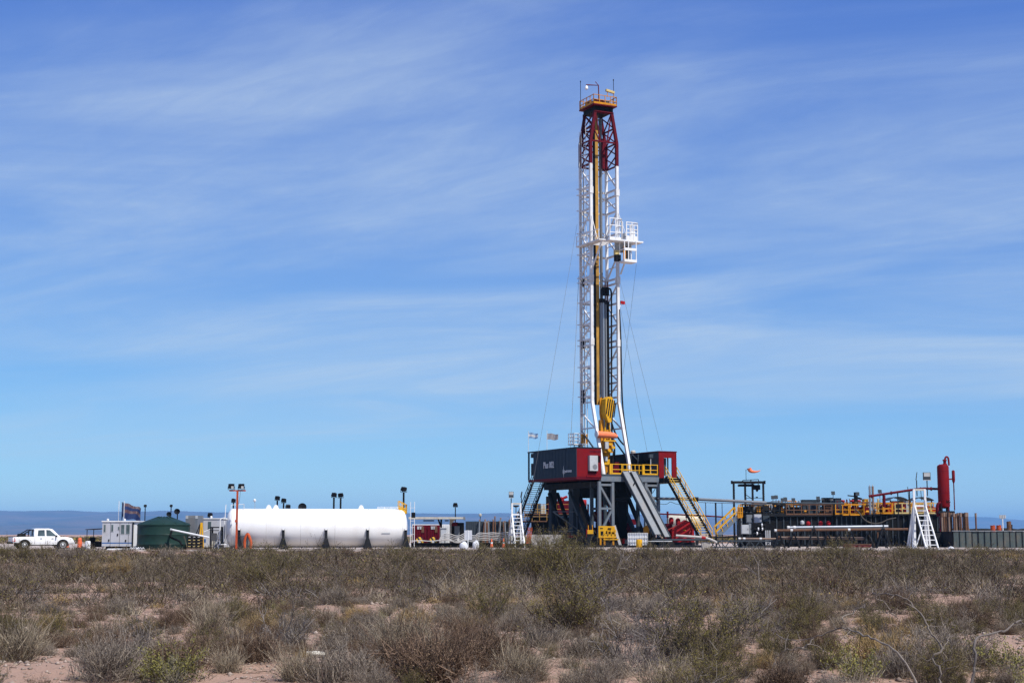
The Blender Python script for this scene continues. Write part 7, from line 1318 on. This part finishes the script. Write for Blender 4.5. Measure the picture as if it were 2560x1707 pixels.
T.bar('top_chord', V(x0, 0, zt), V(x1, 0, zt), .10, M['slate'], .14); T.bar('bottom_chord', V(x0, 0, .06), V(x1, 0, .06), .1, M['slate']); T.mm('walk', (x0, .1, zq - .12), (T.at(1845, 1340).x, 1.4, zq), M['dark'])
for k in range(14): xa = x0 + (x1 - x0) * k / 14; xb = x0 + (x1 - x0) * (k + 1) / 14; T.bar('web', V(xa, 0, .08 if k % 2 else zt), V(xb, 0, zt if k % 2 else .08), .07, M['slate'])
for sx in (1806, 1836): q = T.at(sx, 1342); T.bar('rail_post', V(q.x, 0, zt), V(q.x, 0, T.zat(1336)), .06, M['dark'])
T.bar('rail', V(T.at(1790, 1338).x, 0, T.zat(1337)), V(T.at(1850, 1338).x, 0, T.zat(1340)), .06, M['dark'])
T = Thing('suction_hose', 'fat pale hose lying over a concrete block in front of the stairs', 'hose', sx=1755, Y=145); T.path('hose', smooth_pts([T.at(x, y) for x, y in ((1690, 1338), (1720, 1340), (1750, 1342), (1768, 1345), (1782, 1350), (1792, 1356))], 4), .11, M['hose_grey'], 10); T.tube('red_coupling', T.at(1754, 1343), T.at(1764, 1344.5), .14, M['bright_red'])
single('concrete_block', MB().box((0, 0, .28), (.75, .6, .56)), M['concrete'], 'small square concrete block under the fat pale hose', 'block', loc=(Xat(1764, 145.4, .5), 145.4, PZ)); 
T = Thing('pipe_bundle', 'dark bundle of small pipes lying before the ramp', 'pipes', sx=1700, Y=148)
for k in range(5): T.tube('pipe', T.at(1630 + k * 6, 1350 - k * .4, .2 * k), T.at(1775, 1349 - k * .6, .2 * k), .07, M['dark' if k % 2 else 'slate'])
# --- rusty casings standing behind the pit
pr = random.Random(9)
for i, sx in enumerate((2357, 2363, 2369, 2375, 2381, 2387, 2393, 2399, 2405, 2411, 2417, 2422, 2427, 2442)):
    T = Thing('standing_casing', 'thick rusty casing pipe standing upright behind the pit wall' if i < 13 else 'single thin rusty post standing apart behind the pit', 'casing', sx=sx, Y=156 + pr.uniform(-.3, .3), group='rusty casings standing in a row' if i < 13 else None); zt = T.zat(1282 + pr.uniform(-1.5, 2)); ln_ = .35 if i == 12 else pr.uniform(-.04, .04); T.tube('pipe', V(0, 0, 0), V(-ln_, .1, zt), .12 if i < 13 else .09, M['rust' if i % 3 else 'rust2'], n=10); T.tube('collar', V(-ln_ * .9, .09, zt * .88), V(-ln_, .1, zt + .01), .145 if i < 13 else .11, M['rust2' if i % 3 else 'rust'], n=10)
# --- pit wall of panels
T = Thing('pit_wall', 'low grey-green panel wall of the waste pit', 'wall', sx=2480, Y=150); M['pitgreen'] = paint('pit_panel_paint', (.075, .095, .095), .5, dirt=.4, var=.2); zt = T.zat(1327); x0 = T.at(2383, 1340).x; x1 = T.at(2760, 1340).x; n = 24; pr = random.Random(8)
for k in range(n): xa = x0 + (x1 - x0) * k / n; xb = x0 + (x1 - x0) * (k + 1) / n; T.mm('panel', (xa + .03, pr.uniform(-.03, .03), 0), (xb - .03, .08, zt - .02 - pr.uniform(0, .04)), M['pitgreen']); T.box('panel_post', (xa, -.02, zt / 2), (.05, .14, zt - .03), M['dark'])
T.mm('capping', (x0 - .1, -.08, zt - .02), (x1, .18, zt + .06), M['grey']); T.mm('end_return', (x0 - .08, 0, 0), (x0 + .0, 9, zt - .03), M['dark'])
single('pit_side_tank', MB().mm((Xat(2330, 154, .5), 153.5, PZ), (Xat(2383, 154, .5), 156, PZ + 1.45)), M['dark'], 'dark low tank between ladder tower and pit wall', 'tank')
T = Thing('pit_liner', 'dark liner edge heaped along the far side of the pit', 'liner', sx=2480, Y=176); m = MB(); pr = random.Random(3); pts = [V(-6 + k * .9, pr.uniform(-.3, .3), 1.75 + pr.uniform(-.06, .1)) for k in range(26)]; m.path(pts, .22, 6); T.part('liner', m, M['black']); T.part('bank', MB().prism([(-7, 0), (18, 0), (17, 1.7), (-6, 1.7)], -.4, 2.5), M['concrete'])
for sx, y0, w_, Y, lb in ((2484, 1313, 12, 160, 'squat red drum behind the pit wall'), (2499, 1312.5, 12, 161, 'red drum partly behind the light stand at the pit'), (2524.5, 1303, 11, 158, 'tall red drum beside a grey post at the pit')):
    T = Thing('red_drum', lb, 'drum', sx=sx, Y=Y); zt = T.zat(y0); r = w_ / 2 / F * Y; T.part('drum', MB().lathe([(r, 0), (r, zt * .6), (r * 1.06, zt * .62), (r, zt * .64), (r, zt * .8), (r * 1.06, zt * .82), (r, zt * .84), (r, zt), (r * .9, zt + .01), (.02, zt + .01)], 18), M['orange' if y0 > 1310 else 'rust'], smooth=True); T.part('bung', MB().lathe([(.05, zt), (.05, zt + .05)], 8, (r * .5, 0, 0)), M['dark'])
single('grey_post', MB().bar((0, 0, 0), (0, 0, 2.3), .1), M['dark'], 'dark post beside the tall red drum at the pit', 'post', loc=(Xat(2531.5, 158.4, .5), 158.4, PZ))
T = Thing('light_stand', 'pale stand with a bar of small floodlights behind the pit', 'light stand', sx=2509, Y=166); zt = T.zat(1296); T.tube('pole', V(0, 0, 0), V(0, 0, zt), .06, M['white']); T.bar('bar', V(-.3, 0, zt), V(.3, 0, zt), .06, M['ltgrey'])
for k in range(4): T.box('lamp', (-.26 + k * .18, 0, zt + .22), (.13, .15, .36), M['ltgrey'])
single('white_bag', MB().lathe([(.2, 0), (.26, .1), (.2, .22), (.05, .28)], 10), M['sacking'], 'small white bag on the ground beside the pit wall', 'bag', loc=(Xat(2378, 131, .3), 131, PZ), smooth=True)
# rubble of white pipe lengths by the cabin
T = Thing('white_conduit', 'white plastic conduit lengths lying on the gravel before the grey cabin', 'pipes', sx=305, Y=129.5)
for k in range(3): T.tube('conduit', V(-1.2 + k * .25, -.2 + k * .2, .06), V(.9 + k * .2, .1 + k * .12, .08), .05, M['white'])
for k in range(6): T.path('offcut', [V(.6 + .2 * k, .1 * (k % 3), .05), V(.75 + .2 * k, .15 * (k % 2), .2), V(.9 + .18 * k, .2, .08)], .045, M['sacking'], 7)

# --- pipework and clutter on the mud tank decks
pr = random.Random(21)
def pipework(label, T0, a, b_, zt, n, mats):
    T = Thing('deck_pipework', label, 'pipework', loc=T0.loc + V(0, 0, zt))
    for i in range(n):
        x = a + (b_ - a) * (i + pr.random()) / n; ly = pr.uniform(.1, 2.2); h = pr.uniform(.5, 1.7); mt = M[pr.choice(mats)]
        k = pr.random()
        if k < .35: T.tube('riser', V(x, ly, 0), V(x, ly, h), pr.uniform(.05, .11), mt, n=8); T.tube('valve', V(x - .13, ly, h * .7), V(x + .13, ly, h * .7), .13, M[pr.choice(mats)], n=8)
        elif k < .6: L_ = pr.uniform(.6, 2.2); T.path('header_pipe', [V(x, ly, 0), V(x, ly, h), V(x + L_ * .9, ly, h), V(x + L_, ly, 0)], pr.uniform(.05, .1), mt, 8)
        elif k < .85: T.box('motor', (x, ly, .28 + h * .15), (pr.uniform(.4, .8), .5, .5 + h * .3), mt); T.tube('shaft_cover', V(x - .5, ly - .1, .3), V(x + .5, ly - .1, .3), .16, M[pr.choice(mats)], n=10)
        else: T.bar('strut', V(x, ly, 0), V(x + pr.uniform(-.6, .6), ly, h + .3), .07, mt)
    return T
pipework('tangle of dark and amber pipes on the long mud tank deck', TA, a1 + .4, b1 - .4, z1_, 46, ['dark', 'dark', 'slate', 'rust', 'amber', 'grey'])
pipework('tangle of rusty and amber pipes behind the amber guard frames', TB_, a2 + .2, b2 - .3, z2_, 26, ['dark', 'amber', 'rust', 'dkred', 'orange'])
pipework('tangle of red, orange and yellow pipes under the flare line', TC, a3 + .3, b3 - .3, z3_, 36, ['dark', 'amber', 'bright_red', 'orange', 'rust', 'pale_yellow'])
railing(TA, [V(a1 + .3, 1.3, z1_), V(b1 - .2, 1.3, z1_)], 1.25, M['amber'], .5, .045, 2, .2)
railing(TC, [V(a3 + .3, 1.3, z3_), V(b3 - .2, 1.3, z3_)], 1.25, M['amber'], .5, .045, 2, .2)
railing(TB_, [V(a2 + .1, 1.3, z2_), V(b2 - .2, 1.3, z2_)], 1.3, M['amber'], .5, .045, 2, .2)
for T0, a, b_ in ((TA, a1, b1), (TB_, a2, b2), (TC, a3, b3)):
    for k in range(int((b_ - a) / .9)):
        x = a + .3 + k * .9 + pr.uniform(-.2, .2); h = pr.uniform(.6, 1.6)
        if pr.random() < .5: T0.tube('drain_valve', V(x, -.16, h * .5), V(x, -.16, h), pr.uniform(.04, .09), M[pr.choice(['dark', 'slate', 'rust'])], n=8)
        else: T0.box('junction_box', (x, -.14, h), (pr.uniform(.15, .4), .14, pr.uniform(.2, .5)), M[pr.choice(['dark', 'slate', 'grey'])])

# --- pipes, hoses and small machines under the drill floor
T = rig_thing('cellar_pipework', 'tangle of red, grey and dark pipes under the drill floor', 'pipework'); pr = random.Random(33); mats = ['dkred', 'slate', 'steel_grey', 'rust', 'bright_red', 'dark']
for i in range(34):
    x, y = pr.uniform(-4.2, 4.2), pr.uniform(-4.5, 6); z = pr.uniform(.4, 1.2); k = pr.random(); mt = M[pr.choice(mats)]
    if k < .45: T.tube('riser', V(x, y, 0), V(x, y, pr.uniform(1.5, FLOOR - 1.5)), pr.uniform(.04, .10), mt, n=8)
    elif k < .75: L_ = pr.uniform(1, 3); h = pr.uniform(1.2, 4.5); T.path('header_pipe', [V(x, y, 0), V(x, y, h), V(x + L_ * pr.choice((-1, 1)), y, h), V(x + L_, y + 1, .3)], pr.uniform(.04, .09), mt, 8)
    else: T.box('machine', (x, y, z / 2 + .3), (pr.uniform(.5, 1.1), pr.uniform(.4, .9), z), mt)
for i in range(5):
    x = -3 + i * 1.4; T.path('hanging_hose', smooth_pts([V(x, -5.6, FLOOR - 1.0), V(x + .5, -5.5, FLOOR - 1.6 - .3 * (i % 3)), V(x + 1.1, -5.6, FLOOR - 1.0)]), .035, M['rubber'])
